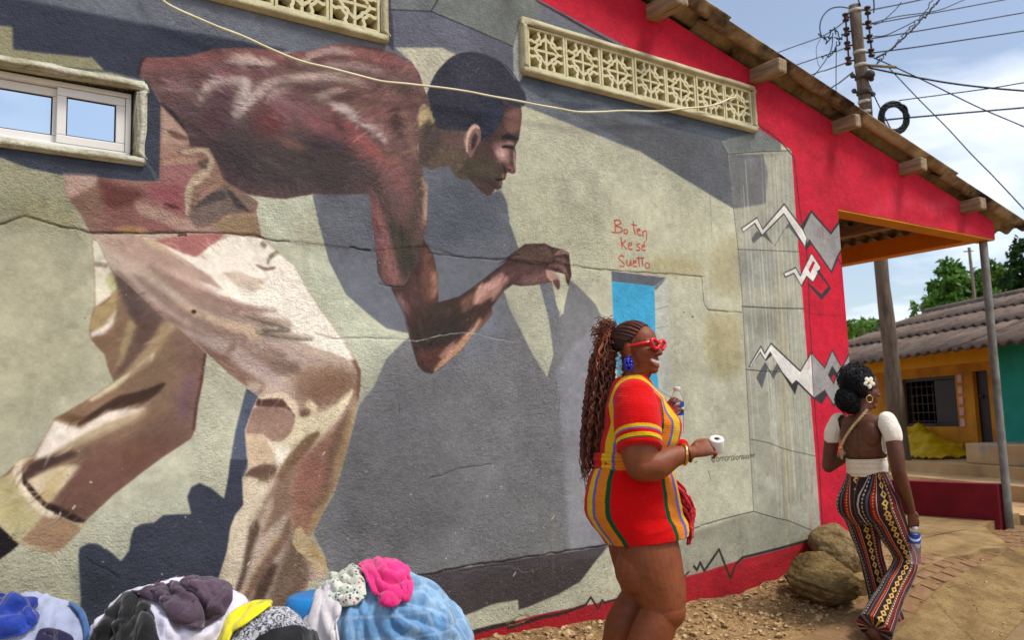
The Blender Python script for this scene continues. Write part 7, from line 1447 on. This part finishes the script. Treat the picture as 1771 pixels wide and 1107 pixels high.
for k in range(430):
    y0, z0 = rs.uniform(-.045, .045), rs.uniform(-.045, .05); d0 = kn+np.array([-.008, y0*.6, z0*.8]); L = rs.uniform(.62, 1.0) if k < 380 else rs.uniform(.25, .5); ph1, ph2 = rs.uniform(0, 6.28, 2); P = []; sp = rs.uniform(-1, 1); sx = rs.uniform(-1, 1)
    for s in np.linspace(0, 1, 34):
        q = s*L; x = -.022*math.sin(min(1, q*7)*1.57)-.105*q**.85-.004; x += sx*(.040+.018*math.sin(q*3))*min(1, q*5); z = -.64*q+.025*math.sin(min(1, q*6)*3.14)*(1 if z0 > 0 else .2); y = sp*(.055+.045*q)*min(1, q*6)
        fz = 1.5 if L < .5 else 1.0; wv_ = .0052*fz; P.append(d0+np.array([x+wv_*math.sin(q*70+ph1)+fz*.004*math.sin(q*120+ph2), y+wv_*math.cos(q*68+ph2), z+.004*math.sin(q*60+ph1)]))
    t_ = rs.rand(); tint = .16+.48*t_+(.35 if L < .5 else 0)+(.15 if k % 7 == 0 else 0); C = catmull(np.array(P), 3); addtube(C, np.interp(np.linspace(0, 1, len(C)), [0, .2, .85, 1], [.0036, .0036, .0030, .0012]), 4, tint)
for k in range(260):
    c = kn+np.array([rs.uniform(-.055, .0), rs.uniform(-.05, .05), rs.uniform(-.10, .06)]); P = [c]; d = np.array([rs.uniform(-1, -.1), rs.uniform(-.8, .8), rs.uniform(-.9, .9)]); d /= np.linalg.norm(d); ph1 = rs.uniform(0, 6)
    for s in np.linspace(.1, 1, 12): P.append(c+d*.065*s+np.array([.012*math.sin(s*11+ph1), .010*math.cos(s*12+ph1), .012*math.sin(s*9)-.03*s*s]))
    addtube(catmull(np.array(P), 2), .0015, 4, .30+.40*rs.rand())
me = g.mesh('hair'); fattr(me, 'tint', np.concatenate(vals)); link('hair', me, M_HAIR1, W1, True)
# what she holds
bpy.context.view_layer.update(); WM1 = W1.matrix_world.copy()
if True:
    WM1 = Matrix.Translation(W1.location) @ Matrix.Rotation(math.radians(-38), 4, 'Z')
lp = WM1 @ Vector(tuple(LW+dL/np.linalg.norm(dL)*.062+np.array([.038, .022, -.085])))
water_bottle('water_bottle', 'water bottle with a blue label raised in the hand of the woman in red', lp, (math.radians(4), math.radians(-6), .6))
rp = WM1 @ Vector(tuple(RW+dR/np.linalg.norm(dR)*.105+np.array([.020, .022, .004])))
roll = thing('paper_roll', 'small white paper roll with a dark core held out by the woman in red', 'paper roll', rp); roll.rotation_euler = Matrix.Rotation(math.radians(30), 3, Vector(tuple(RGT))).to_euler(); roll.scale = (1.08, 1.08, 1.08)
def revolve(prof, n=36): return [np.array([(r*math.cos(a), r*math.sin(a), z) for a in np.linspace(0, 2*math.pi, n, endpoint=False)]) for r, z in prof]
g = Geo(); g.loft(revolve([(.010, -.026), (.0275, -.026), (.0285, -.023), (.0285, .023), (.0275, .026), (.010, .026), (.010, -.026)]), True, False); g.obj('roll_body', mottled('white_paper', (214, 208, 200), (228, 224, 218), 4, .85, .1), roll)
g = Geo(); g.loft(revolve([(.0098, .0255), (.0098, -.0255)]), True, True); g.obj('hollow', M_BLACK, roll)  # black plug; the shade inside the roll's hole is put into its colour
# ------------------------------------------------------------------ woman in patterned trousers, seen from behind
W2P = at_depth(1506, 900, 5.2); RZ2 = math.radians(2); W2 = thing('person', 'woman in a white backless top and patterned trousers walking away', 'person', (W2P[0], W2P[1], .065), RZ2)
W2.scale = (.95, .90, 1.0); WM2 = Matrix.Translation((W2P[0], W2P[1], .065)) @ Matrix.Rotation(RZ2, 4, 'Z') @ Matrix.Diagonal((.95, .90, 1.0, 1.0))
g = Geo()
g.ellipsoid((-.02, 0, .87), (.10, .15, .12)); g.ellipsoid((.0, 0, 1.0), (.085, .125, .14)); g.ellipsoid((.0, 0, 1.15), (.10, .145, .16)); g.ellipsoid((-.015, 0, 1.265), (.072, .165, .06))
for y in (-1, 1): g.ellipsoid((-.055, .075*y, 1.20), (.045, .062, .085)); g.ellipsoid((-.01, .168*y, 1.265), (.046, .042, .045)); g.ellipsoid((.085, .068*y, 1.13), (.062, .066, .068)); g.ellipsoid((-.04, .055*y, .80), (.10, .09, .10))
limb(g, [(-.012, 0, 1.25), (-.004, 0, 1.32), (.008, -.002, 1.39), (.01, -.004, 1.44)], [.068, .050, .046, .050])
RE2, RW2 = np.array([-.035, -.235, 1.00]), np.array([.095, -.225, .765])
limb(g, [(-.012, -.185, 1.275), (-.03, -.218, 1.17), (-.038, -.232, 1.08), RE2], [.044, .048, .049, .043]); limb(g, [RE2, RE2*.65+RW2*.35+np.array([-.004, 0, 0]), RE2*.3+RW2*.7, RW2], [.043, .043, .034, .026])
dR2 = np.array([.30, .03, -.95]); hand_geo(g, RW2+dR2*.01, dR2, (.55, .80, .1), (.9, -.1, -.1), [(.55, .75, .6), (.6, .8, .6), (.65, .85, .6), (.7, .9, .6)], (.7, .5, .5, .3, .45, .3), .95, .05)
LE2, LW2 = np.array([-.03, .262, 1.015]), np.array([.15, .165, 1.10])
limb(g, [(-.012, .185, 1.275), (-.025, .225, 1.17), LE2], [.044, .048, .044]); limb(g, [LE2, LE2*.5+LW2*.5, LW2], [.044, .038, .026]); hand_geo(g, LW2, (.8, -.3, .5), (0, -.7, -.5), (.5, .3, .8), (.4, .6, .4), (.6, .6, .4, .3, .3, .2), .95, .06)
HR, KR, AR = np.array([-.01, -.085, .82]), np.array([.205, -.10, .445]), np.array([-.175, -.10, .150]); HL, KL, AL = np.array([-.01, .085, .82]), np.array([.13, .095, .45]), np.array([.26, .095, .085])
limb(g, [HR, KR], [.085, .055]); limb(g, [KR, AR], [.052, .034]); limb(g, [HL, KL], [.085, .055]); limb(g, [KL, AL], [.052, .034])
def foot(g, heel, toe, s=1.0):
    heel, toe = np.asarray(heel), np.asarray(toe); limb(g, [heel, heel*.6+toe*.4+np.array([0, 0, .008]), heel*.25+toe*.75, toe], [.034, .036, .032, .018])
foot(g, AR+np.array([-.05, 0, -.045]), AR+np.array([.045, .005, -.165])); foot(g, AL+np.array([-.03, 0, -.045]), AL+np.array([.17, .01, -.062]))
T2 = Matrix.Translation((.012, -.006, 1.475)) @ Matrix.Rotation(math.radians(-30), 4, 'Z') @ Matrix.Rotation(math.radians(4), 4, 'Y') @ Matrix.Scale(1.0, 4)
head_geo(g, T2); limb(g, [(.02, -.01, 1.37), (.04, -.025, 1.40)], [.046, .042]); up, lo = lips_geo(g, T2, 1.0, .4)
me = remeshed(g, .0034, 4); V = verts(me); sp_ = np.exp(-(V[:, 1]/.012)**2)*np.exp(-((V[:, 2]-1.12)/.13)**4)*(V[:, 0] < 0)
V[:, 0] += .010*sp_+.004*np.exp(-((np.abs(V[:, 1])-.095)/.02)**2)*np.exp(-((V[:, 2]-1.17)/.06)**2)*(V[:, 0] < 0); setverts(me, V)
fattr(me, 'lip', np.clip(1.2-np.min([nearest(V, up), nearest(V, lo)], 0)/.0085, 0, 1)*.7); fattr(me, 'palm', np.zeros(len(V)))
M_SKIN2 = skin('deep_brown_skin', (88, 50, 34), (60, 32, 22), (106, 64, 44), (104, 46, 42)); body2 = link('body', me, M_SKIN2, W2)
# trousers: high waist, wide legs, printed bands
g = Geo(); rings = []
for z, c, hx, hy in ((.985, .0, .092, .132), (.95, -.002, .098, .142), (.90, -.010, .118, .162), (.85, -.022, .138, .180), (.80, -.026, .146, .188), (.755, -.020, .142, .188), (.71, -.004, .125, .182), (.68, .010, .10, .165)): rings.append(oval(c, hx, hy, z, 56, 0, 2.2))
zs_ = [r[0, 2] for r in rings]; g.loft([np.array([np.interp(z, zs_[::-1], [r[i, k] for r in rings][::-1]) for i in range(56) for k in range(3)]).reshape(56, 3) for z in np.linspace(.985, .68, 26)])
for y in (-1, 1): g.ellipsoid((-.070, .082*y, .795), (.105, .095, .10))
LEGS = []
for H_, K_, A_, y in ((HR, KR, AR, -1), (HL, KL, AL, 1)):
    dn = (A_-K_)/np.linalg.norm(A_-K_); e = A_+dn*.045; P = np.array([H_+np.array([0, .006*y, -.03]), H_*.55+K_*.45, K_+np.array([-.006, 0, .01]), K_*.45+A_*.55, e]); R_ = np.array([.112, .094, .072, .080, .108]); C = catmull(P, 10); r = np.interp(np.linspace(0, 1, len(C)), np.linspace(0, 1, 5), R_); g.tube(C, r, 30); g.ellipsoid(C[0], (r[0],)*3, 26, 14); LEGS.append((C, r, dn, e))
me = remeshed(g, .0055, 4, 'trousers'); V = verts(me); NV = np.array([v.normal[:] for v in me.vertices]); V += NV*np.array([.0045*fnoise(x, y, z*.6, 7)+.0035*(1-2*abs(fnoise(x*2, y*2, z*1.2, 6))) for x, y, z in V])[:, None]; setverts(me, V)
best = np.full(len(V), 1e9); U = np.zeros(len(V)); W_ = np.zeros(len(V)); latv = np.array([0, 1.0, 0])
for C, r, dn, e in LEGS:
    top = C[0]+(C[0]-C[1])/np.linalg.norm(C[0]-C[1])*np.linspace(.30, .02, 10)[:, None]*np.array([.15, 0, 1]); CC = np.concatenate([top, C]); rr_ = np.concatenate([np.full(10, .115), r])
    D2 = np.linalg.norm(V[:, None]-CC[None], axis=2); k = D2.argmin(1); d = D2[np.arange(len(V)), k]; T_ = np.gradient(CC, axis=0); T_ /= np.linalg.norm(T_, axis=1)[:, None]
    off = V-CC[k]; side = np.cross(T_[k], [0, 0, 1.0]); side = np.where(np.linalg.norm(side, axis=1)[:, None] < .25, -latv[None]*np.sign(1), side); side = -latv[None]*np.ones((len(V), 1)); fw = np.cross(side, T_[k]); fw /= np.linalg.norm(fw, axis=1)[:, None]+1e-9
    ang_ = np.arctan2((off*side).sum(1), -(off*fw).sum(1)*np.sign(fw[:, 0]+1e-9)*1.0); L_ = np.concatenate([[0], np.cumsum(np.linalg.norm(np.diff(CC, axis=0), axis=1))])
    use = d < best; best = np.where(use, d, best); U = np.where(use, ang_/(2*math.pi)+.5, U); W_ = np.where(use, L_[k]+((V-CC[k])*T_[k]).sum(1), W_)
fattr(me, 'u', U); fattr(me, 'v', W_)
t = NT('printed_trousers'); u = t.attr('u'); v = t.attr('v'); k6 = t.math('FRACT', t.math('MULTIPLY', u, 2.6)); BKc, RDc, MR, CRc, OC = rgba((16, 12, 16)), rgba((128, 10, 18)), rgba((46, 14, 16)), rgba((170, 158, 146)), rgba((160, 106, 28))
base_ = t.ramp(k6, [(0, BKc), (.12, CRc), (.145, BKc), (.27, rgba((70, 78, 96))), (.31, BKc), (.34, RDc), (.44, CRc), (.455, MR), (.50, BKc), (.72, OC), (.745, MR), (.80, RDc), (.86, BKc), (.90, CRc), (.915, RDc), (.97, BKc)], 'CONSTANT')
dx = t.math('MULTIPLY', t.math('SUBTRACT', k6, .61), 2.9); dv_ = t.math('SUBTRACT', t.math('FRACT', t.math('MULTIPLY', v, 21)), .5); dd = t.math('ADD', t.math('ABSOLUTE', t.math('MULTIPLY', dx, 2.1)), t.math('ABSOLUTE', dv_))
c = t.mix(t.math('MULTIPLY', t.math('LESS_THAN', dd, .50), t.math('GREATER_THAN', dd, .20)), base_, rgba((206, 164, 88)))
for ctr, fr, colr_ in ((.20, 46, rgba((186, 170, 150))), (.39, 60, rgba((200, 120, 40))), (.77, 52, rgba((206, 196, 178)))):
    ex = t.math('MULTIPLY', t.math('SUBTRACT', k6, ctr), 42); ev = t.math('MULTIPLY', t.math('SUBTRACT', t.math('FRACT', t.math('MULTIPLY', v, fr)), .5), 2.2); rr2 = t.math('ADD', t.math('MULTIPLY', ex, ex), t.math('MULTIPLY', ev, ev)); c = t.mix(t.math('LESS_THAN', rr2, .5), c, colr_)
c = t.mix(t.math('MULTIPLY', t.math('GREATER_THAN', t.noise(150, 2, .6), .56), .5), c, t.mix(.5, c, rgba((120, 60, 40))))
link('trousers', me, t.done(c, .8, t.bump(t.noise(200, 2), .2, .003, t.bump(t.noise(14, 4), .3, .02)), spec=.2, Sheen_Weight=.1), W2)
# white top: cap sleeves, bare back, wrapped band at the waist, cord from the neck
M_WHITE = fabric('white_jersey', (222, 212, 196), (236, 228, 214), 4, .85, 200); M_BAND2 = fabric('cream_wrap', (206, 190, 166), (224, 210, 188), 5, .85, 200)
g = Geo(); g.ellipsoid((.0, 0, 1.15), (.108, .152, .165)); g.ellipsoid((-.012, 0, 1.262), (.080, .175, .066)); g.ellipsoid((.004, 0, 1.02), (.095, .134, .12))
for y in (-1, 1): g.ellipsoid((.088, .068*y, 1.13), (.072, .074, .076)); limb(g, [(-.012, .172*y, 1.272), (-.025, .208*y, 1.215), (-.028, .217*y, 1.185)], [.056, .054, .051])
me = remeshed(g, .005, 5, 'white_top'); bm = bmesh.new(); bm.from_mesh(me); kill = []
for f in bm.faces:
    x, y, z = f.calc_center_median(); nn = f.normal
    back = nn.x < .35 and x < .04 and abs(y) < .150-.10*max(0, (1.07-z)/.1) and z > .9 and z < 1.40 and not (abs(y) > .138+.02*(z-1.15))
    neckhole = z > 1.285 and abs(y) < .135-.2*(x-.0)
    cap_ = abs(y) > .17 and z < 1.175 and nn.z < -.6
    low = z < .99
    if back or neckhole or cap_ or low: kill.append(f)
bmesh.ops.delete(bm, geom=kill, context='FACES')
for _ in range(6): bmesh.ops.smooth_vert(bm, verts=[v for v in bm.verts if v.is_boundary], factor=.5, use_axis_x=True, use_axis_y=True, use_axis_z=True)
isl = []; seen = set()
for v0 in bm.verts:
    if v0 in seen: continue
    st_ = [v0]; comp = []
    seen.add(v0)
    while st_:
        q = st_.pop(); comp.append(q)
        for e in q.link_edges:
            w = e.other_vert(q)
            if w not in seen: seen.add(w); st_.append(w)
    isl.append(comp)
isl.sort(key=len); [bmesh.ops.delete(bm, geom=c_, context='VERTS') for c_ in isl[:-1]]
bm.to_mesh(me); bm.free(); o = link('white_top', me, M_WHITE, W2, True); m = o.modifiers.new('thickness', 'SOLIDIFY'); m.thickness = .005; m.offset = 1
g = Geo()
rings = []
for i, z in enumerate(np.linspace(.955, 1.062, 22)): o = oval(.0, .100+.0012*math.sin(i*1.3)+(.004 if 3 < i < 18 else 0), .132+.0012*math.sin(i*1.3+.5), z, 60, .06*math.sin(i*.35), 2.1); rings.append(o)
g.loft(rings, True, False); o = g.obj('waist_wrap', M_BAND2, W2); m = o.modifiers.new('thickness', 'SOLIDIFY'); m.thickness = .006
g = Geo(); P = [np.array(p) for p in ((-.035, -.055, 1.345), (-.075, -.03, 1.30), (-.098, .02, 1.245), (-.105, .075, 1.18), (-.100, .105, 1.13), (-.095, .112, 1.06))]; C = catmull(np.array(P), 10)
for s_ in (0, 1, 2): g.tube(C+np.stack([np.zeros(len(C))-.004, .008*np.sin(np.arange(len(C))*.8+s_*2.1), .008*np.cos(np.arange(len(C))*.8+s_*2.1)], 1)*.62, .0050, 7)
g.obj('braided_cord', fabric('straw_cord', (176, 146, 98), (206, 180, 132), 20), W2); g = Geo(); g.ellipsoid((-.112, .108, 1.125), (.011, .013, .011)); g.obj('cord_bead', M_GOLD, W2)
# hair gathered in a soft low bun
t = NT('black_hair'); M_HAIR2 = t.done(t.ramp(t.noise(40, 4, .7), [(.35, rgba((8, 8, 11))), (.7, rgba((26, 25, 32)))]), .55, t.bump(t.noise(160, 3), .6, .006), spec=.25)
X2 = lambda p: np.array(T2 @ Vector(p)); g = Geo(); rs = np.random.RandomState(12); blobs = [(X2((-.035, 0, .045)), (.112, .098, .098)), (X2((-.075, .0, .055)), (.085, .092, .088)), (np.array([-.098, .048, 1.412]), (.066, .068, .070)), (np.array([-.060, .045, 1.375]), (.062, .062, .058)), (X2((-.03, -.045, .02)), (.075, .055, .075)), (X2((-.02, .04, .03)), (.08, .06, .08))]
n0 = 0
for c, r in blobs: g.ellipsoid(c, np.array(r)*.94, 26, 16)
F_ = np.array(T2.to_3x3() @ Vector((1, 0, 0)))
for k in range(620):
    c, r = blobs[rs.choice(6, p=[.28, .18, .26, .10, .09, .09])]; d = rs.randn(3); d /= np.linalg.norm(d); p = c+d*np.array(r)
    hp = T2.inverted() @ Vector(p)
    if hp.x > .055 and hp.z < .09: continue
    if p[2] < 1.335: continue
    tn = np.cross(d, rs.randn(3)); tn /= np.linalg.norm(tn); b = np.cross(d, tn); L = rs.uniform(.05, .11); cu = rs.uniform(.0015, .0045); ph = rs.uniform(0, 6); P = []
    for s in np.linspace(0, 1, 12): P.append(p+tn*L*(s-.5)+d*(cu*math.sin(s*13+ph)+.002)+b*cu*math.cos(s*13+ph)-d*L*L*(s-.5)**2*6.0)
    g.tube(np.array(P), .0026, 4)
g.obj('hair', M_HAIR2, W2)
g = Geo(); fc = X2((-.012, -.098, .028)); out_ = np.array(T2.to_3x3() @ Vector((-.15, -1, .15))); out_ /= np.linalg.norm(out_); e1 = np.cross(out_, [0, 0, 1]); e1 /= np.linalg.norm(e1); e2 = np.cross(out_, e1)
flw = thing('hair_flower', '', '') if False else None
for k in range(5):
    a = k*2*math.pi/5+.3; dirn = math.cos(a)*e1+math.sin(a)*e2; tg = -math.sin(a)*e1+math.cos(a)*e2; mt = Matrix((tuple(dirn), tuple(tg), tuple(out_))).transposed().to_4x4(); g.ellipsoid(fc+dirn*.020+out_*.012, (.019, .0145, .0045), 14, 8, mt)
fl = g.obj('hair_flower', fabric('white_petal', (226, 222, 206), (238, 236, 222), 5), W2); g = Geo(); g.ellipsoid(fc+out_*.016, (.008, .008, .008)); g.obj('flower_heart', mottled('yellow_heart', (214, 170, 20), (232, 196, 50), 9), fl)
for s_ in (-1,): ring_on('hoop_earring', X2((.0, -.085, -.066)), X2((0, -.02, 0))-X2((0, 0, .06))*0-X2((.0, 0, 0)), .021, .0030, M_GOLD, W2)
# bottle hanging from her hand by its neck
hp = WM2 @ Vector(tuple(RW2+dR2*.098+np.array([.012, .022, -.012]))); hb = .215
water_bottle('water_bottle', 'half-empty water bottle hanging by its neck from the hand of the woman in patterned trousers', (hp[0], hp[1], hp[2]-hb*.98), (math.radians(-2), math.radians(-3), 2.2), hb, .033, (.56, .82))
